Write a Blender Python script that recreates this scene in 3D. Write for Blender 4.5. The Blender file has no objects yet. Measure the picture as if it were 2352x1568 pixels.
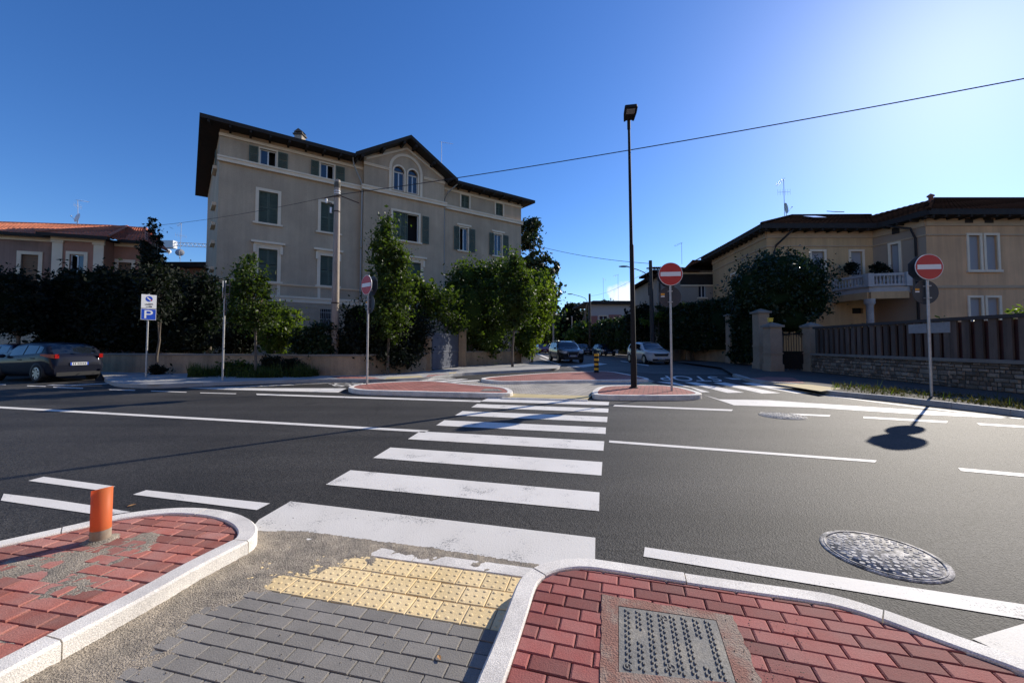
import bpy, bmesh, math, random
import numpy as np
from mathutils import Vector, Matrix
R = math.radians
random.seed(7)
SC = bpy.context.scene
COL = SC.collection

# ------------------------------------------------------------------ camera, sky, sun, exposure
PF, PCX, PCY, PITCH, CAMH = 915.0, 1176.0, 755.0, R(2.2), 1.4     # measured on the photograph at 2352 px wide
cam = bpy.data.cameras.new('camera'); cam_o = bpy.data.objects.new('camera', cam); COL.objects.link(cam_o)
cam.sensor_width = 36; cam.lens = 36 * PF / 2352; cam.shift_y = -(784 - PCY) / 2352
cam.clip_start = .05; cam.clip_end = 6000
cam_o.location = (0, 0, CAMH); cam_o.rotation_euler = (R(90) + PITCH, 0, 0)
SC.camera = cam_o
SUN_AZ, SUN_EL = R(49.5), R(28.0)
world = bpy.data.worlds.new('World'); SC.world = world; world.use_nodes = True
wn = world.node_tree
sky = wn.nodes.new('ShaderNodeTexSky'); sky.sky_type = 'NISHITA'; sky.sun_disc = False
sky.sun_elevation = SUN_EL; sky.sun_rotation = SUN_AZ
sky.air_density = 1.0; sky.dust_density = 0.24; sky.ozone_density = 6.0
hs = wn.nodes.new('ShaderNodeHueSaturation'); hs.inputs['Saturation'].default_value = 1.16; hs.inputs['Hue'].default_value = .509
wn.links.new(sky.outputs[0], hs.inputs['Color'])
# one small white cumulus low over the side street, part of the sky itself
tcw = wn.nodes.new('ShaderNodeTexCoord'); mpw = wn.nodes.new('ShaderNodeMapping'); mpw.inputs['Scale'].default_value = (1, 1, 1.25); wn.links.new(tcw.outputs['Generated'], mpw.inputs[0])
dsw = wn.nodes.new('ShaderNodeVectorMath'); dsw.operation = 'DISTANCE'; dsw.inputs[1].default_value = (.272, .953, .118 * 1.25); wn.links.new(mpw.outputs[0], dsw.inputs[0])
nzw = wn.nodes.new('ShaderNodeTexNoise'); nzw.inputs['Scale'].default_value = 26; nzw.inputs['Detail'].default_value = 7; wn.links.new(tcw.outputs['Generated'], nzw.inputs['Vector'])
mdw = wn.nodes.new('ShaderNodeMath'); mdw.operation = 'MULTIPLY_ADD'; mdw.inputs[1].default_value = .11; wn.links.new(nzw.outputs[0], mdw.inputs[0]); wn.links.new(dsw.outputs['Value'], mdw.inputs[2])
mrw = wn.nodes.new('ShaderNodeMapRange'); mrw.inputs[1].default_value = .104; mrw.inputs[2].default_value = .084; mrw.inputs[3].default_value = 0; mrw.inputs[4].default_value = .85; wn.links.new(mdw.outputs[0], mrw.inputs[0])
mxw = wn.nodes.new('ShaderNodeMix'); mxw.data_type = 'RGBA'; mxw.inputs[7].default_value = (6.5, 6.6, 6.7, 1); wn.links.new(mrw.outputs[0], mxw.inputs[0]); wn.links.new(hs.outputs[0], mxw.inputs[6])
wn.links.new(mxw.outputs[2], wn.nodes['Background'].inputs[0]); wn.nodes['Background'].inputs[1].default_value = .135
sun = bpy.data.lights.new('sun', 'SUN'); sun.energy = 4.9; sun.angle = R(.5); sun.color = (1, .92, .80)
sun_o = bpy.data.objects.new('sun', sun); COL.objects.link(sun_o)
sd = Vector((math.sin(SUN_AZ) * math.cos(SUN_EL), math.cos(SUN_AZ) * math.cos(SUN_EL), math.sin(SUN_EL)))
sun_o.rotation_euler = (-sd).to_track_quat('-Z', 'Y').to_euler()
SC.view_settings.view_transform = 'Standard'; SC.view_settings.look = 'None'
SC.view_settings.gamma = 1; SC.view_settings.exposure = 0.3
SC.cycles.max_bounces = 6; SC.cycles.transparent_max_bounces = 8

# ------------------------------------------------------------------ measuring helpers (photo survey -> metres)
def ray(px, py):
    xc = (px - PCX) / PF; yc = (PCY - py) / PF
    return Vector((xc, math.cos(PITCH) - yc * math.sin(PITCH), math.sin(PITCH) + yc * math.cos(PITCH)))
def G(px, py, z=0.0):
    r = ray(px, py); t = (z - CAMH) / r.z
    return Vector((r.x * t, r.y * t, z))
def V(px, py, D):
    r = ray(px, py); t = D / r.y
    return Vector((r.x * t, D, CAMH + r.z * t))

# ------------------------------------------------------------------ materials
MATS = {}; MATTE = {}
def nd(nt, t, **kw):
    n = nt.nodes.new(t)
    for k, v in kw.items(): setattr(n, k, v)
    return n
def mat(name, c1, c2=None, scale=3.0, rough=.8, bump=0.0, bscale=60.0, metal=0.0, spec=.5, tint=0.0, fine=0.0, fscale=120.0, detail=5.0, stretch=None, streak=0.0, lo=.35, hi=.65, coat=0.0):
    if name in MATS: return MATS[name]
    m = bpy.data.materials.new(name); m.use_nodes = True; nt = m.node_tree; L = nt.links.new
    b = nt.nodes['Principled BSDF']
    b.inputs['Roughness'].default_value = rough; b.inputs['Metallic'].default_value = metal
    b.inputs['Specular IOR Level'].default_value = spec; b.inputs['Coat Weight'].default_value = coat
    tc = nd(nt, 'ShaderNodeTexCoord'); vec = tc.outputs['Object']
    if stretch:
        mp = nd(nt, 'ShaderNodeMapping'); mp.inputs['Scale'].default_value = stretch; L(vec, mp.inputs[0]); vec = mp.outputs[0]
    col = None
    if c2 is not None:
        n = nd(nt, 'ShaderNodeTexNoise'); n.inputs['Scale'].default_value = scale; n.inputs['Detail'].default_value = detail
        n.inputs['Roughness'].default_value = .62; L(vec, n.inputs['Vector'])
        mr = nd(nt, 'ShaderNodeMapRange'); mr.inputs[1].default_value = lo; mr.inputs[2].default_value = hi; L(n.outputs[0], mr.inputs[0])
        mx = nd(nt, 'ShaderNodeMix', data_type='RGBA'); mx.inputs[6].default_value = (*c1, 1); mx.inputs[7].default_value = (*c2, 1)
        L(mr.outputs[0], mx.inputs[0]); col = mx.outputs[2]
    if tint > 0 or fine > 0:
        if col is None:
            rg = nd(nt, 'ShaderNodeRGB'); rg.outputs[0].default_value = (*c1, 1); col = rg.outputs[0]
        if tint > 0:
            at = nd(nt, 'ShaderNodeAttribute', attribute_name='rnd')
            mr = nd(nt, 'ShaderNodeMapRange'); mr.inputs[3].default_value = 1 - tint; mr.inputs[4].default_value = 1 + tint; L(at.outputs['Fac'], mr.inputs[0])
            vm = nd(nt, 'ShaderNodeVectorMath', operation='SCALE'); L(col, vm.inputs[0]); L(mr.outputs[0], vm.inputs['Scale']); col = vm.outputs[0]
        if fine > 0:
            n = nd(nt, 'ShaderNodeTexNoise'); n.inputs['Scale'].default_value = fscale; n.inputs['Detail'].default_value = 3; L(vec, n.inputs['Vector'])
            mr = nd(nt, 'ShaderNodeMapRange'); mr.inputs[1].default_value = .3; mr.inputs[2].default_value = .7
            mr.inputs[3].default_value = 1 - fine; mr.inputs[4].default_value = 1 + fine; L(n.outputs[0], mr.inputs[0])
            vm = nd(nt, 'ShaderNodeVectorMath', operation='SCALE'); L(col, vm.inputs[0]); L(mr.outputs[0], vm.inputs['Scale']); col = vm.outputs[0]
    if streak > 0:
        if col is None:
            rg = nd(nt, 'ShaderNodeRGB'); rg.outputs[0].default_value = (*c1, 1); col = rg.outputs[0]
        mp2 = nd(nt, 'ShaderNodeMapping'); mp2.inputs['Scale'].default_value = (1.6, 1.6, .10); L(tc.outputs['Object'], mp2.inputs[0])
        n = nd(nt, 'ShaderNodeTexNoise'); n.inputs['Scale'].default_value = 1.3; n.inputs['Detail'].default_value = 7; n.inputs['Roughness'].default_value = .68; L(mp2.outputs[0], n.inputs['Vector'])
        n2 = nd(nt, 'ShaderNodeTexNoise'); n2.inputs['Scale'].default_value = .35; n2.inputs['Detail'].default_value = 6; L(tc.outputs['Object'], n2.inputs['Vector'])
        ad = nd(nt, 'ShaderNodeMath', operation='MULTIPLY'); L(n.outputs[0], ad.inputs[0]); L(n2.outputs[0], ad.inputs[1])
        mr = nd(nt, 'ShaderNodeMapRange'); mr.inputs[1].default_value = .14; mr.inputs[2].default_value = .36; mr.inputs[3].default_value = 1 - streak; mr.inputs[4].default_value = 1 + streak * .4; L(ad.outputs[0], mr.inputs[0])
        vm = nd(nt, 'ShaderNodeVectorMath', operation='SCALE'); L(col, vm.inputs[0]); L(mr.outputs[0], vm.inputs['Scale']); col = vm.outputs[0]
    if col is None: b.inputs['Base Color'].default_value = (*c1, 1)
    else: L(col, b.inputs['Base Color'])
    if bump > 0:
        n = nd(nt, 'ShaderNodeTexNoise'); n.inputs['Scale'].default_value = bscale; n.inputs['Detail'].default_value = 4; L(vec, n.inputs['Vector'])
        bp = nd(nt, 'ShaderNodeBump'); bp.inputs['Strength'].default_value = bump; bp.inputs['Distance'].default_value = .02
        L(n.outputs[0], bp.inputs['Height']); L(bp.outputs[0], b.inputs['Normal'])
    MATS[name] = m
    return m
def leaf_mat(name, c1, c2, trans=.4, rough=.4, tm=(2.0, 2.2, .6)):
    if name in MATS: return MATS[name]
    m = bpy.data.materials.new(name); m.use_nodes = True; nt = m.node_tree; L = nt.links.new
    b = nt.nodes['Principled BSDF']; out = nt.nodes['Material Output']
    at = nd(nt, 'ShaderNodeAttribute', attribute_name='rnd')
    mx = nd(nt, 'ShaderNodeMix', data_type='RGBA'); mx.inputs[6].default_value = (*c1, 1); mx.inputs[7].default_value = (*c2, 1); L(at.outputs['Fac'], mx.inputs[0])
    L(mx.outputs[2], b.inputs['Base Color']); b.inputs['Roughness'].default_value = rough; b.inputs['Specular IOR Level'].default_value = .3
    tr = nd(nt, 'ShaderNodeBsdfTranslucent')
    sc = nd(nt, 'ShaderNodeVectorMath', operation='MULTIPLY'); sc.inputs[1].default_value = tm; L(mx.outputs[2], sc.inputs[0]); L(sc.outputs[0], tr.inputs[0])
    ms = nd(nt, 'ShaderNodeMixShader'); ms.inputs[0].default_value = trans; L(b.outputs[0], ms.inputs[1]); L(tr.outputs[0], ms.inputs[2]); L(ms.outputs[0], out.inputs[0])
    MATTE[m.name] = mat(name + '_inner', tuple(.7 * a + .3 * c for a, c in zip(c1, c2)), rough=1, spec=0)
    MATS[name] = m
    return m
def glass_mat(name, c, rough=.05, spec=.8):
    return mat(name, c, rough=rough, spec=spec)

def asphalt_mat(name='asphalt', lo=.022, hi=.050):
    m = bpy.data.materials.new(name); m.use_nodes = True; nt = m.node_tree; L = nt.links.new
    b = nt.nodes['Principled BSDF']; tc = nd(nt, 'ShaderNodeTexCoord'); v = tc.outputs['Object']
    n1 = nd(nt, 'ShaderNodeTexNoise'); n1.inputs['Scale'].default_value = .55; n1.inputs['Detail'].default_value = 6; L(v, n1.inputs['Vector'])
    mp = nd(nt, 'ShaderNodeMapping'); mp.inputs['Rotation'].default_value = (0, 0, R(14)); mp.inputs['Scale'].default_value = (.12, 1.3, 1); L(v, mp.inputs[0])
    n2 = nd(nt, 'ShaderNodeTexNoise'); n2.inputs['Scale'].default_value = 1.1; n2.inputs['Detail'].default_value = 4; L(mp.outputs[0], n2.inputs['Vector'])
    ad = nd(nt, 'ShaderNodeMath', operation='ADD'); L(n1.outputs[0], ad.inputs[0]); L(n2.outputs[0], ad.inputs[1])
    mr = nd(nt, 'ShaderNodeMapRange'); mr.inputs[1].default_value = .72; mr.inputs[2].default_value = 1.28; mr.inputs[3].default_value = lo; mr.inputs[4].default_value = hi; L(ad.outputs[0], mr.inputs[0])
    nc = nd(nt, 'ShaderNodeTexNoise'); nc.inputs['Scale'].default_value = 1.6; nc.inputs['Detail'].default_value = 6; L(v, nc.inputs['Vector'])
    wv = nd(nt, 'ShaderNodeVectorMath', operation='MULTIPLY_ADD'); wv.inputs[1].default_value = (.55, .55, 0); L(nc.outputs['Color'], wv.inputs[0]); L(v, wv.inputs[2])
    cr = nd(nt, 'ShaderNodeTexVoronoi', feature='DISTANCE_TO_EDGE'); cr.inputs['Scale'].default_value = .23; L(wv.outputs[0], cr.inputs['Vector'])
    cm = nd(nt, 'ShaderNodeMapRange'); cm.inputs[1].default_value = .0008; cm.inputs[2].default_value = .003; cm.inputs[3].default_value = .55; cm.inputs[4].default_value = 1; L(cr.outputs['Distance'], cm.inputs[0])
    st_ = nd(nt, 'ShaderNodeTexNoise'); st_.inputs['Scale'].default_value = .9; st_.inputs['Detail'].default_value = 3; L(v, st_.inputs['Vector'])
    sm_ = nd(nt, 'ShaderNodeMapRange'); sm_.inputs[1].default_value = .66; sm_.inputs[2].default_value = .72; sm_.inputs[3].default_value = 1; sm_.inputs[4].default_value = .72; L(st_.outputs[0], sm_.inputs[0])
    cs = nd(nt, 'ShaderNodeMath', operation='MULTIPLY'); L(cm.outputs[0], cs.inputs[0]); L(sm_.outputs[0], cs.inputs[1])
    bs = nd(nt, 'ShaderNodeMath', operation='MULTIPLY'); L(mr.outputs[0], bs.inputs[0]); L(cs.outputs[0], bs.inputs[1])
    vo = nd(nt, 'ShaderNodeTexVoronoi'); vo.inputs['Scale'].default_value = 90; L(v, vo.inputs['Vector'])
    sh = nd(nt, 'ShaderNodeSeparateColor'); L(vo.outputs['Color'], sh.inputs[0])
    m2 = nd(nt, 'ShaderNodeMapRange'); m2.inputs[3].default_value = .35; m2.inputs[4].default_value = 1.75; L(sh.outputs[0], m2.inputs[0])
    mu = nd(nt, 'ShaderNodeMath', operation='MULTIPLY'); L(bs.outputs[0], mu.inputs[0]); L(m2.outputs[0], mu.inputs[1])
    cc = nd(nt, 'ShaderNodeCombineColor'); L(mu.outputs[0], cc.inputs[0])
    m4 = nd(nt, 'ShaderNodeMath', operation='MULTIPLY'); m4.inputs[1].default_value = .93; L(mu.outputs[0], m4.inputs[0]); L(m4.outputs[0], cc.inputs[1])
    m3 = nd(nt, 'ShaderNodeMath', operation='MULTIPLY'); m3.inputs[1].default_value = .83; L(mu.outputs[0], m3.inputs[0]); L(m3.outputs[0], cc.inputs[2])
    L(cc.outputs[0], b.inputs['Base Color'])
    b.inputs['Roughness'].default_value = .72; b.inputs['Specular IOR Level'].default_value = .32
    n3 = nd(nt, 'ShaderNodeTexNoise'); n3.inputs['Scale'].default_value = 160; n3.inputs['Detail'].default_value = 3; L(v, n3.inputs['Vector'])
    bp = nd(nt, 'ShaderNodeBump'); bp.inputs['Strength'].default_value = .3; bp.inputs['Distance'].default_value = .012; L(n3.outputs[0], bp.inputs['Height'])
    bp2 = nd(nt, 'ShaderNodeBump'); bp2.inputs['Strength'].default_value = .5; bp2.inputs['Distance'].default_value = .006; L(vo.outputs['Distance'], bp2.inputs['Height']); L(bp.outputs[0], bp2.inputs['Normal'])
    L(bp2.outputs[0], b.inputs['Normal'])
    MATS[name] = m
    return m
def paint_mat(name='road_paint', c=(.82, .785, .725), wear=.8):
    m = bpy.data.materials.new(name); m.use_nodes = True; nt = m.node_tree; L = nt.links.new
    b = nt.nodes['Principled BSDF']; tc = nd(nt, 'ShaderNodeTexCoord'); v = tc.outputs['Object']
    n1 = nd(nt, 'ShaderNodeTexNoise'); n1.inputs['Scale'].default_value = 85; n1.inputs['Detail'].default_value = 5; n1.inputs['Roughness'].default_value = .7; L(v, n1.inputs['Vector'])
    n2 = nd(nt, 'ShaderNodeTexNoise'); n2.inputs['Scale'].default_value = 3.5; n2.inputs['Detail'].default_value = 5; L(v, n2.inputs['Vector'])
    m1 = nd(nt, 'ShaderNodeMath', operation='MULTIPLY_ADD'); m1.inputs[1].default_value = wear; L(n2.outputs[0], m1.inputs[0]); L(n1.outputs[0], m1.inputs[2])
    mr = nd(nt, 'ShaderNodeMapRange'); mr.inputs[1].default_value = .62 + .5 * wear; mr.inputs[2].default_value = .74 + .5 * wear; L(m1.outputs[0], mr.inputs[0])
    n3 = nd(nt, 'ShaderNodeTexNoise'); n3.inputs['Scale'].default_value = 1.7; n3.inputs['Detail'].default_value = 6; L(v, n3.inputs['Vector'])
    mx0 = nd(nt, 'ShaderNodeMix', data_type='RGBA'); mx0.inputs[6].default_value = (*c, 1); mx0.inputs[7].default_value = (c[0] * .78, c[1] * .77, c[2] * .75, 1); L(n3.outputs[0], mx0.inputs[0])
    mx = nd(nt, 'ShaderNodeMix', data_type='RGBA'); mx.inputs[7].default_value = (.16, .16, .155, 1); L(mx0.outputs[2], mx.inputs[6]); L(mr.outputs[0], mx.inputs[0])
    L(mx.outputs[2], b.inputs['Base Color']); b.inputs['Roughness'].default_value = .65; b.inputs['Specular IOR Level'].default_value = .3
    bp = nd(nt, 'ShaderNodeBump'); bp.inputs['Strength'].default_value = .35; bp.inputs['Distance'].default_value = .008; L(n1.outputs[0], bp.inputs['Height']); L(bp.outputs[0], b.inputs['Normal'])
    MATS[name] = m
    return m
def brick_mat(name, c1, c2, mortar, rot=0.0, w=.2, h=.1, rough=.85, msize=.008, off=.5):
    m = bpy.data.materials.new(name); m.use_nodes = True; nt = m.node_tree; L = nt.links.new
    b = nt.nodes['Principled BSDF']; tc = nd(nt, 'ShaderNodeTexCoord')
    mp = nd(nt, 'ShaderNodeMapping'); mp.inputs['Rotation'].default_value = (0, 0, rot); L(tc.outputs['Object'], mp.inputs[0])
    br = nd(nt, 'ShaderNodeTexBrick'); br.offset = off; br.inputs['Scale'].default_value = 1; br.inputs['Brick Width'].default_value = w; br.inputs['Row Height'].default_value = h
    br.inputs['Mortar Size'].default_value = msize; br.inputs['Color1'].default_value = (*c1, 1); br.inputs['Color2'].default_value = (*c2, 1); br.inputs['Mortar'].default_value = (*mortar, 1)
    L(mp.outputs[0], br.inputs['Vector'])
    n = nd(nt, 'ShaderNodeTexNoise'); n.inputs['Scale'].default_value = 1.2; n.inputs['Detail'].default_value = 5; L(tc.outputs['Object'], n.inputs['Vector'])
    mr = nd(nt, 'ShaderNodeMapRange'); mr.inputs[1].default_value = .3; mr.inputs[2].default_value = .7; mr.inputs[3].default_value = .8; mr.inputs[4].default_value = 1.25; L(n.outputs[0], mr.inputs[0])
    vm = nd(nt, 'ShaderNodeVectorMath', operation='SCALE'); L(br.outputs[0], vm.inputs[0]); L(mr.outputs[0], vm.inputs['Scale'])
    L(vm.outputs[0], b.inputs['Base Color']); b.inputs['Roughness'].default_value = rough
    bp = nd(nt, 'ShaderNodeBump'); bp.inputs['Strength'].default_value = .6; bp.inputs['Distance'].default_value = .01; bp.invert = True; L(br.outputs['Fac'], bp.inputs['Height']); L(bp.outputs[0], b.inputs['Normal'])
    MATS[name] = m
    return m

# ------------------------------------------------------------------ mesh + object helpers
class MB:
    def __init__(s): s.v = []; s.f = []; s.m = []; s.r = []; s.smooth = []
    def add(s, vs, fs, mi=0, rnd=None, sm=False):
        o = len(s.v); s.v.extend([tuple(p) for p in vs])
        for f in fs:
            s.f.append(tuple(i + o for i in f)); s.m.append(mi); s.r.append(random.random() if rnd is None else rnd); s.smooth.append(sm)
        return s
    def poly(s, pts, mi=0, rnd=None): return s.add(pts, [tuple(range(len(pts)))], mi, rnd)
    def box(s, lo, hi, mi=0, X=None, rnd=None):
        (a, b, c), (d, e, f) = lo, hi
        vs = [(a, b, c), (d, b, c), (d, e, c), (a, e, c), (a, b, f), (d, b, f), (d, e, f), (a, e, f)]
        if X is not None: vs = [tuple(X(Vector(p))) for p in vs]
        return s.add(vs, [(0, 3, 2, 1), (4, 5, 6, 7), (0, 1, 5, 4), (1, 2, 6, 5), (2, 3, 7, 6), (3, 0, 4, 7)], mi, random.random() if rnd is None else rnd)
    def prism(s, pts, z0, z1, mi=0):
        n = len(pts); vs = [(p[0], p[1], z0) for p in pts] + [(p[0], p[1], z1) for p in pts]
        fs = [tuple(range(n - 1, -1, -1)), tuple(range(n, 2 * n))] + [(i, (i + 1) % n, n + (i + 1) % n, n + i) for i in range(n)]
        return s.add(vs, fs, mi)
    def extr(s, pts, dv, mi=0):
        n = len(pts); dv = Vector(dv); vs = [Vector(p) for p in pts]; vs += [p + dv for p in vs]
        return s.add(vs, [tuple(range(n - 1, -1, -1)), tuple(range(n, 2 * n))] + [(i, (i + 1) % n, n + (i + 1) % n, n + i) for i in range(n)], mi)
    def tube(s, pts, rad, n=8, mi=0, cap=True, sm=True):
        pts = [Vector(p) for p in pts]; rs = rad if isinstance(rad, (list, tuple)) else [rad] * len(pts); vs = []
        up = Vector((0, 0, 1))
        for i, p in enumerate(pts):
            t = (pts[min(i + 1, len(pts) - 1)] - pts[max(i - 1, 0)]).normalized()
            a = t.cross(up if abs(t.z) < .9 else Vector((1, 0, 0))).normalized(); b = t.cross(a)
            for k in range(n):
                q = 2 * math.pi * k / n; vs.append(p + (a * math.cos(q) + b * math.sin(q)) * rs[i])
        fs = [(i * n + k, i * n + (k + 1) % n, (i + 1) * n + (k + 1) % n, (i + 1) * n + k) for i in range(len(pts) - 1) for k in range(n)]
        s.add(vs, fs, mi, sm=sm)
        if cap: s.add(vs[:n], [tuple(range(n))], mi); s.add(vs[-n:], [tuple(range(n - 1, -1, -1))], mi)
        return s
    def lathe(s, prof, n=24, c=(0, 0, 0), axis='z', mi=0, sm=True):
        vs = []
        for r, h in prof:
            for k in range(n):
                q = 2 * math.pi * k / n; x, y = r * math.cos(q), r * math.sin(q)
                p = (x, y, h) if axis == 'z' else ((x, h, y) if axis == 'y' else (h, x, y))
                vs.append((p[0] + c[0], p[1] + c[1], p[2] + c[2]))
        fs = [(i * n + k, i * n + (k + 1) % n, (i + 1) * n + (k + 1) % n, (i + 1) * n + k) for i in range(len(prof) - 1) for k in range(n)]
        return s.add(vs, fs, mi, sm=sm)
    def ell(s, c, r, n=10, mi=0):
        prof = [(math.sin(math.pi * i / n), -math.cos(math.pi * i / n)) for i in range(n + 1)]; vs = []
        k2 = n * 2
        for a, h in prof:
            for k in range(k2):
                q = 2 * math.pi * k / k2; vs.append((c[0] + r[0] * max(a, 1e-3) * math.cos(q), c[1] + r[1] * max(a, 1e-3) * math.sin(q), c[2] + r[2] * h))
        return s.add(vs, [(i * k2 + k, i * k2 + (k + 1) % k2, (i + 1) * k2 + (k + 1) % k2, (i + 1) * k2 + k) for i in range(n) for k in range(k2)], mi, sm=True)
OFF = {}
def raw(name, verts, faces, mats, parent=None, mi=None, rnd=None, smooth=None, loc=None):
    me = bpy.data.meshes.new(name); o = bpy.data.objects.new(name, me); COL.objects.link(o)
    off = OFF.get(parent.name, Vector()) if parent else (Vector(loc) if loc is not None else Vector())
    va = np.asarray(verts, dtype=np.float64).reshape(-1, 3) - np.array(off)
    if isinstance(faces, np.ndarray):
        nf, k = faces.shape; me.vertices.add(len(va)); me.vertices.foreach_set('co', va.ravel().astype(np.float32))
        me.loops.add(nf * k); me.loops.foreach_set('vertex_index', faces.ravel().astype(np.int32)); me.polygons.add(nf)
        me.polygons.foreach_set('loop_start', np.arange(0, nf * k, k, dtype=np.int32)); me.update(calc_edges=True)
    else:
        me.from_pydata(va.tolist(), [], faces)
    for m in (mats if isinstance(mats, (list, tuple)) else [mats]): me.materials.append(m)
    if mi is not None: me.polygons.foreach_set('material_index', np.asarray(mi, dtype=np.int32))
    if rnd is not None:
        a = me.attributes.new('rnd', 'FLOAT', 'FACE'); a.data.foreach_set('value', np.asarray(rnd, dtype=np.float32))
    if smooth is not None: me.polygons.foreach_set('use_smooth', np.asarray(smooth, dtype=bool))
    me.update()
    if parent: o.parent = parent
    else: o.location = off
    OFF[o.name] = off
    return o
def obj(name, mb, mats, parent=None, loc=None, fix=True):
    o = raw(name, mb.v, mb.f, mats, parent, mb.m, mb.r, mb.smooth, loc)
    if fix:
        bm = bmesh.new(); bm.from_mesh(o.data); bmesh.ops.recalc_face_normals(bm, faces=bm.faces); bm.to_mesh(o.data); bm.free()
    return o
def tag(o, label=None, cat=None, group=None, kind=None):
    if label: o['label'] = label
    if cat: o['category'] = cat
    if group: o['group'] = group
    if kind: o['kind'] = kind
    return o
def thing(name, label, cat, loc=(0, 0, 0), group=None):
    o = bpy.data.objects.new(name, None); COL.objects.link(o); o.location = loc; o.empty_display_size = .3
    OFF[o.name] = Vector(loc); tag(o, label, cat, group)
    return o
def copy_tree(o, parent=None):
    c = o.copy(); COL.objects.link(c)
    if parent: c.parent = parent
    for ch in list(o.children): copy_tree(ch, c)
    return c

# ------------------------------------------------------------------ shared materials
ASPH = asphalt_mat(); PAINT = paint_mat(); PAINT2 = paint_mat('crossing_edge_paint', (.76, .725, .66), .8)
GRANITE = mat('pale_granite', (.84, .79, .70), (.62, .58, .52), scale=3.2, rough=.75, fine=.3, fscale=200, bump=.25, bscale=220)
OLDKERB = mat('concrete_kerb', (.42, .41, .39), (.33, .32, .30), scale=2, rough=.85, fine=.12, fscale=90, bump=.2)
PAVE_C = mat('pavement_concrete', (.40, .39, .37), (.30, .295, .28), scale=1.1, rough=.9, fine=.1, fscale=60)
REDBRICK = mat('red_paver', (.30, .082, .069), (.285, .112, .096), scale=4.5, rough=.8, tint=.34, spec=.3, fine=.16, fscale=170, bump=.25, bscale=190)
REDBRICK2 = mat('dusty_red_paver', (.37, .125, .092), (.38, .18, .145), scale=6, rough=.9, tint=.32, fine=.2, fscale=150, spec=.25, bump=.25, bscale=190)
GREYBRICK = mat('grey_paver', (.21, .195, .17), (.25, .23, .20), scale=4, rough=.85, tint=.12, fine=.16, fscale=180, bump=.25, bscale=200)
YELLOW = mat('yellow_tactile_paver', (.74, .55, .27), (.78, .60, .33), scale=3, rough=.85, tint=.08, fine=.1, fscale=150, bump=.15, bscale=160)
BED = mat('joint_sand', (.10, .085, .065), rough=1)
SAND = mat('dry_sand', (.41, .345, .26), (.26, .225, .175), scale=6, rough=1, fine=.4, fscale=110, bump=.8, bscale=150)
STEEL = mat('galvanised_steel', (.50, .49, .47), (.40, .39, .37), scale=12, rough=.5, metal=.5)
BLACKM = mat('black_metal', (.015, .013, .011), rough=.75, spec=.3)
CONC = mat('weathered_concrete', (.42, .355, .285), (.32, .27, .22), scale=3, rough=.9, fine=.1, fscale=40, stretch=(1, 1, .25))
DARKPOLE = mat('dark_wooden_pole', (.07, .06, .05), (.045, .04, .035), scale=3, rough=.85, stretch=(4, 4, .4))
WIRE = mat('black_cable', (.01, .01, .01), rough=.6)
SIGNRED = mat('sign_red', (.50, .016, .020), rough=.35); SIGNWHITE = mat('sign_white', (.80, .80, .78), rough=.4)
SIGNBLUE = mat('sign_blue', (.012, .07, .50), rough=.35); SIGNBACK = mat('sign_back', (.03, .035, .045), rough=.5)
STICKY = mat('sticker_orange', (.75, .33, .03), rough=.5)
STUCCO = mat('grey_stucco', (.52, .385, .255), (.45, .335, .225), scale=.6, rough=.95, streak=.18, fine=.08, fscale=25, bump=.25, bscale=30)
TRIM = mat('pale_stone_trim', (.82, .66, .47), (.74, .59, .42), scale=1.2, rough=.9, fine=.06)
RUST = mat('rusticated_plinth', (.44, .33, .225), (.37, .28, .19), scale=1.4, rough=.95, fine=.1, fscale=18)
GREENSH = mat('green_shutter', (.095, .118, .082), (.078, .098, .070), scale=2, rough=.7, tint=.12)
DARKIN = mat('dark_room', (.012, .011, .012), rough=.9)
PANE = glass_mat('window_glass', (.02, .03, .05), .03, .9)
WINWHITE = mat('white_window_frame', (.62, .62, .60), rough=.5)
EAVE = mat('dark_eave_timber', (.022, .017, .014), (.03, .024, .02), scale=3, rough=.9)
ZINC = mat('downpipe_zinc', (.33, .31, .28), rough=.6)
BARK = mat('bark', (.16, .13, .10), (.10, .08, .06), scale=9, rough=.95, stretch=(1, 1, .3))
DIRT = mat('garden_soil', (.10, .085, .06), (.06, .055, .04), scale=1.5, rough=1, fine=.3, fscale=30)

# ------------------------------------------------------------------ ground, road, markings
mb = MB(); mb.poly([(-3000, -600, -.05), (3000, -600, -.05), (3000, 4500, -.05), (-3000, 4500, -.05)])
tag(obj('ground', mb, DIRT), kind='structure')
mb = MB(); mb.poly([(-160, -40, 0), (160, -40, 0), (160, 260, 0), (-160, 260, 0)])
tag(obj('road', mb, ASPH), kind='structure')
mb = MB(); mb.poly([tuple(p) for p in [G(x, y, .0025) for x, y in ((1195, 842), (1290, 847), (1330, 850), (1440, 852), (1500, 857), (1560, 859), (1640, 860), (1716, 858))]] + [(15.5, 30, .0025), (20, 140, .0025), (2, 140, .0025), (.2, 30, .0025)])
tag(obj('side_street', mb, asphalt_mat('worn_asphalt', .065, .125)), kind='structure')

MARK = MB()
def zz(ox, oy, k): return lambda x, y: (ox + k * x, oy + k * y)
Z1 = zz(0, 1033.4, .3409); Z2 = zz(551.1, 1102.2, .3222); Z3 = zz(1171.1, 1171.1, .2636); Z4 = zz(1722.2, 1102.2, .297)
Z5 = zz(757.8, 812.9, .3808); Z6 = zz(1515.5, 812.9, .3556); Z7 = zz(0, 771.6, .3515); ZL = zz(675.1, 826.7, .1816)
def mark(pts, conv=None, z=.004, b=None):
    q = [G(*(conv(*p) if conv else p), z) for p in pts]
    (b or MARK).poly(q)
EDGEB = MB()
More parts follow.
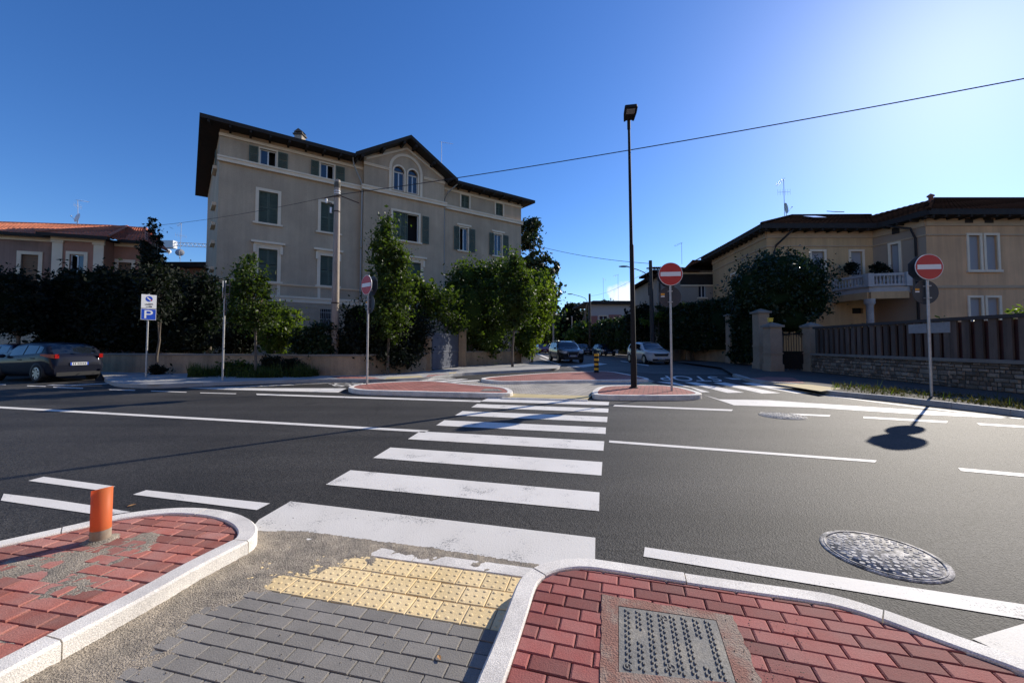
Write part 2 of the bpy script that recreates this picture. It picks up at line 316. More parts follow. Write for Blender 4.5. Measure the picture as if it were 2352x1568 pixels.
# zebra across the main road: seven bars
for q in ([(805, 1079), (1377, 1130), (1376, 1173), (748, 1112)], [(896.8, 1027), (1383.5, 1060.4), (1381.5, 1091.3), (857, 1051)],
          [(965, 990), (1388, 1012.8), (1386, 1034.5), (936.8, 1007.9)], [(1020.6, 964.5), (1391.8, 981.2), (1391, 996), (1001.5, 976.5)],
          [(1062.4, 943.5), (1395.3, 956.8), (1394.5, 969), (1045.3, 953.3)], [(1096, 927.2), (1397.6, 937.8), (1397, 947), (1082.3, 935)],
          [(1121.5, 913.8), (1399.4, 922.6), (1397.6, 930.2), (1102.4, 921.5)]): mark(q)
mark([(667, 1150.5), (1367.5, 1234), (1366.5, 1296), (1240, 1330), (560, 1235), (594, 1193)], b=EDGEB)          # wide worn bar at the kerb
def line(a0, a1, b1, b0, conv=None): mark([a0, a1, b1, b0], conv)
line((588, 903.6), (1106, 919.5), (1103, 923), (590, 906.6))
line((0, 933), (986, 988), (975, 992.5), (0, 937))
line((-400, 911), (0, 933), (0, 937), (-400, 914))
for q in ([(1305, 368), (1545, 374), (1540, 378), (1310, 372)], [(985, 356), (1222, 364), (1215, 368), (990, 360)], [(710, 347), (885, 352), (880, 356), (715, 351)], [(345, 331), (545, 338), (540, 343), (350, 336)], [(175, 322), (300, 326), (298, 330), (178, 326)], [(-120, 309), (40, 315), (38, 319), (-118, 313)]): mark(q, Z7)
mark([(1210, 338), (1700, 340), (2265, 341), (2210, 368), (1500, 350)], Z7)
mark([(1210, 338), (1560, 330), (2352, 297), (2352, 300), (1560, 334)], Z7)
mark([(0, 308), (350, 295), (640, 280), (900, 276), (900, 279), (640, 284), (350, 299), (0, 312)], ZL)
mark([(340, 317), (470, 319), (720, 307), (722, 310), (470, 323), (300, 322)], Z7)
for q in ([(1050, 263), (1880, 212), (1900, 220), (1130, 272)], [(1300, 276), (1980, 226), (2050, 232), (1420, 280)], [(1780, 265), (2120, 236), (2210, 242), (1900, 270)], [(1950, 270), (2340, 248), (2352, 262), (2040, 282)]): mark(q, ZL)
line((1399.5, 1010.8), (2014, 1056.6), (2010, 1061.4), (1398.5, 1015.6))
line((2200, 1073.5), (2900, 1135), (2900, 1145), (2208, 1081))
line((1412, 929.4), (1684, 940), (1680, 943.6), (1408, 932.5))
line((1747, 946.3), (1908, 952.6), (1905, 956.2), (1747, 949.8)); line((1983, 956), (2178, 966.6), (2174, 971), (1983, 960)); line((2243, 971), (2500, 986), (2500, 991), (2250, 975.6))
mark([(280, 262), (385, 292), (700, 297), (1000, 318), (1700, 362), (2275, 408), (2200, 413), (1700, 391), (1000, 346), (480, 330)], Z6)
mark([(990, 253), (1350, 300), (1750, 350), (2250, 405), (2350, 415), (2330, 419), (2240, 409), (1740, 354), (1340, 304), (985, 257)], Z6)
for q in ([(160, 182), (235, 182), (545, 248), (435, 250)], [(345, 185), (420, 183), (780, 252), (660, 254)], [(530, 188), (600, 185), (1010, 252), (880, 254)], [(-20, 178), (90, 182), (325, 245), (270, 246), (200, 215)], [(410, 150), (530, 160), (535, 165), (470, 163)]): mark(q, Z6)
line((1481, 1255.5), (2352, 1387), (2352, 1421), (1478, 1277)); line((2352, 1387), (2900, 1470), (2900, 1520), (2352, 1421))
mark([(2233, 1466), (2352, 1431), (2700, 1480), (2700, 1640), (2352, 1520)], b=EDGEB)
for q in ([(190, 205), (295, 178), (778, 243), (685, 272)], [(25, 292), (330, 328), (600, 368), (880, 415), (700, 440), (5, 338)], [(895, 298), (985, 268), (1819, 357), (1730, 402)]): mark(q, Z1)
mark([(-300, 1082), (-80, 1108), (-140, 1120), (-350, 1093)])
# back street: faint lines
mark([(1238, 822), (1285, 838), (1290, 838), (1243, 822)]); mark([(1300, 842), (1375, 833), (1395, 836), (1340, 843)])
mark([(1424, 828), (1445, 831), (1450, 833), (1428, 830)]); mark([(1462, 834), (1490, 838), (1490, 840), (1462, 836)]); mark([(1232, 812), (1238, 812), (1262, 822), (1258, 824)])
marks = tag(obj('road_markings', MARK, PAINT), kind='structure')
tag(obj('crossing_edge', EDGEB, PAINT2), kind='structure')
# STOP lettering for the drivers who come out of the two side lanes
def text_mesh(txt, size=1.0):
    cu = bpy.data.curves.new('lettering', 'FONT'); cu.body = txt; cu.size = size; o = bpy.data.objects.new('lettering', cu); COL.objects.link(o)
    bpy.context.view_layer.update(); dg = bpy.context.evaluated_depsgraph_get(); me = bpy.data.meshes.new_from_object(o.evaluated_get(dg))
    vs = [tuple(v.co) for v in me.vertices]; fs = [tuple(p.vertices) for p in me.polygons]
    bpy.data.objects.remove(o); bpy.data.curves.remove(cu); bpy.data.meshes.remove(me)
    return vs, fs
def text_on(b, txt, p00, p10, p11, p01, mi=0):
    vs, fs = text_mesh(txt); xs = [v[0] for v in vs]; ys = [v[1] for v in vs]; x0, x1, y0, y1 = min(xs), max(xs), min(ys), max(ys)
    p00, p10, p11, p01 = map(Vector, (p00, p10, p11, p01)); out = []
    for v in vs:
        a = (v[0] - x0) / (x1 - x0); c = (v[1] - y0) / (y1 - y0)
        out.append(p00 * (1 - a) * (1 - c) + p10 * a * (1 - c) + p11 * a * c + p01 * (1 - a) * c)
    b.add(out, fs, mi)
tb = MB()
text_on(tb, 'STOP', G(1645, 864.3, .005), G(1508, 862.3, .005), G(1522, 873.5, .005), G(1662, 876, .005))
text_on(tb, 'STOP', G(815, 877.6, .005), G(742, 881.5, .005), G(782, 888.3, .005), G(838, 880.3, .005))
tag(obj('stop_lettering', tb, PAINT, fix=False), kind='structure')

# ------------------------------------------------------------------ pavers, kerbs, islands
def chaikin(p, n=2, closed=True):
    p = [Vector((q[0], q[1])) for q in p]
    for _ in range(n):
        o = []; m = len(p)
        if not closed: o.append(p[0])
        for i in range(m if closed else m - 1):
            a, b = p[i], p[(i + 1) % m]; o += [a * .75 + b * .25, a * .25 + b * .75]
        if not closed: o.append(p[-1])
        p = o
    return p
def resample(p, step, closed=True):
    q = p + [p[0]] if closed else list(p); out = [q[0]]; acc = 0
    for a, b in zip(q, q[1:]):
        L = (b - a).length
        if L < 1e-6: continue
        d = step - acc
        while d <= L: out.append(a + (b - a) * (d / L)); d += step
        acc = L - (d - step)
    if not closed: out.append(q[-1])
    elif (out[-1] - out[0]).length < step * .4: out.pop()
    return out
def area(p): return sum(a[0] * b[1] - b[0] * a[1] for a, b in zip(p, p[1:] + p[:1])) / 2
def inset(p, w, closed=True):
    n = len(p); out = []
    for i in range(n):
        a = p[i - 1] if (closed or i > 0) else p[i]; b = p[(i + 1) % n] if (closed or i < n - 1) else p[i]
        t = (b - a).normalized(); out.append(p[i] + Vector((-t.y, t.x)) * w)
    return out
def kerb(name, outer, w, z0, z1, parent, m, stone=1.0, step=.06, closed=True, bev=.012, jit=.002):
    if closed and area(outer) < 0: outer = outer[::-1]
    p = resample(outer, step, closed); q = inset(p, w, closed); n = len(p); per = max(2, int(stone / step)); b = MB()
    i = 0; N = n if closed else n - 1
    while i < N:
        j = min(i + per, N); dz = random.uniform(-jit, jit); secs = []
        for k in range(i, j + 1):
            a, c = p[k % n], q[k % n]; t = (c - a).normalized(); sh = Vector((0, 0))
            tt = (p[(k + 1) % n if closed else min(k + 1, n - 1)] - p[(k - 1) % n if closed else max(k - 1, 0)]).normalized()
            if k == i: sh = tt * .003
            if k == j: sh = -tt * .003
            a = a + sh; c = c + sh; zt = z1 + dz
            secs.append([(a.x, a.y, z0), (a.x, a.y, zt - bev), (*(a + t * bev), zt), (*(c - t * bev * .6), zt), (c.x, c.y, zt - bev * .6), (c.x, c.y, z0)])
        vs = [v for s_ in secs for v in s_]; ns = len(secs)
        b.add(vs, [(u * 6 + e, u * 6 + e + 1, u * 6 + 7 + e, u * 6 + 6 + e) for u in range(ns - 1) for e in range(5)], 0, random.random())
        b.add(secs[0], [tuple(range(6))]); b.add(secs[-1], [tuple(range(5, -1, -1))]); i = j
    return obj(name, b, m, parent), [Vector(v) for v in q]
def clip(sub, cl):
    out = list(sub)
    for i in range(len(cl)):
        a, b = cl[i], cl[(i + 1) % len(cl)]; e = b - a; inp = out; out = []
        if not inp: break
        for k in range(len(inp)):
            p, q = inp[k - 1], inp[k]; dp = e.x * (p.y - a.y) - e.y * (p.x - a.x); dq = e.x * (q.y - a.y) - e.y * (q.x - a.x)
            if dq >= 0:
                if dp < 0: out.append(p + (q - p) * (dp / (dp - dq)))
                out.append(q)
            elif dp >= 0: out.append(p + (q - p) * (dp / (dp - dq)))
    return out
def hull(pts):
    pts = sorted({(round(p[0], 5), round(p[1], 5)) for p in pts}); cr = lambda o, a, b: (a[0] - o[0]) * (b[1] - o[1]) - (a[1] - o[1]) * (b[0] - o[0])
    lo = []; up = []
    for p in pts:
        while len(lo) > 1 and cr(lo[-2], lo[-1], p) <= 0: lo.pop()
        lo.append(p)
    for p in pts[::-1]:
        while len(up) > 1 and cr(up[-2], up[-1], p) <= 0: up.pop()
        up.append(p)
    return [Vector(p) for p in lo[:-1] + up[:-1]]
def pavers(b, region, z, org, d, L, Wd, joint=.006, bev=.006, depth=.018, off=.5, jz=.0015, skip=None, dome=False, pitch_x=None):
    region = hull(region); d = Vector(d).normalized(); n = Vector((-d.y, d.x)); org = Vector(org)
    us = [(p - org).dot(d) for p in region]; vs_ = [(p - org).dot(n) for p in region]
    for j in range(int(math.floor(min(vs_) / Wd)), int(math.ceil(max(vs_) / Wd))):
        o2 = (j % 2) * off * L
        for i in range(int(math.floor((min(us) - o2) / L)), int(math.ceil((max(us) - o2) / L))):
            u0 = i * L + o2 + joint / 2; u1 = (i + 1) * L + o2 - joint / 2; v0 = j * Wd + joint / 2; v1 = (j + 1) * Wd - joint / 2
            rc = [org + d * u + n * v for u, v in ((u0, v0), (u1, v0), (u1, v1), (u0, v1))]
            c = (rc[0] + rc[2]) / 2
            if skip and skip(c): continue
            q = clip(rc, region)
            if len(q) < 3 or abs(area(q)) < .0006: continue
            dz = random.uniform(-jz, jz); tx, ty = random.uniform(-.006, .006), random.uniform(-.006, .006)
            cc = sum(q, Vector((0, 0))) / len(q); ins = []
            for p in q:
                t = cc - p; ins.append(p + t.normalized() * min(bev * 1.3, t.length * .5))
            zf = lambda p: z + dz + (p.x - cc.x) * tx + (p.y - cc.y) * ty
            m = len(q); rr = random.random()
            vs = [(p.x, p.y, zf(p)) for p in ins] + [(p.x, p.y, zf(p) - bev * .7) for p in q] + [(p.x, p.y, z - depth) for p in q]
            b.add(vs, [tuple(range(m))] + [(k, (k + 1) % m, m + (k + 1) % m, m + k)[::-1] for k in range(m)] + [(m + k, m + (k + 1) % m, 2 * m + (k + 1) % m, 2 * m + k)[::-1] for k in range(m)], 0, rr)
            if dome:
                for a in range(3):
                    for e in range(3):
                        p = org + d * (u0 + (a + .5 + .18 * ((e % 2) - .5)) * (u1 - u0) / 3) + n * (v0 + (e + .5) * (v1 - v0) / 3)
                        if all((region[(k + 1) % len(region)] - region[k]).cross(p - region[k]) > .01 for k in range(len(region))):
                            b.lathe([(.0125, zf(p) - .002), (.010, zf(p) + .0018), (.006, zf(p) + .003), (.0004, zf(p) + .0032)], 8, (p.x, p.y, 0))
    return b
def flat(name, pts, z, m, parent=None, mi=0):
    b = MB(); b.poly([(p[0], p[1], z) for p in pts]); return obj(name, b, m, parent)
def island(name, pts, kz, kw, m_k, chk=2, stone=1.0, label=None):
    root = tag(thing(name, None, None, (0, 0, 0)), kind='structure')
    out = chaikin([p for p in pts], chk)
    if area(out) < 0: out = out[::-1]
    _, inn = kerb('kerb', out, kw, -.02, kz, root, m_k, stone)
    return root, out, inn
RD = (G(1376, 1173) - G(748, 1112)).to_2d().normalized()      # direction of the main road / paver rows
KZ = .125
# -- right foreground island
ri = [G(x, y, KZ).to_2d() for x, y in ((1040, 1700), (1089, 1568), (1112, 1518), (1144, 1444), (1173, 1370), (1182, 1346), (1195, 1321), (1221, 1301), (1260, 1286), (1309, 1279), (1345, 1279), (1382, 1283), (1566.5, 1311.5), (1706, 1331), (1820, 1346), (1912, 1360), (2004, 1387), (2168, 1446), (2352, 1509), (2560, 1590), (2900, 1720))]
root, out, inn = island('traffic_island', ri + [Vector((4.2, -.6)), Vector((-.3, -.6))], KZ, .105, GRANITE, 1, .9)
hull_in = inset(inn, .004)
mo = [G(x, y, KZ - .012).to_2d() for x, y in ((1383, 1366), (1682, 1415), (1760, 1592), (1378, 1582))]
cv = [G(x, y, KZ - .012).to_2d() for x, y in ((1420, 1392.5), (1645.6, 1425.5), (1692, 1572), (1420, 1545))]
def inside(p, poly):
    if area(poly) < 0: poly = poly[::-1]
    return all((b - a).x * (p.y - a.y) - (b - a).y * (p.x - a.x) > 0 for a, b in zip(poly, poly[1:] + poly[:1]))
b = MB(); RDr = (G(2100, 1500, .11) - G(1480, 1392, .11)).to_2d().normalized()
pavers(b, hull_in, KZ - .012, (mo[0] + Vector((0, .03))), RDr, .168, .084, off=.5, skip=None)
# cut the cement surround out of the paving: drop bricks whose middle is in it, clip nothing else
b2 = MB()
for f, mi, r_, sm in zip(b.f, b.m, b.r, b.smooth): pass
obj('paving', b, REDBRICK, root)
flat('paving_bed', hull_in, KZ - .024, BED, root)
CEM = mat('red_stained_cement', (.27, .135, .10), (.30, .23, .18), scale=6, rough=.95, fine=.25, fscale=120, bump=.5, bscale=120, lo=.45, hi=.6)
b = MB(); mo_c = sum(mo, Vector((0, 0))) / 4
for k in range(4):
    a0, a1, c0, c1 = mo[k], mo[(k + 1) % 4], cv[k], cv[(k + 1) % 4]; N = 14
    vs = []
    for t in range(N + 1):
        o_ = a0.lerp(a1, t / N); o_ = o_ + (o_ - mo_c).normalized() * random.uniform(-.006, .006); i_ = c0.lerp(c1, t / N)
        vs += [(o_.x, o_.y, KZ - .02), (o_.x, o_.y, KZ - .0075), (i_.x, i_.y, KZ - .006), (i_.x, i_.y, KZ - .03)]
    b.add(vs, [(t * 4 + e, t * 4 + e + 1, t * 4 + 5 + e, t * 4 + 4 + e) for t in range(N) for e in range(3)])
obj('cement_surround', b, CEM, root)
IRON = mat('weathered_cast_iron', (.17, .165, .15), (.30, .27, .215), scale=7, rough=.75, fine=.25, fscale=90, bump=.2, bscale=120, lo=.45, hi=.75)
ch = tag(MB(), None) if False else MB()
cc = sum(cv, Vector((0, 0))) / 4
def bil(q, a, c): return q[0] * (1 - a) * (1 - c) + q[1] * a * (1 - c) + q[2] * a * c + q[3] * (1 - a) * c
ins = [p.lerp(cc, .012) for p in cv]
if area(ins) < 0: order = ins[::-1]
else: order = ins
ch.prism(order, KZ - .05, KZ - .008)
for i in range(11):
    for j in range(8):
        if (i in (4, 5) and j in (1, 6)) or (j == 6 and 3 < i < 9): continue
        a, c = (j + .8) / 8.6, (i + .8) / 11.6
        p = bil(ins, a, c); du = (ins[1] - ins[0]).normalized(); dv = (ins[3] - ins[0]).normalized()
        for k_ in (-1, 1):
            q = p + du * .0075 * k_; e = du * .0032 + Vector((0, 0)); w_ = dv * .0095; s_ = dv * .006 * k_
            pts = [q + s_ - w_ - e, q + s_ - w_ + e, q + s_ + w_ + e, q + s_ + w_ - e]
            if area(pts) < 0: pts = pts[::-1]
            ch.prism(pts, KZ - .0085, KZ - .002)
for a, c in ((.47, .1), (.47, .88), (.08, .93)):
    p = bil(ins, a, c); ch.lathe([(.018, KZ - .0085), (.018, KZ - .005), (.012, KZ - .005), (.011, KZ - .0078), (.0003, KZ - .0078)], 14, (p.x, p.y, 0))
mh = obj('access_cover', ch, IRON, loc=(cc.x, cc.y, KZ - .01))
tag(mh, 'square cast iron access cover with raised bars set in red paving in the foreground', 'manhole cover')

# -- left foreground island
li = [G(*Z1(x, y), KZ).to_2d() for x, y in ((-900, 800), (0, 606), (340, 533), (610, 474), (740, 440), (880, 416), (1060, 394), (1250, 381), (1450, 391), (1600, 419), (1700, 462), (1745, 525), (1715, 590), (1590, 652), (1320, 790), (1055, 945), (560, 1205), (0, 1503), (-900, 1990))]
rootl, out, inn = island('traffic_island', li, KZ, .115, GRANITE, 1, .9)
hl = inset(inn, .004); zl = KZ - .012
b = MB(); pavers(b, hl, zl, G(*Z1(0, 760), zl).to_2d(), (G(*Z1(1300, 700), zl) - G(*Z1(500, 610), zl)).to_2d(), .185, .0925, jz=.003)
obj('paving', b, REDBRICK2, rootl); flat('paving_bed', hl, zl - .012, BED, rootl)

# -- grey path with yellow tactile strip between the two islands
PZ = .018
ty0 = [(200, 785), (1770, 1060), (1990, 682), (950, 572)]
yb0, yb1 = G(*Z2(0, 752), PZ).to_2d(), G(*Z2(1850, 1073), PZ).to_2d()
YD = (yb1 - yb0).normalized(); YN = Vector((-YD.y, YD.x)); TS = .152
yel = [yb0 - YD * .6, yb1 + YD * .4, yb1 + YD * .4 + YN * TS * 3, yb0 - YD * .6 + YN * TS * 3]
path_root = tag(thing('path', None, None, (0, 0, 0)), kind='structure')
b = MB(); pavers(b, yel, PZ, yb1 - YD * .33 * TS, YD, TS, TS, joint=.006, bev=.004, off=.5, dome=True)
obj('tactile_paving', b, YELLOW, path_root)
gr = [yb0 - YD * .6, yb0 - YD * .6 - YN * 1.9, yb1 + YD * .3 - YN * 1.9, yb1 + YD * .3]
b = MB(); pavers(b, gr, PZ, yb1 - YN * .001, YD, .158, .079, joint=.006, bev=.003, off=.5, jz=.002)
obj('grey_paving', b, GREYBRICK, path_root)
flat('paving_bed', [yb0 - YD * .7 + YN * .44, yb0 - YD * .7 - YN * 2, yb1 + YD * .35 - YN * 2, yb1 + YD * .35 + YN * .44], PZ - .014, BED, path_root)
f0 = yb0 - YD * .7 + YN * (TS * 3 + .004); f1 = yb1 + YD * .25 + YN * (TS * 3 + .004)
kerb('flush_kerb', [f1 + YN * .115, f0 + YN * .115], .11, -.02, PZ - .0005, path_root, GRANITE, 1.0, closed=False, bev=.006)

# -- sand blown over both
def vnoise(x, y, seed=0):
    rs = np.random.RandomState(seed); t = rs.rand(256, 256); xi = np.floor(x).astype(int); yi = np.floor(y).astype(int); fx = x - xi; fy = y - yi
    fx = fx * fx * (3 - 2 * fx); fy = fy * fy * (3 - 2 * fy); g = lambda a, c: t[a % 256, c % 256]
    return (g(xi, yi) * (1 - fx) + g(xi + 1, yi) * fx) * (1 - fy) + (g(xi, yi + 1) * (1 - fx) + g(xi + 1, yi + 1) * fx) * fy
def fbm(x, y, s, seed=0, o=4): return sum(vnoise(x * s * 2 ** k, y * s * 2 ** k, seed + k) * .5 ** k for k in range(o)) / sum(.5 ** k for k in range(o)) - .5
def sdist(X, Y, poly):
    d = np.full(X.shape, 1e9); ins_ = np.zeros(X.shape, bool); n = len(poly)
    for i in range(n):
        (ax, ay), (bx, by) = poly[i][:2], poly[(i + 1) % n][:2]; ex, ey = bx - ax, by - ay; L2 = ex * ex + ey * ey + 1e-12
        t = np.clip(((X - ax) * ex + (Y - ay) * ey) / L2, 0, 1); d = np.minimum(d, np.hypot(X - ax - t * ex, Y - ay - t * ey))
        c = ((ay > Y) != (by > Y)) & (X < ex * (Y - ay) / (by - ay + 1e-12) + ax); ins_ ^= c
    return np.where(ins_, d, -d)
def sheet(name, x0, x1, y0, y1, step, zf, keep, m, parent=None, loc=None):
    xs = np.arange(x0, x1, step); ys = np.arange(y0, y1, step); X, Y = np.meshgrid(xs, ys); Z = zf(X, Y); K = keep(X, Y)
    ny, nx = X.shape; idx = np.arange(nx * ny).reshape(ny, nx); kf = K[:-1, :-1] & K[1:, :-1] & K[:-1, 1:] & K[1:, 1:]
    f = np.stack([idx[:-1, :-1], idx[:-1, 1:], idx[1:, 1:], idx[1:, :-1]], -1)[kf]
    return raw(name, np.stack([X.ravel(), Y.ravel(), Z.ravel()], 1), f, m, parent, smooth=np.ones(len(f), bool), loc=loc)
sp = [G(*Z2(x, y), PZ).to_2d() for x, y in ((-700, 700), (110, 330), (330, 315), (800, 385), (1250, 475), (1750, 560), (2060, 610), (1690, 585), (1000, 520), (950, 600), (740, 610), (560, 655), (300, 720), (180, 800))] \
   + [G(*Z1(x, y), PZ).to_2d() for x, y in ((1640, 1010), (1320, 1060), (1180, 1250), (1000, 1420), (900, 1750), (0, 1800), (-300, 1700), (0, 1500), (1050, 950), (1600, 690))]
def zs(X, Y):
    d = sdist(X, Y, sp); s_ = np.clip(d / .10 * .5 + .5 + fbm(X, Y, 9, 3) * 1.6, 0, 1)
    kd = sdist(X, Y, [tuple(p) for p in out]); heap = np.exp(-np.abs(kd) / .05) * .022
    return PZ - .0072 + s_ * .0125 + fbm(X, Y, 7, 51) * .008 + fbm(X, Y, 22, 11) * .011 + fbm(X, Y, 70, 17, 2) * .004 + heap
rin = [tuple(p) for p in ri] + [(4.2, -.6), (-.3, -.6)]
tag(sheet('sand', -2.6, .6, .8, 3.0, .011, zs, lambda X, Y: (sdist(X, Y, [tuple(p) for p in out]) < .02) & (sdist(X, Y, rin) < .02) & (sdist(X, Y, [tuple(p) for p in (yb0 - YD * .6 - YN * 2, yb1 + YD * .4 - YN * 2, yb1 + YD * .4 + YN * .62, yb0 - YD * .6 + YN * .72)]) > 0) & ((X * -YN.x + Y * -YN.y) > -(yb0.dot(YN) + .66)), SAND), kind='stuff')
lo_ = [tuple(p) for p in hl]
def zs2(X, Y):
    d = sdist(X, Y, lo_); s_ = np.clip((d - .15) / .25 + fbm(X, Y, 4.5, 31) * 3.0 - .1, 0, .92)
    return zl - .010 + s_ * .0125 + fbm(X, Y, 20, 41) * .009 + fbm(X, Y, 70, 47, 2) * .003
tag(sheet('sand', -4.5, -.9, 1.0, 3.3, .013, zs2, lambda X, Y: sdist(X, Y, lo_) > .0, SAND), kind='stuff')

# -- small bits lying about
b = MB()
def pebbles(n, px0, px1, py0, py1, z, r0, r1, m, name):
    b = MB()
    for _ in range(n):
        p = G(random.uniform(px0, px1), random.uniform(py0, py1), z); r = random.uniform(r0, r1)
        b.ell((p.x, p.y, z + r * .4), (r, r * random.uniform(.6, 1), r * .6), 3)
    return tag(obj(name, b, m), kind='stuff')
pebbles(160, 250, 900, 1180, 1568, PZ + .003, .0015, .0045, mat('pebble', (.33, .28, .21), (.12, .10, .08), scale=30, rough=1), 'gravel')
pebbles(60, 1660, 1860, 1420, 1568, KZ - .006, .0015, .0035, MATS['pebble'], 'gravel')
LEAFD = mat('dry_leaf', (.45, .25, .09), (.30, .14, .05), scale=40, rough=.8)
def dry_leaf(px, py, z, size, label):
    p = G(px, py, z); b = MB(); pr = [(0, -1), (.45, -.5), (.55, .1), (.3, .7), (0, 1.1), (-.3, .7), (-.55, .1), (-.45, -.5)]
    a = random.uniform(0, 6); vs = [(0, 0, .15)]
    for x, y in pr: vs.append((x * math.cos(a) - y * math.sin(a), x * math.sin(a) + y * math.cos(a), .35 * abs(x) + random.uniform(0, .3)))
    b.add([(p.x + v[0] * size, p.y + v[1] * size, z + .002 + v[2] * size) for v in vs], [(0, i + 1, (i + 1) % 8 + 1) for i in range(8)])
    tag(obj('fallen_leaf', b, LEAFD, loc=p), label, 'leaf', 'dry leaves on the ground')
dry_leaf(*Z2(1420, 1268), PZ + .003, .016, 'small orange dry leaf lying on the grey pavers')
dry_leaf(*Z1(888, 376), .002, .03, 'brown dry leaf on the asphalt behind the orange pipe')

# ------------------------------------------------------------------ round covers in the carriageway
RINGM = mat('polished_cast_iron', (.15, .145, .135), (.55, .52, .48), scale=11, rough=.8, metal=0, spec=.25, fine=.5, fscale=80, lo=.42, hi=.6, bump=.3, bscale=90)
STUDM = mat('worn_pale_stud', (.62, .59, .54), (.30, .29, .27), scale=9, rough=.8, spec=.25, fine=.3, fscale=60, lo=.4, hi=.6)
def round_cover(px, py, rad, label):
    c = G(px, py); b = MB()
    b.lathe([(rad, -.02), (rad, .006), (rad - .03, .008), (rad - .035, .002), (rad - .04, .002), (rad - .042, .007), (.001, .007)], 48, (c.x, c.y, 0))
    st = rad / 7.5
    for i in range(-8, 9):
        for j in range(-8, 9):
            x, y = (i + .5 * (j % 2)) * st + random.uniform(-.22, .22) * st, j * st * .87 + random.uniform(-.22, .22) * st
            if math.hypot(x, y) > rad * .84 or (abs(y) < st * .8 and abs(x) < rad * .5): continue
            r = st * random.uniform(.18, .46); b.lathe([(r, .0065), (r * .85, .0105), (.0005, .0115)], 7, (c.x + x, c.y + y, 0), mi=1, sm=False)
    b.lathe([(rad * .93, .0065), (rad * .93, .011), (rad * .90, .011), (rad * .90, .0065)], 48, (c.x, c.y, 0))
    o = obj('manhole_cover', b, [RINGM, STUDM], loc=c); tag(o, label, 'manhole cover', 'round iron covers in the carriageway'); return c
c1 = round_cover(2025, 1272, .33, 'large round iron manhole cover in the asphalt, nearest the foreground white line')
c2 = round_cover(1797, 955, .40, 'far round manhole cover crossed by a dashed white line')

# ------------------------------------------------------------------ central islands and lane between them
redfar = brick_mat('far_red_paving', (.32, .095, .075), (.40, .15, .115), (.13, .065, .05), R(20), .24, .12, .9, .014)
greyfar = brick_mat('far_grey_paving', (.44, .40, .34), (.33, .30, .26), (.17, .155, .13), R(-20), .26, .13, .9, .016)
yelfar = mat('far_yellow_paving', (.55, .44, .22), (.48, .39, .20), scale=2, rough=.9)
def far_island(pts, m, label=None):
    root, out, inn = island('traffic_island', [G(*p, KZ).to_2d() for p in pts], KZ, .15, GRANITE, 2, 1.0)
    flat('paving', inset(inn, -.01), KZ - .006, m, root); return root
A_ = far_island([Z5(x, y) for x, y in ((103, 203), (125, 188), (210, 176), (400, 165), (590, 159), (700, 166), (860, 184), (1000, 192), (1075, 203), (1110, 224), (1090, 238), (960, 236), (700, 230), (400, 223), (180, 217))], redfar)
B_ = far_island([Z5(x, y) for x, y in ((900, 151), (930, 140), (1120, 125), (1300, 113), (1560, 103), (1690, 102), (1820, 125), (1920, 144), (1925, 151), (1880, 154), (1500, 157), (1300, 160), (1080, 165), (1000, 163))], redfar)
C_ = far_island([Z5(x, y) for x, y in ((1575, 238), (1590, 210), (1640, 191), (1760, 187), (1900, 186), (2030, 187), (2140, 203), (2240, 230), (2245, 243), (2150, 249), (1950, 250), (1750, 249), (1620, 246))], redfar)
lane = tag(thing('path', None, None, (0, 0, 0)), kind='structure')
flat('grey_paving', [G(*Z5(x, y), .03).to_2d() for x, y in ((1080, 250), (1570, 258), (1640, 200), (1900, 180), (1960, 165), (1920, 150), (1450, 160), (1000, 166), (860, 165), (760, 175), (1000, 195), (1110, 225))], .03, greyfar, lane)
flat('tactile_paving', [G(*Z5(x, y), .036).to_2d() for x, y in ((1050, 258), (1555, 271), (1575, 252), (1110, 238))], .036, yelfar, lane)
flat('tactile_paving', [G(*Z5(x, y), .036).to_2d() for x, y in ((1860, 186), (1985, 186), (1925, 168), (1870, 176))], .036, yelfar, lane)
kerb('flush_kerb', [G(*Z5(x, y), .04).to_2d() for x, y in ((1555, 272), (1040, 259))], .12, -.02, .038, lane, GRANITE, 1, closed=False)
b = MB(); q = [G(*Z5(x, y), KZ).to_2d() for x, y in ((905, 222), (1040, 224), (1015, 211), (935, 209))]
b.prism(q if area(q) > 0 else q[::-1], KZ - .02, KZ + .003); c = sum(q, Vector((0, 0))) / 4
for t in range(1, 6): p0 = q[0].lerp(q[1], t / 6); p1 = q[3].lerp(q[2], t / 6); b.tube([(*p0.lerp(p1, .1), KZ + .004), (*p0.lerp(p1, .9), KZ + .004)], .006, 4)
tag(obj('access_cover', b, IRON, loc=(c.x, c.y, KZ)), 'dark square cover in the red paving of the left central island', 'manhole cover')

# ------------------------------------------------------------------ pavements
PV = .125
wallL = [G(x, y, PV).to_2d() for x, y in ((230, 853.5), (500, 858), (760, 862), (826, 861.5), (984, 851.5))]
wallR = [G(x, y, PV).to_2d() for x, y in ((1056, 841), (1204, 832.6))]
edge = [G(x, y, PV).to_2d() for x, y in ((240, 868), (258, 877), (278, 880), (299, 881.3), (351.5, 882.7), (439.4, 879.9), (509.7, 876.3), (632.7, 872.5), (729.6, 870.6), (776.8, 869.5), (850, 870.3), (900, 870), (973, 866.5), (1010, 862), (1049, 856.8), (1102, 853.5), (1190, 849.5), (1278, 845.4), (1288, 840), (1276, 836.5), (1225, 831))]
pl = tag(thing('pavement', None, None, (0, 0, 0)), kind='structure')
flat('paving', edge + wallR[::-1] + wallL[::-1], PV - .006, PAVE_C, pl)
kerb('kerb', chaikin(edge, 1, False)[::-1], -.15, -.02, PV, pl, OLDKERB, 1.0, .15, closed=False)
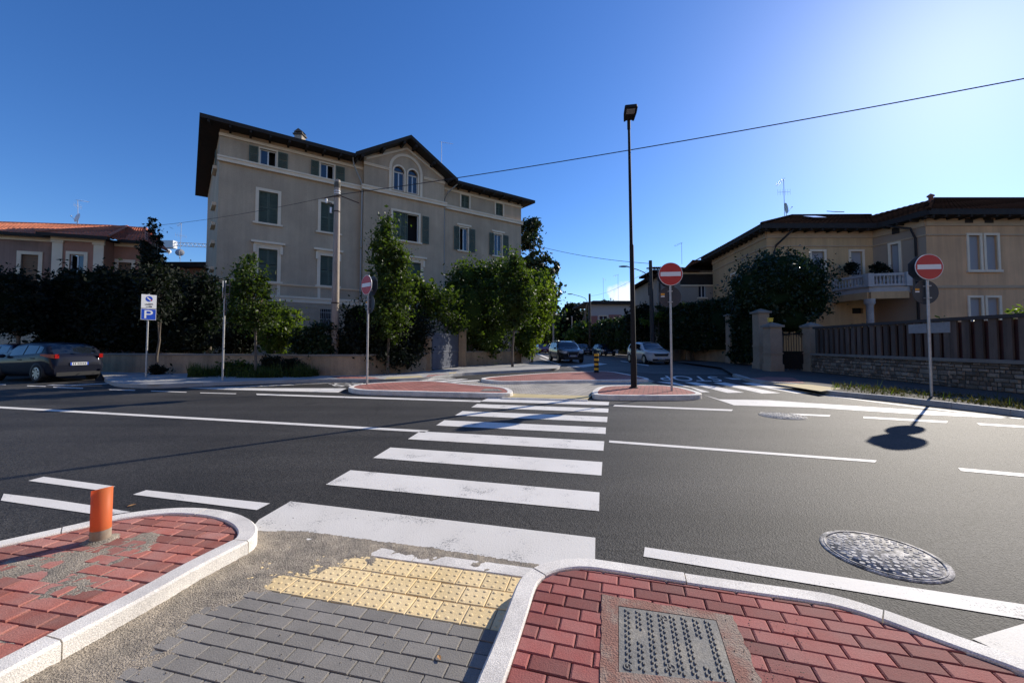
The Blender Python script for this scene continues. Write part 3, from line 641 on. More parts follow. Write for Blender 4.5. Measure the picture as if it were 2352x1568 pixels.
for q, m in (([(470, 207), (560, 230), (1130, 241), (1010, 217), (800, 206)], redfar), ([(1650, 217), (1740, 209), (1960, 172), (1700, 188)], redfar), ([(1135, 242), (1650, 218), (1600, 197), (1180, 217)], yelfar), ([(1960, 180), (2050, 165), (2060, 150), (1960, 160)], yelfar)):
    flat('tactile_paving' if m is yelfar else 'red_paving', [G(*ZL(*p), PV).to_2d() for p in q], PV - .002, m, pl)
er = [G(*Z6(x, y), PV).to_2d() for x, y in ((470, 128), (538, 147), (560, 158), (700, 178), (860, 190), (1000, 212), (1052, 225), (1080, 236), (1200, 247), (1500, 272), (1750, 300), (2100, 336), (2352, 366), (2700, 410))]
pr_ = tag(thing('pavement', None, None, (0, 0, 0)), kind='structure')
FX = lambda y: 13.15 + max(0, y - 12) * .1                     # line of the right-hand garden walls
PAVE_D = mat('dark_pavement_asphalt', (.075, .066, .056), (.055, .049, .043), scale=1.2, rough=.95, fine=.15, fscale=60)
flat('paving', er + [Vector((13.1, 7)), Vector((13.15, 12)), Vector((14.0, 20)), Vector((15.0, 30)), Vector((12.2, 30)), Vector((11.5, 22))], PV - .006, PAVE_D, pr_)
kerb('kerb', chaikin(er, 1, False)[::-1], -.15, -.02, PV, pr_, OLDKERB, 1.0, .15, closed=False)
flat('red_paving', [G(*Z6(x, y), PV).to_2d() for x, y in ((575, 158), (700, 176), (940, 186), (860, 152), (700, 145))], PV - .002, redfar, pr_)
flat('tactile_paving', [G(*Z6(x, y), PV).to_2d() for x, y in ((730, 190), (1040, 240), (1180, 222), (960, 195))], PV - .001, yelfar, pr_)

# ------------------------------------------------------------------ building helpers
class Wall:                       # a vertical plane: A (x,y), direction ang (deg from +Y towards +X); out = towards the street
    def __init__(s, A, ang=None, d=None):
        s.A = Vector(A[:2]); s.d = Vector((math.sin(R(ang)), math.cos(R(ang)))) if d is None else Vector(d).normalized(); s.n = Vector((s.d.y, -s.d.x))
        if s.n.dot(s.A) > 0: s.n = -s.n
    def P(s, u, z, o=0.0): q = s.A + s.d * u + s.n * o; return Vector((q.x, q.y, z))
    def sz(s, px, py):
        r = ray(px, py); t = s.A.dot(s.n) / (r.x * s.n.x + r.y * s.n.y); q = Vector((r.x * t, r.y * t)) - s.A
        return q.dot(s.d), CAMH + r.z * t
    def box(s, b, u0, u1, z0, z1, o0, o1, mi=0):
        b.box((u0, o0, z0), (u1, o1, z1), mi, lambda p: s.P(p.x, p.z, p.y))
def wall_holes(b, w, u0, u1, z0, z1, holes, depth=.22, mi=0, o=0.0):
    us = sorted({u0, u1, *[h[0] for h in holes], *[h[1] for h in holes]}); zs_ = sorted({z0, z1, *[h[2] for h in holes], *[h[3] for h in holes]})
    for a, c in zip(us, us[1:]):
        for e, f in zip(zs_, zs_[1:]):
            m = ((a + c) / 2, (e + f) / 2)
            if any(h[0] < m[0] < h[1] and h[2] < m[1] < h[3] for h in holes): continue
            b.poly([w.P(a, e, o), w.P(c, e, o), w.P(c, f, o), w.P(a, f, o)], mi)
    for h in holes:
        q = [(h[0], h[2]), (h[1], h[2]), (h[1], h[3]), (h[0], h[3])]
        for k in range(4):
            p0, p1 = q[k], q[(k + 1) % 4]; b.poly([w.P(*p0, o), w.P(*p1, o), w.P(*p1, o - depth), w.P(*p0, o - depth)], mi)
def louvre(b, w, u0, u1, z0, z1, o, t=.035):          # one shutter leaf with slats
    fr = .06
    w.box(b, u0, u0 + fr, z0, z1, o, o + t); w.box(b, u1 - fr, u1, z0, z1, o, o + t)
    zm = (z0 + z1) / 2
    for za, zb in ((z0, z0 + fr), (z1 - fr, z1), (zm - .03, zm + .03)): w.box(b, u0 + fr, u1 - fr, za, zb, o, o + t)
    k = z0 + fr
    while k < z1 - fr - .03:
        if not (zm - .07 < k < zm + .03):
            b.add([w.P(u0 + fr, k, o + t * .9), w.P(u1 - fr, k, o + t * .9), w.P(u1 - fr, k + .05, o + .006), w.P(u0 + fr, k + .05, o + .006)], [(0, 1, 2, 3)])
        k += .055
def window(root, w, u0, u1, z0, z1, state='closed', frame=.16, sill=True, lintel=None, o=0.0, sh_l=None, sh_r=None, trim=None, top=None, shm=None, dark='r'):
    """opening u0..u1 x z0..z1; state: closed shutters / open"""
    trim = trim or TRIM; shm = shm or GREENSH; b = MB()
    if frame:
        f = frame
        w.box(b, u0 - f, u0, z0, z1, o + .002, o + .05); w.box(b, u1, u1 + f, z0, z1, o + .002, o + .05); w.box(b, u0 - f, u1 + f, z1, z1 + f, o + .003, o + .053)
    if sill: w.box(b, u0 - frame - .12, u1 + frame + .12, z0 - .12, z0, o - .02, o + .13)
    if lintel:
        w.box(b, u0 - frame - .06, u1 + frame + .06, z1 + frame, z1 + frame + .12, o + .002, o + .09)
        w.box(b, u0 - frame - .22, u1 + frame + .22, z1 + frame + .12, z1 + frame + .26, o + .001, o + .22)
        for e in (u0 - frame - .1, u1 + frame - .06): w.box(b, e, e + .16, z1 - .3, z1 + frame, o + .056, o + .14)
    if not b.f: w.box(b, u0, u1, z0 - .03, z0, o - .15, o + .02)
    win = obj('window', b, trim, root)
    if state == 'closed':
        um = (u0 + u1) / 2
        for a, c in ((u0 + .01, um - .006), (um + .006, u1 - .01)):
            s_ = MB(); louvre(s_, w, a, c, z0 + .01, z1 - .01, o - .10); obj('shutter', s_, shm, win)
        bk = MB(); bk.poly([w.P(u0, z0, o - .2), w.P(u1, z0, o - .2), w.P(u1, z1, o - .2), w.P(u0, z1, o - .2)]); obj('pane', bk, DARKIN, win, fix=False)
    else:
        um = (u0 + u1) / 2; fb = MB(); fr = .055
        for a, c in ((u0, u0 + fr), (u1 - fr, u1), (um - fr * .7, um + fr * .7)): w.box(fb, a, c, z0, z1, o - .17, o - .11)
        w.box(fb, u0 + fr, u1 - fr, z0, z0 + fr, o - .168, o - .112); w.box(fb, u0 + fr, u1 - fr, z1 - fr, z1, o - .168, o - .112)
        obj('sash', fb, WINWHITE, win)
        for a, c, s in ((u0, um, 'l'), (um, u1, 'r')):
            pb = MB(); oo = o - .14 if s != dark else o - .7
            pb.poly([w.P(a, z0, oo), w.P(c, z0, oo), w.P(c, z1, oo), w.P(a, z1, oo)]); obj('pane', pb, PANE if s != dark else DARKIN, win, fix=False)
            if s == dark:
                pb = MB()
                for q in ((a, a), (c, c)): pb.poly([w.P(q[0], z0, o - .18), w.P(q[0], z0, o - .7), w.P(q[0], z1, o - .7), w.P(q[0], z1, o - .18)])
                obj('reveal', pb, DARKIN, win, fix=False)
        for q in (sh_l, sh_r):
            if q: s_ = MB(); louvre(s_, w, q[0], q[1], z0 - .02, z1 + .02, o + .06); obj('shutter', s_, shm, win)
    return win
def tiles(b, p00, p10, p11, p01, period=.24, row=.34, amp=.035, step=.03, mi=0):
    p00, p10, p11, p01 = map(Vector, (p00, p10, p11, p01)); nrm = (p10 - p00).cross(p01 - p00).normalized()
    if nrm.z < 0: nrm = -nrm
    Lw = max((p10 - p00).length, (p11 - p01).length); nc = max(2, int(Lw / period)) * 4; nr = max(2, int((p01 - p00).length / row)); vs = []; rows = []
    for r in range(nr):
        for e in (0, 1):
            c = (r + e) / nr; lift = step * (1 - e) ; a0, a1 = p00.lerp(p01, c), p10.lerp(p11, c); rows.append([a0.lerp(a1, k / nc) + nrm * (lift + amp * math.cos(2 * math.pi * (k % 4) / 4)) for k in range(nc + 1)])
    for r_ in rows: vs += r_
    m = nc + 1
    for r in range(len(rows) - 1):
        base = len(b.v)
    o_ = len(b.v); b.v.extend([tuple(v) for v in vs])
    for r in range(len(rows) - 1):
        for k in range(nc):
            b.f.append((o_ + r * m + k, o_ + r * m + k + 1, o_ + (r + 1) * m + k + 1, o_ + (r + 1) * m + k)); b.m.append(mi); b.r.append(((k // 4) * 7919 + r * 104729) % 997 / 997); b.smooth.append(False)
ROOFRED = mat('red_roof_tile', (.60, .19, .09), (.42, .14, .075), scale=1.5, rough=.85, tint=.3, fine=.15, fscale=8)
ROOFBR = mat('brown_roof_tile', (.040, .021, .014), (.026, .016, .012), scale=1.5, rough=1, tint=.3, spec=0)

# ------------------------------------------------------------------ the grey palazzo
WA = V(497, 600, 24); F0 = Wall((WA.x, WA.y), 55)
Bd = thing('apartment_building', 'large grey four storey apartment building with dark overhanging eaves, green shutters and central gable', 'building', (WA.x, WA.y, 0))
BE = 22.95; BS0, BS1 = 8.49, 14.86; FB = Wall(tuple(F0.P(0, 0, .35))[:2], d=F0.d)
back = Wall((WA.x, WA.y), d=(WA.x * 0 - .62, .78)); sideL = Vector((-.20, 1)).normalized()
sideL = (V(463, 700, 40).to_2d() - WA.to_2d()).normalized(); DEP = 14.0
ZT = 14.95
# openings
L2 = [(2.10, 3.0, 12.95, 14.0), (5.65, 6.52, 12.95, 14.0)]; L1 = [(2.09, 3.15, 9.2, 11.25), (5.72, 6.8, 9.2, 11.25)]; L0 = [(2.15, 3.19, 5.45, 7.53), (5.75, 6.77, 5.45, 7.53)]
LB = [(2.2, 3.1, 2.3, 3.82), (5.8, 6.75, 2.3, 3.82)]
R2 = [(16.6, 17.38, 13.07, 14.15), (20.1, 20.88, 13.07, 14.15)]; R1 = [(16.48, 17.27, 9.35, 11.3), (19.94, 20.75, 9.35, 11.3)]; R0 = [(16.45, 17.3, 5.45, 7.53), (19.95, 20.75, 5.45, 7.53)]
b = MB(); wall_holes(b, F0, 0, BS0 + .02, 4.4, ZT, L2 + L1 + L0); wall_holes(b, F0, BS1 - .02, BE, 4.4, ZT, R2 + R1 + R0)
A2 = WA.to_2d(); S1 = A2 + sideL * DEP; E0 = F0.P(BE, 0).to_2d(); E1 = E0 + sideL * DEP
for p, q in ((A2, S1), (S1, E1), (E1, E0)): b.poly([(p.x, p.y, 0), (q.x, q.y, 0), (q.x, q.y, ZT), (p.x, p.y, ZT)])
AR = [(10.68, 11.48, 13.17, 14.6), (11.79, 12.57, 13.17, 14.6)]; BW1 = (10.65, 12.68, 9.35, 11.5); BW0 = (10.55, 12.9, 5.45, 7.75)
wall_holes(b, FB, BS0, BS1, 4.4, 14.6, AR + [BW1, BW0])
# wall above the arch springing: a fan of faces leaves the two half-round heads open
def arch_fill(b, w, u0, u1, zs0, z1, cuts, o=0.0):
    prof = []
    for (a, c) in cuts:
        m, r = (a + c) / 2, (c - a) / 2; prof.append([(m - r * math.cos(math.pi * k / 12), zs0 + r * math.sin(math.pi * k / 12)) for k in range(13)])
    xs = u0
    for pr in prof:
        b.poly([w.P(xs, zs0, o), w.P(pr[0][0], zs0, o), w.P(pr[0][0], z1, o), w.P(xs, z1, o)])
        for p, q in zip(pr, pr[1:]):
            b.poly([w.P(*p, o), w.P(*q, o), w.P(q[0], z1, o), w.P(p[0], z1, o)]); b.poly([w.P(*p, o), w.P(*q, o), w.P(*q, o - .22), w.P(*p, o - .22)])
        xs = pr[-1][0]
    b.poly([w.P(xs, zs0, o), w.P(u1, zs0, o), w.P(u1, z1, o), w.P(xs, z1, o)])
arch_fill(b, FB, BS0, BS1, 14.6, 15.05, [(10.68, 11.48), (11.79, 12.57)])
GA = ((BS0 + BS1) / 2, 17.1)
b.poly([FB.P(BS0, 15.05), FB.P(BS1, 15.05), FB.P(GA[0], GA[1])])
for u in (BS0, BS1): b.poly([FB.P(u, 0), FB.P(u, 0, -.35), FB.P(u, 15.05, -.35), FB.P(u, 15.05)])
obj('wall', b, STUCCO, Bd, fix=False)
# basement with courses
b = MB(); wall_holes(b, F0, 0, BS0 + .02, 0, 4.2, LB, o=.06); wall_holes(b, F0, BS1 - .02, BE, 0, 4.2, [(16.4, 17.2, 2.3, 3.8), (19.9, 20.7, 2.3, 3.8)], o=.06); wall_holes(b, FB, BS0 - .05, BS1 + .05, 0, 4.2, [], o=.06)
z = .5
while z < 4.1:
    for w_, a, c in ((F0, -.02, 2.0), (F0, 3.3, 5.6), (F0, 6.95, BS0 - .1), (F0, BS1 + .1, 16.2), (F0, 17.4, 19.7), (F0, 20.9, BE)): w_.box(b, a, c, z, z + .36, .05, .085)
    z += .42
obj('plinth', b, RUST, Bd)
for w_, a, c, zz0, zz1, pr in ((F0, -.06, BS0, 4.17, 4.56, .12), (F0, -.03, BS0, 5.26, 5.34, .07), (F0, -.1, BS0, 12.6, 12.92, .2), (F0, -.05, BS0, 14.2, 14.34, .09), (F0, BS1, BE + .06, 4.17, 4.56, .12), (F0, BS1, BE + .03, 5.26, 5.34, .07), (F0, BS1, BE + .1, 12.6, 12.92, .2), (F0, BS1, BE + .05, 14.2, 14.34, .09),
                            (FB, BS0 - .12, BS1 + .12, 4.17, 4.56, .12), (FB, BS0 - .18, BS1 + .18, 12.62, 12.95, .2), (FB, BS0 - .04, 10.40, 14.5, 14.66, .08), (FB, 13.05, BS1 + .04, 14.5, 14.66, .08)):
    b = MB(); w_.box(b, a, c, zz0, zz1, .001, pr); w_.box(b, a, c, zz1 - (zz1 - zz0) * .35, zz1 + .002, .002, pr + .05); obj('cornice', b, TRIM, Bd)
b = MB()
for s in (-1, 1):     # raking mouldings of the gable
    p, q = (GA[0] + s * 3.05, 14.95), (GA[0], 16.55)
    b.extr([FB.P(p[0], p[1] - .09, .002), FB.P(q[0], q[1] - .09, .002), FB.P(q[0], q[1] + .07, .002), FB.P(p[0], p[1] + .07, .002)], tuple(FB.P(0, 0, .09) - FB.P(0, 0, 0)))
obj('gable_moulding', b, TRIM, Bd)
for (cu, r0, r1, zc, n_) in ((11.63, 1.13, 1.33, 14.75, 20), (11.08, .40, .52, 14.6, 12), (12.18, .39, .51, 14.6, 12)):
    b = MB(); ring = [(cu - r * math.cos(math.pi * k / n_), zc + r * math.sin(math.pi * k / n_), r) for k in range(n_ + 1) for r in (r0, r1)]
    for k in range(n_):
        q = [ring[2 * k], ring[2 * k + 1], ring[2 * k + 3], ring[2 * k + 2]]; b.extr([FB.P(x, zv, .003) for x, zv, _ in q], tuple(FB.P(0, 0, .07) - FB.P(0, 0, 0)))
    obj('arch_moulding', b, TRIM, Bd)
for a, c in ((10.30, 10.50), (12.76, 12.96)): b = MB(); FB.box(b, a, c, 12.95, 14.75, .003, .073); obj('jamb', b, TRIM, Bd)
for a, c in ((10.56, 10.68), (11.48, 11.60), (11.67, 11.79), (12.57, 12.69)): b = MB(); FB.box(b, a, c, 13.1, 14.6, .0035, .06); obj('jamb', b, TRIM, Bd)
for uu in (2.0, 3.2, 5.6, 6.8): b = MB(); F0.box(b, uu, uu + .18, 4.56, 5.26, .001, .04); obj('apron_strip', b, TRIM, Bd)
for a, c, zz0, zz1 in AR:
    fb = MB(); m_, r_ = (a + c) / 2, (c - a) / 2
    for x0, x1 in ((a, a + .05), (c - .05, c), (m_ - .04, m_ + .04)): FB.box(fb, x0, x1, zz0, 14.55, -.16, -.1)
    FB.box(fb, a + .05, c - .05, 14.5, 14.6, -.165, -.095); FB.box(fb, a + .05, c - .05, zz0, zz0 + .06, -.165, -.095)
    wn_ = obj('arched_window', fb, WINWHITE, Bd); pb = MB()
    pb.poly([FB.P(a, zz0, -.14), FB.P(c, zz0, -.14)] + [FB.P(m_ + r_ * math.cos(math.pi * k / 10), 14.6 + r_ * math.sin(math.pi * k / 10), -.14) for k in range(11)]); obj('pane', pb, PANE, wn_, fix=False)
window(Bd, F0, *L2[0], state='open', frame=.09, sill=False, sh_l=(1.5, 2.0), sh_r=(3.1, 3.65)); window(Bd, F0, *L2[1], state='open', frame=.09, sill=False, sh_l=(5.05, 5.55), sh_r=(6.65, 7.22))
for h in L1: window(Bd, F0, *h, frame=.18)
for h in L0: window(Bd, F0, *h, frame=.2, lintel=True)
w1 = window(Bd, FB, 10.65, 12.68, 9.35, 11.5, state='open', frame=.16, sh_r=(12.98, 13.52), dark='r')
s_ = MB(); louvre(s_, FB, 10.66, 11.24, 9.36, 11.49, -.08); obj('shutter', s_, GREENSH, w1); s_ = MB(); louvre(s_, FB, 11.25, 11.82, 9.36, 11.49, -.08); obj('shutter', s_, GREENSH, w1)
window(Bd, FB, *BW0, frame=.2, lintel=True)
for h in R2: window(Bd, F0, *h, frame=.12, sill=False)
window(Bd, F0, *R1[0], state='open', frame=.12, sh_l=(15.92, 16.42), sh_r=(17.36, 17.95), dark='l', lintel=False); window(Bd, F0, *R1[1], state='open', frame=.12, sh_l=(19.4, 19.88), sh_r=(20.85, 21.45), dark='x')
for u in (16.2, 19.7): b = MB(); F0.box(b, u, u + 1.35, 11.45, 11.6, .002, .12); obj('lintel', b, TRIM, Bd)
for h in R0: window(Bd, F0, *h, frame=.18, lintel=True)
for h in LB:
    g = MB(); k = h[0] + .06
    while k < h[1]: g.tube([F0.P(k, h[2], .09), F0.P(k, h[3], .09)], .012, 5); k += .12
    for zc in (h[2] + .3, h[2] + .8, h[3] - .25): F0.box(g, h[0] - .03, h[1] + .03, zc, zc + .025, .075, .105)
    gg = obj('window_grille', g, STEEL, Bd); pb = MB(); pb.poly([F0.P(h[0], h[2], -.1), F0.P(h[1], h[2], -.1), F0.P(h[1], h[3], -.1), F0.P(h[0], h[3], -.1)]); obj('pane', pb, DARKIN, gg, fix=False)
# side windows of the left flank seen edge-on
WS = Wall((A2.x, A2.y), d=sideL); WS.n = -Vector((WS.d.y, -WS.d.x)) if Vector((WS.d.y, -WS.d.x)).dot(F0.d) > 0 else Vector((WS.d.y, -WS.d.x))
for zc in (12.8, 10.4, 9.1, 7.9, 6.2): b = MB(); WS.box(b, 2.0, 3.5, zc, zc + .2, .002, .22); obj('side_sill', b, TRIM, Bd)
b = MB(); WS.box(b, 2.1, 2.6, 13.02, 14.1, .05, .1); obj('side_shutter', b, GREENSH, Bd)
# roof: eaves, slopes, gable roof
OV = .95; ZE = 14.62
def roofplan(o):   # plan polygon with overhang
    return [A2 - F0.d * o + F0.n * o, E0 + F0.d * o + F0.n * o, E1 + F0.d * o - F0.n * o, S1 - F0.d * o - F0.n * o]
rp = roofplan(OV); q_ = lambda u, o: F0.P(u, 0, o).to_2d(); rp_low = [rp[0], q_(8.0, OV), q_(8.0, -.3), q_(15.35, -.3), q_(15.35, OV)] + rp[1:]; ri_ = [p.lerp(sum(rp, Vector((0, 0))) / 4, .62) for p in rp]
b = MB()
b.poly([(p.x, p.y, ZE) for p in rp_low])
for k in range(len(rp_low)):
    p, q = rp_low[k], rp_low[(k + 1) % len(rp_low)]
    b.poly([(p.x, p.y, ZE), (q.x, q.y, ZE), (q.x, q.y, ZE + .24), (p.x, p.y, ZE + .24)])
k = 0.0
while k < BE + 1:
    if not 7.9 < k - .54 < 15.4: F0.box(b, k - .6, k - .48, ZE - .14, ZE - .004, .01, OV - .05)
    k += 1.05
rf = obj('roof', b, EAVE, Bd)
b = MB()
for k in range(4):
    p, q, pi_, qi_ = rp[k], rp[(k + 1) % 4], ri_[k], ri_[(k + 1) % 4]
    if k == 0:
        mid = lambda u: (F0.P(u, ZE + .245, OV), F0.P(u, ZE + 2.3, -6.2))
        for a_, c_ in (((p, pi_), 8.0), ((q, qi_), 15.35)):
            m0, m1 = mid(c_); b.poly([(a_[0].x, a_[0].y, ZE + .245), m0, m1, (a_[1].x, a_[1].y, ZE + 2.3)])
        continue
    b.poly([(p.x, p.y, ZE + .245), (q.x, q.y, ZE + .245), (qi_.x, qi_.y, ZE + 2.3), (pi_.x, pi_.y, ZE + 2.3)])
b.poly([(p.x, p.y, ZE + 2.3) for p in ri_])
obj('roof_tiles', b, ROOFBR, rf)
b = MB(); o1 = OV
for s in (-1, 1):
    lo2, hi2 = (GA[0] + s * 3.98, 14.58), (GA[0], 17.0)
    q = [FB.P(*lo2, o1), FB.P(*hi2, o1), FB.P(*hi2, -6), FB.P(*lo2, -6)]; b.extr(q, (0, 0, .26))
    for t in (.12, .5, .88):
        c = (lo2[0] + (hi2[0] - lo2[0]) * t, lo2[1] + (hi2[1] - lo2[1]) * t); FB.box(b, c[0] - .09, c[0] + .09, c[1] - .22, c[1] - .01 , .01, o1 - .08)
obj('gable_roof', b, EAVE, rf)
def chimney(root, p, w, h, m, capm):
    b = MB(); b.box((p.x - w / 2, p.y - w / 2, p.z - 1), (p.x + w / 2, p.y + w / 2, p.z + h)); c = obj('chimney', b, m, root)
    b = MB(); b.box((p.x - w * .66, p.y - w * .66, p.z + h + .01), (p.x + w * .66, p.y + w * .66, p.z + h + .1))
    b.add([(p.x - w * .6, p.y - w * .5, p.z + h + .25), (p.x + w * .6, p.y - w * .5, p.z + h + .25), (p.x, p.y - w * .5, p.z + h + .5), (p.x - w * .6, p.y + w * .5, p.z + h + .25), (p.x + w * .6, p.y + w * .5, p.z + h + .25), (p.x, p.y + w * .5, p.z + h + .5)], [(0, 1, 2), (3, 5, 4), (0, 2, 5, 3), (1, 4, 5, 2), (0, 3, 4, 1)])
    for a in (-1, 1):
        for e in (-1, 1): b.box((p.x + a * w * .45 - .06, p.y + e * w * .4 - .06, p.z + h + .1), (p.x + a * w * .45 + .06, p.y + e * w * .4 + .06, p.z + h + .25))
    obj('chimney_cap', b, capm, c)
cp = V(689, 318, 29.5); chimney(rf, cp - Vector((0, 0, .0)), .55, .15, CONC, mat('dark_cowl', (.10, .085, .07), rough=.9))
# downpipes
b = MB(); b.tube([F0.P(7.6, 14.66, .75), F0.P(7.75, 14.2, .45), F0.P(8.3, 13.2, .3), F0.P(8.38, 12.9, .3), F0.P(8.38, 2.2, .16), F0.P(8.38, .2, .16)], .05, 8); obj('downpipe', b, ZINC, Bd); b = MB()
b.tube([F0.P(15.9, 14.66, .75), F0.P(15.2, 13.9, .3), F0.P(14.98, 13.3, .16), F0.P(14.98, 12.4, .16), F0.P(14.98, .2, .14)], .05, 8)
obj('downpipe', b, ZINC, Bd)
def antenna(root, p, h, kind=0, lean=0.0, m=None, face=0.0, s=1.0):
    b = MB(); m = m or mat('antenna_metal', (.35, .35, .36), rough=.5, metal=.6); t = p + Vector((lean, 0, h)); b.tube([p - Vector((0, 0, .6)), t], .02 * s, 6)
    d = Vector((math.cos(face), math.sin(face), -.12)); e = Vector((-math.sin(face), math.cos(face), 0))
    b.tube([t - d * .2 * s, t + d * 1.1 * s], .012 * s, 4)
    for k in range(8): c = t + d * (k * .14) * s; l = (.16 + .025 * k) * s; b.tube([c - e * l * .4 + Vector((0, 0, -.1 * s)), c + e * l * .4 + Vector((0, 0, .1 * s))], .008 * s, 4)
    if kind:
        t2 = p + Vector((lean * .7, 0, h * .62)); b.tube([t2 - e * .5 * s, t2 + e * .5 * s], .012 * s, 4)
        for k in range(6): c = t2 + e * (-.5 + .2 * k) * s; b.tube([c - Vector((0, 0, .25 * s)), c + Vector((0, 0, .25 * s))], .008 * s, 4)
    return obj('antenna', b, m, root)
antenna(rf, V(1014, 372, 37), 1.9, 0, 0, None, .1, 1.0)
def dish(root, p, r, face):
    b = MB(); prof = [(r * t, -.18 * r * (1 - t * t)) for t in (0.01, .3, .55, .8, 1)]; b.lathe(prof, 20, axis='y')
    b.tube([(0, -.1 * r, -r * .8), (0, -r * .9, -.1 * r)], .012, 5); b.ell((0, -r * .9, -.1 * r), (.05, .05, .05), 4)
    b.tube([(0, 0, 0), (0, .25 * r, 0), (0, .25 * r, -r * 1.6)], .025, 6)
    rot = Matrix.Rotation(face, 3, 'Z') @ Matrix.Rotation(R(-12), 3, 'X'); b.v = [tuple(rot @ Vector(v) + p) for v in b.v]
    return obj('satellite_dish', b, mat('dish_white', (.72, .72, .70), rough=.5), root)

# ------------------------------------------------------------------ left neighbour with red roof
LA = V(-60, 530, 26.5); LH = Wall((LA.x, LA.y), 71)
SALMON = mat('salmon_stucco', (.42, .20, .13), (.34, .17, .115), scale=.7, rough=.95, fine=.08, fscale=20); GREYST = mat('grey_side_stucco', (.26, .235, .21), (.22, .20, .18), scale=.8, rough=.95)
BROWNSH = mat('brown_roller_shutter', (.20, .115, .06), rough=.7, tint=.1)
Lh = thing('villa', 'salmon villa with red tiled hip roof and white dish behind the dark evergreens', 'house', (LA.x, LA.y, 0))
ua = LH.sz(6, 533)[0]; ub = LH.sz(118, 540)[0]; uc = LH.sz(238, 550)[0]; ud = LH.sz(322, 562)[0] - .6; ZL_ = 8.85
BO = 1.1
LB_ = Wall(tuple(LH.P(0, 0, BO))[:2], d=LH.d); ub2 = LB_.sz(122, 540)[0]; uc2 = LB_.sz(240, 550)[0]
wl = [(LH.sz(49, 600)[0], LH.sz(89, 600)[0], 4.9, 7.6)]; wb = [(LB_.sz(160, 600)[0], LB_.sz(193, 600)[0], 5.2, 7.6)]; wr = [(LH.sz(273, 600)[0], LH.sz(303, 600)[0], 4.9, 7.4)]
b = MB(); wall_holes(b, LH, ua - 6, ub2 + .1, 0, ZL_, wl, mi=0); wall_holes(b, LH, uc2 - .1, ud + .6, 0, ZL_, wr, mi=1); wall_holes(b, LB_, ub2, uc2, 0, ZL_ - .1, wb, mi=1)
for u in (ub2, uc2): b.poly([LB_.P(u, 0), LB_.P(u, 0, -BO), LB_.P(u, ZL_ - .1, -BO), LB_.P(u, ZL_ - .1)], 1)
e0 = LH.P(ud + .6, 0).to_2d(); e1 = e0 - LH.n * 2.5; b.poly([(e0.x, e0.y, 0), (e1.x, e1.y, 0), (e1.x, e1.y, ZL_), (e0.x, e0.y, ZL_)], 0)
obj('wall', b, [mat('dull_salmon_stucco', (.33, .20, .15), (.26, .17, .13), scale=.5, rough=.95, streak=.3), SALMON], Lh, fix=False)
for w_, u in ((LB_, ub2), (LB_, uc2 - .55)): b = MB(); w_.box(b, u, u + .55, 0, ZL_ - .35, .002, .06); w_.box(b, u - .06, u + .61, ZL_ - .5, ZL_ - .36, .003, .12); obj('pilaster', b, TRIM, Lh)
for w_, q in ((LH, (ua - 6, ub2 - .06, ZL_ - .3, ZL_, .001, .12)), (LB_, (ub2 - .05, uc2 + .05, ZL_ - .35, ZL_ - .1, .001, .14)), (LH, (uc2 + .06, ud + .6, ZL_ - .3, ZL_, .001, .12))): b = MB(); w_.box(b, *q); obj('cornice', b, TRIM, Lh)
def shutter_win(root, w, h, m, frame=.22, split=False):
    u0, u1, z0, z1 = h; b = MB(); f = frame
    w.box(b, u0 - f, u0, z0, z1, .002, .06); w.box(b, u1, u1 + f, z0, z1, .002, .06); w.box(b, u0 - f, u1 + f, z1, z1 + f, .003, .065); w.box(b, u0 - f - .05, u1 + f + .05, z0 - .14, z0, -.02, .12)
    win = obj('window', b, TRIM, root); s_ = MB()
    k = z0
    while k < z1 - .01: w.box(s_, u0, u1, k + .004, min(k + .05, z1), -.12, -.095); k += .054
    w.box(s_, u0, u1, z0, z1, -.14, -.125); obj('roller_shutter', s_, m, win); return win
shutter_win(Lh, LH, wl[0], BROWNSH); shutter_win(Lh, LH, wr[0], BROWNSH); window(Lh, LB_, *wb[0], state='open', frame=.2, dark='l')
OVL = .6; b = MB(); zr = ZL_ + .05; ridge_u = (LH.sz(150, 515)[0], LH.sz(222, 515)[0])
sf = MB(); sf.poly([LH.P(ua - 7, zr - .03, OVL), LH.P(ud + 1.2, zr - .03, OVL), LH.P(ud + 1.2, zr - .03, -3), LH.P(ua - 7, zr - .03, -3)]); sf.poly([LB_.P(ub2 - .5, zr - .15, OVL), LB_.P(uc2 + .5, zr - .15, OVL), LB_.P(uc2 + .5, zr - .15, -2), LB_.P(ub2 - .5, zr - .15, -2)])
r0 = LH.P(ridge_u[0], zr + 2.35, -5.2); r1 = LH.P(ridge_u[1] + .6, zr + 2.35, -5.2); rl = LH.P(ua - 8, zr + 1.7, -5.2)
tiles(b, LH.P(ua - 7, zr, OVL), LH.P(ub2 + .8, zr, OVL), r0, rl); tiles(b, LH.P(ub2 + .8, zr, OVL), LH.P(ud + 1.2, zr, OVL), r1, r0)
tiles(b, LH.P(ud + 1.2, zr, OVL), LH.P(ud + 1.2, zr, -3), r1 + (LH.P(0, 0, -.4) - LH.P(0, 0, 0)), r1)
ap = LH.P((ub2 + uc2) / 2 + .3, zr + 2.1, -3.8); tiles(b, LB_.P(ub2 - .5, zr - .1, OVL), LB_.P(uc2 + .5, zr - .1, OVL), ap, ap - LH.d.to_3d() * .15)
tiles(b, LB_.P(uc2 + .5, zr - .1, OVL), LB_.P(uc2 + 1.4, zr + .2, -4), ap + LH.d.to_3d() * .1, ap); tiles(b, LB_.P(ub2 - 1.4, zr + .2, -4), LB_.P(ub2 - .5, zr - .1, OVL), ap, ap - LH.d.to_3d() * .1)
rfL = obj('roof', b, ROOFRED, Lh, fix=False); obj('soffit', sf, EAVE, rfL, fix=False)
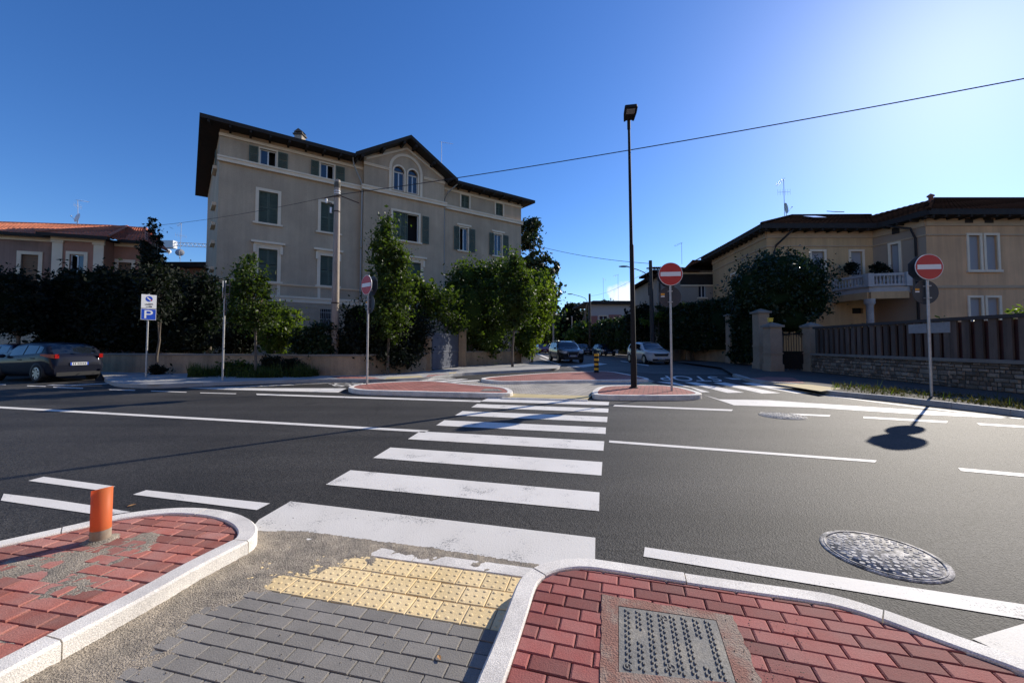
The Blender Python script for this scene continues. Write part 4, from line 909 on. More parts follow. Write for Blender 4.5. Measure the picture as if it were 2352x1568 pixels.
b = MB(); LH.box(b, ua - 7, ub2 - .4, zr - .14, zr + .06, OVL - .02, OVL + .08); LH.box(b, uc2 + .5, ud + 1.2, zr - .14, zr + .06, OVL - .02, OVL + .08); LB_.box(b, ub2 - .5, uc2 + .5, zr - .25, zr - .04, OVL - .02, OVL + .08)
obj('gutter', b, EAVE, rfL)
b = MB(); b.tube([r0, r1], .1, 8); b.tube([r0, rl], .1, 8); b.tube([r1, LH.P(ud + 1.2, zr + .05, OVL)], .1, 8); b.tube([ap, LB_.P(uc2 + .5, zr, OVL)], .09, 8); b.tube([ap, LB_.P(ub2 - .5, zr, OVL)], .09, 8); obj('ridge_tiles', b, ROOFRED, rfL)
dish(rfL, V(177, 500, 30), .36, R(-20)); antenna(rfL, V(180, 495, 30.5), 1.2, 1, -.1, None, .2, .7)
# low house seen between the two
Lq = V(360, 600, 36); b = MB(); b.box((Lq.x - 3, Lq.y, 0), (Lq.x + 6, Lq.y + 7, 8.3)); lo_h = thing('low_house', 'low orange house with flat dark eaves between the villa and the grey building', 'house', (Lq.x, Lq.y, 0))
obj('wall', b, SALMON, lo_h); b = MB(); b.box((Lq.x - 3.5, Lq.y - .6, 8.31), (Lq.x + 6.4, Lq.y + 7.5, 8.75)); rr_ = obj('roof', b, EAVE, lo_h)
dish(rr_, V(413, 580, 36), .34, R(30)); dish(rr_, V(388, 577, 36.2), .2, R(60)); antenna(rr_, V(414, 588, 36), 3.0, 1, 0, None, 2.6, .8)
# distant crane
cr = thing('tower_crane', 'distant white tower crane jib beyond the low orange house', 'crane', (V(430, 570, 150).x, 150, 0)); b = MB()
a0, a1 = V(372, 563, 150), V(640, 576, 150)
for k in range(30):
    p, q = a0.lerp(a1, k / 30), a0.lerp(a1, (k + 1) / 30); up = Vector((0, 0, 1.3)); mid = (p + q) / 2 + up
    b.tube([p, q], .12, 4); b.tube([p, mid], .09, 4); b.tube([mid, q], .09, 4)
    if k: b.tube([(a0.lerp(a1, (k - 1) / 30) + p) / 2 + up, mid], .12, 4)
obj('jib', b, mat('crane_white', (.6, .62, .64), rough=.6), cr); b = MB(); b.box((a0.x - 1, 149, a0.z - 1.2), (a0.x + 5, 151, a0.z + 1.6)); obj('counterweight', b, MATS['crane_white'], cr)
b = MB(); mx_ = a0.x + 22; b.box((mx_ - .8, 149.2, 0), (mx_ + .8, 150.8, a0.z - .1)); obj('mast', b, MATS['crane_white'], cr)

# ------------------------------------------------------------------ the yellow villa on the right
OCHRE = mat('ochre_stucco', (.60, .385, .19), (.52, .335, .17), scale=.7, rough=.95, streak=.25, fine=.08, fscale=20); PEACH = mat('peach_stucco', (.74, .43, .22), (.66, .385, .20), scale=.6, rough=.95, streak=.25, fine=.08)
LILAC = mat('lilac_blind', (.36, .345, .34), rough=.7); BALU = mat('balustrade_stone', (.46, .43, .40), (.36, .34, .32), scale=3, rough=.9)
def gx(px, D): return (px - PCX) / PF * D
C1 = Vector((gx(1766, 25), 25)); C2 = Vector((gx(2012, 25), 25)); C3 = Vector((gx(2136, 22.4), 22.4)); C0 = Vector((gx(1640, 33.5), 33.5)); CE = Vector((42, 22.4))
RH = thing('villa', 'ochre two storey villa with brown tiled roof and stone balcony on the right', 'house', (C1.x, C1.y, 0))
ZR = 8.55
W1 = Wall(C1, d=(C2 - C1)); W2 = Wall(C2, d=(C3 - C2)); W3 = Wall(C3, d=(CE - C3)); W0 = Wall(C1, d=(C0 - C1)); W0.n = Vector((-1, 0))
def uz(w, a, c): (u0, z1), (u1, z0) = w.sz(*a), w.sz(*c); return (u0, u1, z0, z1)
h1 = [uz(W1, (1863, 578), (1894, 640)), uz(W1, (1953, 578), (1982, 655))]; h2 = [uz(W2, (2046, 563), (2068, 652))]; h3 = [uz(W3, (2223, 541), (2252, 620)), uz(W3, (2262, 541), (2292, 620)), uz(W3, (2226, 684), (2255, 745)), uz(W3, (2266, 684), (2296, 745))]
h0 = [(4.3, 5.0, 4.6, 6.6)]; hg = [uz(W1, (1957, 707), (1983, 720))]
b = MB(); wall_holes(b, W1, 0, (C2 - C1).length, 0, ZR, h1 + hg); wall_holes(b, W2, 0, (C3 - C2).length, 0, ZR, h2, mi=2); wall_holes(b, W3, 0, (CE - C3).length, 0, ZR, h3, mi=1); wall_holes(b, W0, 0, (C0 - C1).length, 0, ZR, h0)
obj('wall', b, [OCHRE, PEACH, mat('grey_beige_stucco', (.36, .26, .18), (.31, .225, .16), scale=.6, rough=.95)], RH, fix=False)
for z0_, z1_, o0_, o1_ in ((7.55, 7.63, .002, .05), (4.55, 4.72, .002, .06), (8.1, ZR, .003, .06)):
    b = MB()
    for w_, L_ in ((W1, (C2 - C1).length), (W2, (C3 - C2).length), (W3, (CE - C3).length), (W0, (C0 - C1).length)): w_.box(b, 0, L_, z0_, z1_, o0_, o1_)
    obj('cornice', b, mat('beige_band', (.52, .36, .22), (.45, .31, .19), scale=1, rough=.95), RH)
for w_, hs in ((W1, h1), (W2, h2), (W3, h3)):
    for h in hs: shutter_win(RH, w_, h, LILAC, .13)
window(RH, W0, *h0[0], state='open', frame=.15, dark='x')
b = MB(); W1.box(b, hg[0][0], hg[0][1], hg[0][2], hg[0][3], -.2, -.18); obj('basement_window', b, DARKIN, RH)
for w_, a, c in ((W3, (2213, 503), (2232, 513)), (W3, (2258, 503), (2279, 513)), (W2, (2050, 525), (2068, 535))): b = MB(); u0, u1, z0, z1 = uz(w_, a, c); w_.box(b, u0, u1, z0, z1, .062, .075); obj('attic_vent', b, EAVE, RH)
b = MB(); b.tube([W2.P((C3 - C2).length * .42, 8.5, .55), W2.P((C3 - C2).length * .8, 8.1, .3), W2.P((C3 - C2).length * .84, 7.5, .1), W2.P((C3 - C2).length * .84, .2, .1)], .06, 8); obj('downpipe', b, EAVE, RH); b = MB()
b.tube([W1.P(1.3, 8.5, .6), W1.P(.5, 7.6, .15), W1.P(.4, 7.2, .1), W1.P(.4, .2, .1)], .06, 8); obj('downpipe', b, EAVE, RH)
ov = .75
eP = [C0 + Vector((-ov, .5)), C1 + Vector((-ov, -ov)), C2 + Vector((-.35, -ov)), C3 + Vector((-.55, -ov)), CE + Vector((2, -ov)), Vector((44, 40)), Vector((C0.x - ov, 40))]
b = MB(); b.poly([(p.x, p.y, ZR - .02) for p in eP])
for k in range(4):
    p, q = eP[k], eP[k + 1]; b.poly([(p.x, p.y, ZR - .02), (q.x, q.y, ZR - .02), (q.x, q.y, ZR + .29), (p.x, p.y, ZR + .29)])
    e = (q - p).normalized(); inn_ = Vector((-e.y, e.x)); t = .3
    while t < (q - p).length:
        c = p + e * t; b.box((-.05, .05, ZR - .13), (.05, .68, ZR - .022), 0, lambda v, c=c, e=e, n_=inn_: Vector((*(c + e * v.x + n_ * v.y), v.z))); t += .7
rfR = obj('roof', b, EAVE, RH, fix=False)
rA = Vector((gx(1827, 30.5), 30.5, 11.35)); rB = Vector((gx(2010, 30.5), 30.5, 11.35)); zr = ZR + .22; hA = Vector((gx(2159, 28), 28, 11.75)); hB = Vector((44, 28, 11.75)); E3 = lambda p: Vector((p.x, p.y, zr))
b = MB(); tiles(b, E3(eP[1]), E3(eP[2]), rB, rA, .3, .4, .018, .018); tiles(b, E3(eP[0]) + Vector((0, 2, 0)), E3(eP[1]), rA, rA + Vector((0, 1.5, 0)), .3, .4, .018, .018)
tiles(b, E3(eP[2]), E3(eP[3]), hA, rB, .3, .4, .018, .018); tiles(b, E3(eP[3]), E3(eP[4]), hB, hA, .3, .4, .018, .018); b.poly([rA, rB, (rB.x, 44, 10), (rA.x, 44, 10)])
obj('roof_tiles', b, ROOFBR, rfR, fix=False)
b = MB(); b.tube([E3(eP[1]) + Vector((0, 0, .05)), rA, rB + Vector((0, 0, .03))], .1, 8); b.tube([E3(eP[3]) + Vector((0, 0, .05)), hA, hB], .1, 8); obj('ridge_tiles', b, ROOFBR, rfR)
SKYL = mat('skylight_glass', (.5, .52, .55), rough=.08, metal=.9); b = MB()
fw = (E3(eP[2]) - E3(eP[1])).normalized(); upv = ((rA + rB) / 2 - (E3(eP[1]) + E3(eP[2])) / 2); upv = (upv - fw * upv.dot(fw)).normalized(); nn = fw.cross(upv)
for px, py, w_, l_ in ((1870, 502, .9, 1.1), (1918, 489, .8, .9)):
    r = ray(px, py); o_ = E3(eP[1]); t = ((o_ - Vector((0, 0, CAMH))).dot(nn)) / r.dot(nn); c = Vector((0, 0, CAMH)) + r * t + nn * .08
    b.extr([c - fw * w_ / 2 - upv * l_ / 2, c + fw * w_ / 2 - upv * l_ / 2, c + fw * w_ / 2 + upv * l_ / 2, c - fw * w_ / 2 + upv * l_ / 2], tuple(nn * .06))
obj('skylight', b, SKYL, rfR)
antenna(rfR, V(1802, 490, 29.5), 2.6, 1, 0, None, 1.5, .9); dish(rfR, V(1806, 478, 29.4), .4, R(70))
b = MB(); p = V(2138, 462, 26); b.lathe([(.12, -.8), (.12, .25), (.2, .3), (.2, .36), (.02, .5)], 10, tuple(p)); obj('chimney', b, mat('terracotta', (.25, .10, .07), rough=.9), rfR)
# porch: slab, beam, column, balusters
b = MB(); q0, q1, q2, q3 = Vector((gx(1918, 25), 25.0)), Vector((gx(2000, 22.95), 22.95)), Vector((gx(2088, 22.5), 22.5)), C2 + (C3 - C2) * .7
po = [q0, q1, q2, q3, C2]
b.prism([Vector(p) for p in po], 4.40, 4.72); b.prism([p for p in po], 4.05, 4.395) if False else None
obj('balcony_slab', b, BALU, RH); b = MB()
def seg_box(b, p, q, w, z0, z1):
    e = (q - p).normalized(); n_ = Vector((-e.y, e.x)) * w / 2; pts = [p - n_, q - n_, q + n_, p + n_]; b.prism(pts if area(pts) > 0 else pts[::-1], z0, z1)
seg_box(b, q0, q1, .16, 5.32, 5.46); seg_box(b, q1, q2, .16, 5.321, 5.461); seg_box(b, q0, q1, .2, 4.72, 4.84); seg_box(b, q1, q2, .2, 4.721, 4.841)
for p, w_ in ((q1, .34), (q0, .25), (q2, .32)): b.box((p.x - w_ / 2, p.y - w_ / 2, 4.7), (p.x + w_ / 2, p.y + w_ / 2, 5.48))
for p, q, n_ in ((q0, q1, 10), (q1, q2, 9)):
    for k in range(n_):
        c = p.lerp(q, (k + 1.1) / (n_ + 1.2)); b.lathe([(.05, 4.84), (.05, 4.88), (.03, 4.92), (.068, 5.05), (.03, 5.2), (.045, 5.27), (.05, 5.32)], 8, (c.x, c.y, 0))
obj('balustrade', b, BALU, RH); b = MB(); seg_box(b, q0, q1, .3, 4.0, 4.4); seg_box(b, q1, q2, .3, 4.001, 4.401); obj('porch_beam', b, OCHRE, RH)
b = MB(); b.lathe([(.24, .1), (.24, .3), (.19, .36), (.17, 3.6), (.2, 3.66), (.26, 3.75), (.26, 4.0)], 16, (q1.x, q1.y, 0)); obj('column', b, BALU, RH)

# neighbour further up on the right
NB = thing('house', 'grey beige house with small tiled roof and slim white window behind the long hedge', 'house', (12.5, 35, 0)); NBW = Wall((gx(1512, 35), 35), d=(1, 0)); u = NBW.sz(1604, 643); v = NBW.sz(1621, 683)
GREYB = mat('grey_beige_wall', (.34, .30, .25), (.29, .255, .215), scale=.5, rough=.95)
b = MB(); wall_holes(b, NBW, 0, 6.5, 0, 7.7, [(u[0], v[0], v[1], u[1])]); W9 = Vector((gx(1459, 43), 43)); b.poly([NBW.P(0, 0), (W9.x, W9.y, 0), (W9.x, W9.y, 7.3), NBW.P(0, 7.7)]); obj('wall', b, GREYB, NB, fix=False)
window(NB, NBW, u[0], v[0], v[1], u[1], state='open', frame=0, dark='x')
for z_ in (7.6, 6.5): b = MB(); NBW.box(b, 2, 6.5, z_, z_ + .12, .002, .1); obj('cornice', b, TRIM, NB)
b = MB(); NBW.box(b, 2, 6.5, 6.65, 7.55, .003, .02); obj('frieze', b, EAVE, NB)
b = MB(); tiles(b, NBW.P(-.6, 7.9, .5), NBW.P(3.6, 7.9, .5), NBW.P(3.2, 8.9, -3.5), NBW.P(.6, 8.9, -3.5), .3, .4, .018, .018); tiles(b, NBW.P(2, 7.8, .4), NBW.P(6.7, 7.8, .4), NBW.P(6.7, 9.8, -4.5), NBW.P(5.2, 9.8, -4.5), .3, .4, .018, .018)
NBW.box(b, -.55, 3.55, 7.72, 7.9, -3.4, .48)
q0_, q1_ = Vector((gx(1512, 35) - .5, 34.8)), Vector((W9.x - .5, W9.y)); b.prism([q0_, q1_, q1_ + Vector((2.5, 0)), q0_ + Vector((.8, 0))][::-1], 7.3, 7.55); rn = obj('roof', b, ROOFBR, NB, fix=False); antenna(rn, V(1566, 592, 37), 1.4, 0, 0, None, 2, .8)
b = MB(); b.tube([NBW.P(-.2, 7.6, .1) + Vector((.2, 3, 0)), NBW.P(.15, 6.8, .12), NBW.P(.15, 1, .12)], .06, 6); obj('downpipe', b, EAVE, NB)
FH = thing('house', 'distant pale house with reddish panels at the end of the side street', 'house', (14, 62, 0)); FW = Wall((gx(1352, 62), 62), d=(1, .05)); b = MB(); wall_holes(b, FW, 0, 8.5, 0, 7.6, [(1.7, 3.0, 3.6, 5.8), (5.6, 7.0, 3.0, 5.4)]); obj('wall', b, mat('pale_grey_wall', (.40, .37, .35), rough=.95), FH, fix=False)
for q in ((3.2, 5.2, 3.4, 6.0), (.2, 1.4, 3.4, 5.8)): b = MB(); FW.box(b, *q, .01, .05); obj('red_panel', b, mat('dull_red_panel', (.28, .12, .10), rough=.9), FH)
for h in ((1.7, 3.0, 3.6, 5.8), (5.6, 7.0, 3.0, 5.4)): window(FH, FW, *h, state='open', frame=.1, sill=False, dark='x')
b = MB(); FW.box(b, -.8, 9, 7.61, 7.9, -8, .8); FW.box(b, 1, 8, 7.9, 8.3, -6, -1); r5 = obj('roof', b, EAVE, FH); antenna(r5, V(1386, 690, 63), 3.5, 0, 0, None, 1, 1); antenna(r5, V(1420, 690, 64), 4.2, 0, 0, None, 2, 1)

# ------------------------------------------------------------------ garden walls, gates, fences
PLASTER = mat('tan_wall_plaster', (.42, .30, .185), (.32, .235, .15), scale=1.6, rough=.95, streak=.35, fine=.12, fscale=25, bump=.4, bscale=20)
CAPM = mat('wall_cap', (.25, .22, .18), (.19, .17, .145), scale=2, rough=.95)
def wall_run(name, pts, h, th, m, label, capm=CAPM, cat='wall', z0=.1, cap=.08):
    root = thing(name, label, cat, (pts[0].x, pts[0].y, z0)); b = MB(); c = MB()
    for p, q in zip(pts, pts[1:]):
        e = (q - p).normalized(); n_ = Vector((e.y, -e.x)); n_ = -n_ if n_.dot(p) < 0 else n_     # away from the camera
        pts4 = [p, q, q + n_ * th, p + n_ * th]; b.prism(pts4 if area(pts4) > 0 else pts4[::-1], z0, h)
        pts4 = [p - n_ * .05, q - n_ * .05, q + n_ * (th + .05), p + n_ * (th + .05)]; c.prism(pts4 if area(pts4) > 0 else pts4[::-1], h + .003, h + cap)
    obj('wall_body', b, m, root); obj('coping', c, capm, root); return root
wall_run('garden_wall', wallL, .90, .3, PLASTER, 'long tan plaster garden wall behind the left pavement, up to the metal gate')
wall_run('garden_wall', wallR, .90, .3, PLASTER, 'short plaster garden wall right of the gate, ending at a white post by the side street')
def pillar(p, w, h, m, label, cap=True, white=False):
    root = thing('gate_pillar', label, 'pillar', (p.x, p.y, .1), None); b = MB()
    b.box((p.x - w / 2, p.y - w / 2, .1), (p.x + w / 2, p.y + w / 2, h)); b.box((p.x - w * .58, p.y - w * .58, .1), (p.x + w * .58, p.y + w * .58, .45)); b.box((p.x - w * .56, p.y - w * .56, h * .42), (p.x + w * .56, p.y + w * .56, h * .42 + .08))
    obj('shaft', b, m, root); b = MB(); b.box((p.x - w * .66, p.y - w * .66, h + .002), (p.x + w * .66, p.y + w * .66, h + .1))
    b.add([(p.x - w * .6, p.y - w * .6, h + .1), (p.x + w * .6, p.y - w * .6, h + .1), (p.x + w * .6, p.y + w * .6, h + .1), (p.x - w * .6, p.y + w * .6, h + .1), (p.x, p.y, h + .26)], [(0, 1, 4), (1, 2, 4), (2, 3, 4), (3, 0, 4)]); obj('pillar_cap', b, CAPM, root); return root
gp = [G(979, 852, PV).to_2d(), G(1061, 841.5, PV).to_2d()]
pillar(gp[0] + Vector((0, .25)), .36, 1.65, PLASTER, 'short plaster pillar at the left side of the blue grey gate'); pillar(gp[1] + Vector((0, .3)), .4, 2.2, PLASTER, 'taller plaster pillar at the right side of the blue grey gate')
p = G(1206, 833, PV).to_2d(); b = MB(); b.box((p.x - .25, p.y - .1, .1), (p.x + .3, p.y + .5, 1.1)); b.box((p.x - .3, p.y - .15, 1.1), (p.x + .35, p.y + .55, 1.22)); tag(obj('wall_post', b, mat('white_plaster', (.6, .56, .5), rough=.9), loc=(p.x, p.y, .1)), 'pale end post of the garden wall at the side street corner', 'post')
g0, g1 = gp[0] + Vector((.2, .3)), gp[1] + Vector((-.22, .2)); gt = thing('garden_gate', 'blue grey sheet metal gate between the plaster pillars below the leaves', 'gate', (g0.x, g0.y, .1)); GW = Wall(g0, d=(g1 - g0)); Lg = (g1 - g0).length
GATEM = mat('blue_grey_gate', (.10, .115, .15), (.08, .09, .12), scale=2, rough=.6)
for a, c in ((.02, Lg / 2 - .01), (Lg / 2 + .01, Lg - .02)):
    b = MB(); GW.box(b, a, c, .16, 1.95, -.02, .02)
    for zc in (.16, .98, 1.87): GW.box(b, a, c, zc, zc + .08, .02, .045)
    k = a
    while k < c: GW.box(b, k, k + .02, .24, 1.87, .02, .03); k += .16
    obj('gate_leaf', b, GATEM, gt)
# wall behind the parked cars, far left
wl_ = [Vector((gx(-300, 22), 22.0)), Vector((gx(115, 22.6), 22.6))]
wall_run('garden_wall', wl_, 2.3, .3, mat('cream_wall', (.46, .41, .31), (.38, .34, .26), scale=1.2, rough=.95, fine=.1, fscale=20), 'cream garden wall behind the parked cars at the far left')
# right: stone base with slatted upper fence
FEN = [Vector((13.12, 6.5)), Vector((13.15, 12.0)), Vector((13.98, 18.6))]
STONE = brick_mat('rubble_stone', (.19, .165, .135), (.28, .25, .21), (.10, .09, .08), 0, .42, .17, .95, .02, .37)
def stone_wall():
    root = thing('slat_fence', 'long fence with rubble stone base and wide upright slats in front of the ochre villa', 'fence', (FEN[1].x, FEN[1].y, .1)); b = MB(); rs = random.Random(5)
    cp_ = MB(); sl = MB(); tp = MB(); pn = MB()
    for p, q in zip(FEN, FEN[1:]):
        e = (q - p).normalized(); n_ = Vector((-e.y, e.x)); L_ = (q - p).length            # n_ points to the road
        X = lambda v, p=p, e=e, n_=n_: Vector((*(p + e * v.x + n_ * v.y), v.z))
        b.box((0, -.3, .1), (L_, 0, .88), 0, X)
        z = .12
        while z < .86:
            hh = rs.uniform(.07, .16); hh = min(hh, .88 - z); u_ = rs.uniform(-.2, 0)
            while u_ < L_:
                ww = rs.uniform(.10, .36); a, c = max(u_ + .012, 0), min(u_ + ww - .012, L_); o_ = rs.uniform(.012, .06); j = lambda: rs.uniform(-.02, .02)
                if c > a + .03 and hh > .04: b.add([X(Vector(v)) for v in ((a, .001, z + .01), (c, .001, z + .01), (c, .001, z + hh - .008), (a, .001, z + hh - .008), (a + .03 + j(), o_, z + .032 + j() * .6), (c - .03 + j(), o_ * .8, z + .028 + j() * .6), (c - .03 + j(), o_ * .9, z + hh - .03 + j() * .6), (a + .03 + j(), o_, z + hh - .028 + j() * .6))], [(0, 1, 5, 4), (1, 2, 6, 5), (2, 3, 7, 6), (3, 0, 4, 7), (4, 5, 6, 7)], 1, rs.random())
                u_ += ww
            z += hh
        cp_.box((-.03, -.32, .882), (L_ + .03, .07, .98), 0, X); tp.box((0, -.22, 2.1), (L_, -.06, 2.2), 0, X); k = .1
        while k < L_ - .1: sl.box((k, -.17, .98), (k + .19, -.11, 2.1), 0, X); k += .33
        if p.y > 10: pn.box((0, -.30, .98), (L_, -.24, 2.06), 0, X)
        else: pn.box((L_ - 1.7, -.30, .98), (L_, -.24, 2.06), 0, X)
    obj('stone_base', b, [mat('stone_mortar', (.085, .068, .052), (.06, .05, .04), scale=6, rough=1, fine=.3, fscale=30), mat('stone_face', (.27, .205, .145), (.19, .15, .11), scale=5, rough=.95, tint=.55, fine=.2, fscale=30)], root)
    obj('coping', cp_, CAPM, root); obj('top_rail', tp, mat('brown_rail', (.06, .05, .045), rough=.9), root)
    s_ = obj('slats', sl, mat('brown_grey_slat', (.165, .118, .088), (.10, .074, .058), scale=3, rough=.9, tint=.3, streak=.5, stretch=(1, 1, .2)), root); obj('backing_panel', pn, mat('red_brown_backing', (.11, .04, .032), (.08, .032, .027), scale=2, rough=.9), root)
    b = MB(); e = (FEN[2] - FEN[1]).normalized(); n_ = Vector((-e.y, e.x)); X = lambda v: Vector((*(FEN[1] + e * v.x + n_ * v.y), v.z))
    for a, c, z0, z1 in ((.05, .78, 1.75, 2.08), (.82, 1.5, 1.76, 2.06)): b.box((a, -.105, z0), (c, -.085, z1), 0, X)
    obj('plate', b, mat('grey_plate', (.36, .34, .32), (.28, .27, .26), scale=4, rough=.7), root)
stone_wall()
PILM = mat('pillar_plaster', (.36, .27, .185), (.28, .21, .145), scale=2, rough=.95, fine=.1)
def pil_px(px, py, w, h, label): D = 1.275 * PF / (py - 790); return pillar(Vector((gx(px, D), D)), w, h, PILM, label)
pil_px(1863, 851, .5, 2.2, 'plaster gate pillar with flat pale cap at the left end of the slat fence'); pil_px(1774, 851, .55, 2.2, 'nearer of the two paired plaster gate pillars, with round hole near its foot'); pil_px(1748, 846, .55, 3.0, 'tall plaster gate pillar just behind the one with the round hole'); pil_px(1681, 833, .55, 3.3, 'plaster gate pillar at the right end of the long hedge')
D_ = 20.2; b = MB(); g0, g1 = Vector((gx(1785, 19.5), 19.6)), Vector((gx(1853, 19.2), 19.3)); GW2 = Wall(g0, d=(g1 - g0)); gt2 = thing('garden_gate', 'dark iron gate with upright bars between the plaster pillars left of the slat fence', 'gate', (g0.x, g0.y, .1)); Lg = (g1 - g0).length
k = 0
while k < Lg: b.tube([GW2.P(k, .15), GW2.P(k, 1.95)], .014, 5); k += .11
for zc in (.2, 1.0, 1.85): GW2.box(b, 0, Lg, zc, zc + .06, -.02, .02)
GW2.box(b, 0, Lg, .2, 1.0, -.015, -.005); obj('gate_leaf', b, BLACKM, gt2)
wr_ = [Vector((gx(1577, 33.5), 33.5)), Vector((gx(1676, 28.2), 28.2))]
wall_run('garden_wall', wr_, 1.25, .3, PLASTER, 'low plaster wall under the long hedge on the right of the side street'); wr2 = [Vector((gx(1420, 52), 52)), Vector((gx(1572, 34), 34))]
wall_run('garden_wall', wr2, 1.3, .3, PLASTER, 'far low plaster wall behind the parked cars in the side street')
for px, D, lab in ((1577, 33, 'slim stone post against the hedge beside the dark pole'), ): 
    x = gx(px, D); b = MB(); b.box((x - .15, D - .4, .1), (x + .15, D - .1, 2.9)); b.box((x - .2, D - .45, 2.9), (x + .2, D - .05, 3.05)); tag(obj('stone_post', b, PILM, loc=(x, D, .1)), lab, 'post')

# ------------------------------------------------------------------ foliage
def leaf_quads(P, size, rs, flat_=.0, aspect=.55):
    n = len(P); a = rs.normal(size=(n, 3)); a /= np.linalg.norm(a, axis=1)[:, None] + 1e-9; c = rs.normal(size=(n, 3)); c = np.cross(a, c); c /= np.linalg.norm(c, axis=1)[:, None] + 1e-9
    s = (size * np.clip(np.exp(rs.normal(0, .38, n)), .4, 2.0))[:, None]; v = np.stack([P - a * s * .5, P + c * s * aspect * .5, P + a * s * .5, P - c * s * aspect * .5], 1).reshape(-1, 3)
    return v, np.arange(4 * n).reshape(n, 4)
def crown(name, parent, lobes, n, size, m, seed=0, core=None, gaps=.0, clump=None, cl_r=.35, droop=0.0, loc=None, lobe_shell=.55):
    """lobes: list of (centre, radii). Leaves grouped in clumps through the outer part of every lobe."""
    rs = np.random.RandomState(seed); vol = np.array([l[1][0] * l[1][1] * l[1][2] for l in lobes]) ** .67; pr = vol / vol.sum(); k = clump or max(20, n // 45)
    li_ = rs.choice(len(lobes), k, p=pr); d = rs.normal(size=(k, 3)); d /= np.linalg.norm(d, axis=1)[:, None]
    rad = lobe_shell + (1.04 - lobe_shell) * rs.rand(k) ** .6; rad *= 1 + .10 * rs.normal(size=k); C = np.array([lobes[i][0] for i in li_]) + d * rad[:, None] * np.array([lobes[i][1] for i in li_])
    ci = rs.choice(k, n); cr_ = cl_r * (.35 + 1.25 * rs.rand(k) ** 1.5); P = C[ci] + rs.normal(size=(n, 3)) * cr_[ci][:, None] * np.array([.6, .6, .5])
    if droop: P[:, 2] -= droop * rs.rand(n)
    v, f = leaf_quads(P, size, rs); rn = np.clip(.5 * rs.rand(k)[ci] + .5 * rs.rand(n), 0, 1)
    if core:
        cb = MB()
        for c, r in lobes:
            cb.ell(c, tuple(q * core for q in r), 8)
        cv_ = np.array(cb.v); cn = np.stack([fbm(cv_[:, 0] + cv_[:, 2] * .7, cv_[:, 1] + cv_[:, 2], 2.2, seed + 5)], 1)
        cen = np.repeat(np.array([c for c, r in lobes]), len(cb.v) // len(lobes), 0); cv_ = cen + (cv_ - cen) * (1 + .5 * cn)
        f = np.concatenate([f, np.array(cb.f) + len(v)]); v = np.concatenate([v, cv_]); rn = np.concatenate([rn, np.zeros(len(cb.f))])
    nf_l = n; mi_ = (np.arange(len(f)) >= nf_l).astype(np.int32); return raw(name, v, f, [m, MATTE[m.name]], parent, mi=mi_, rnd=rn, loc=loc)
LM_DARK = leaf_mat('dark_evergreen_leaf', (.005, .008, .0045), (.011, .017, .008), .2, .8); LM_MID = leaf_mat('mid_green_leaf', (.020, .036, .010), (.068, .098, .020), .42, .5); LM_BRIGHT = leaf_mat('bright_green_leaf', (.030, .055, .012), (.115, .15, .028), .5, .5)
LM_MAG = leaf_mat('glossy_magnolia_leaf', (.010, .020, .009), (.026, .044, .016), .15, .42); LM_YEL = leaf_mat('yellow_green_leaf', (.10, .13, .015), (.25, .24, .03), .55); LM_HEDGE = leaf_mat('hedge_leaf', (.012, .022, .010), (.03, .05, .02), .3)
def tree(name, label, base, h, lobes, n, size, m, seed, trunk_r=.1, core=None, cl_r=.35, limbs=11, cat='tree', group=None, droop=0, shell=.55, stem_top=None, clump=None):
    base = Vector(base); root = thing(name, label, cat, base, group); rs = random.Random(seed); b = MB(); top = stem_top or h * .8
    pts = [base + Vector((rs.uniform(-.04, .04) * k, rs.uniform(-.04, .04) * k, top * k / 5)) for k in range(6)]; b.tube(pts, [trunk_r * (1 - .14 * k) for k in range(6)], 9)
    for _ in range(limbs):
        l = rs.choice(lobes); s = pts[rs.randint(2, 4)]; e = Vector(l[0]) + Vector((rs.uniform(-.5, .5) * l[1][0], rs.uniform(-.5, .5) * l[1][1], rs.uniform(-.2, .5) * l[1][2])); mid = s.lerp(e, .5) + Vector((0, 0, .1)); b.tube([s, mid, e], [trunk_r * .45, trunk_r * .3, trunk_r * .12], 6)
    obj('trunk', b, BARK, root); crown('crown', root, lobes, n, size, m, seed, core, cl_r=cl_r, droop=droop, lobe_shell=shell, clump=clump); return root
def lob(px, py, D, rw, rh, rd=None):        # lobe from its middle and half sizes in photo pixels at distance D
    k = D / PF; return (tuple(V(px, py, D)), (rw * k, (rd or rw) * k, rh * k))
def gb(px, D, z=.1): return (gx(px, D), D, z)
# dark trees and tall hedge in front of the salmon villa
HG = 'dark evergreens along the left garden wall'
for i, (px, D, lobes_, lab) in enumerate(((165, 20.5, [(150, 700, 60, 66), (170, 665, 50, 42), (140, 760, 45, 45), (185, 745, 40, 60)], 'bushy dark evergreen closest to the parked hatchback'), (235, 20.3, [(235, 700, 50, 70), (240, 655, 38, 38), (230, 760, 50, 50)], 'dark evergreen with rounded top under the corner pilaster of the villa'),
        (300, 20.0, [(300, 700, 48, 66), (295, 660, 36, 35), (300, 765, 50, 48)], 'dark evergreen just left of the parking sign'), (365, 20.2, [(372, 700, 45, 70), (370, 655, 34, 38), (370, 765, 45, 45)], 'dark evergreen right behind the parking sign'),
        (430, 20.0, [(425, 712, 45, 62), (420, 675, 36, 38), (430, 765, 48, 48)], 'dark evergreen under the low orange house'), (480, 19.6, [(470, 710, 34, 62), (466, 672, 26, 36), (470, 765, 36, 48)], 'dark evergreen beside the corner of the grey building'))):
    tree('evergreen_tree', lab, gb(px, D), 5, [lob(a, c, D, e * 1.05, f, 40) for a, c, e, f in lobes_], 7000, .17, LM_DARK, 20 + i, .12, core=.86, cl_r=.45, group=HG)
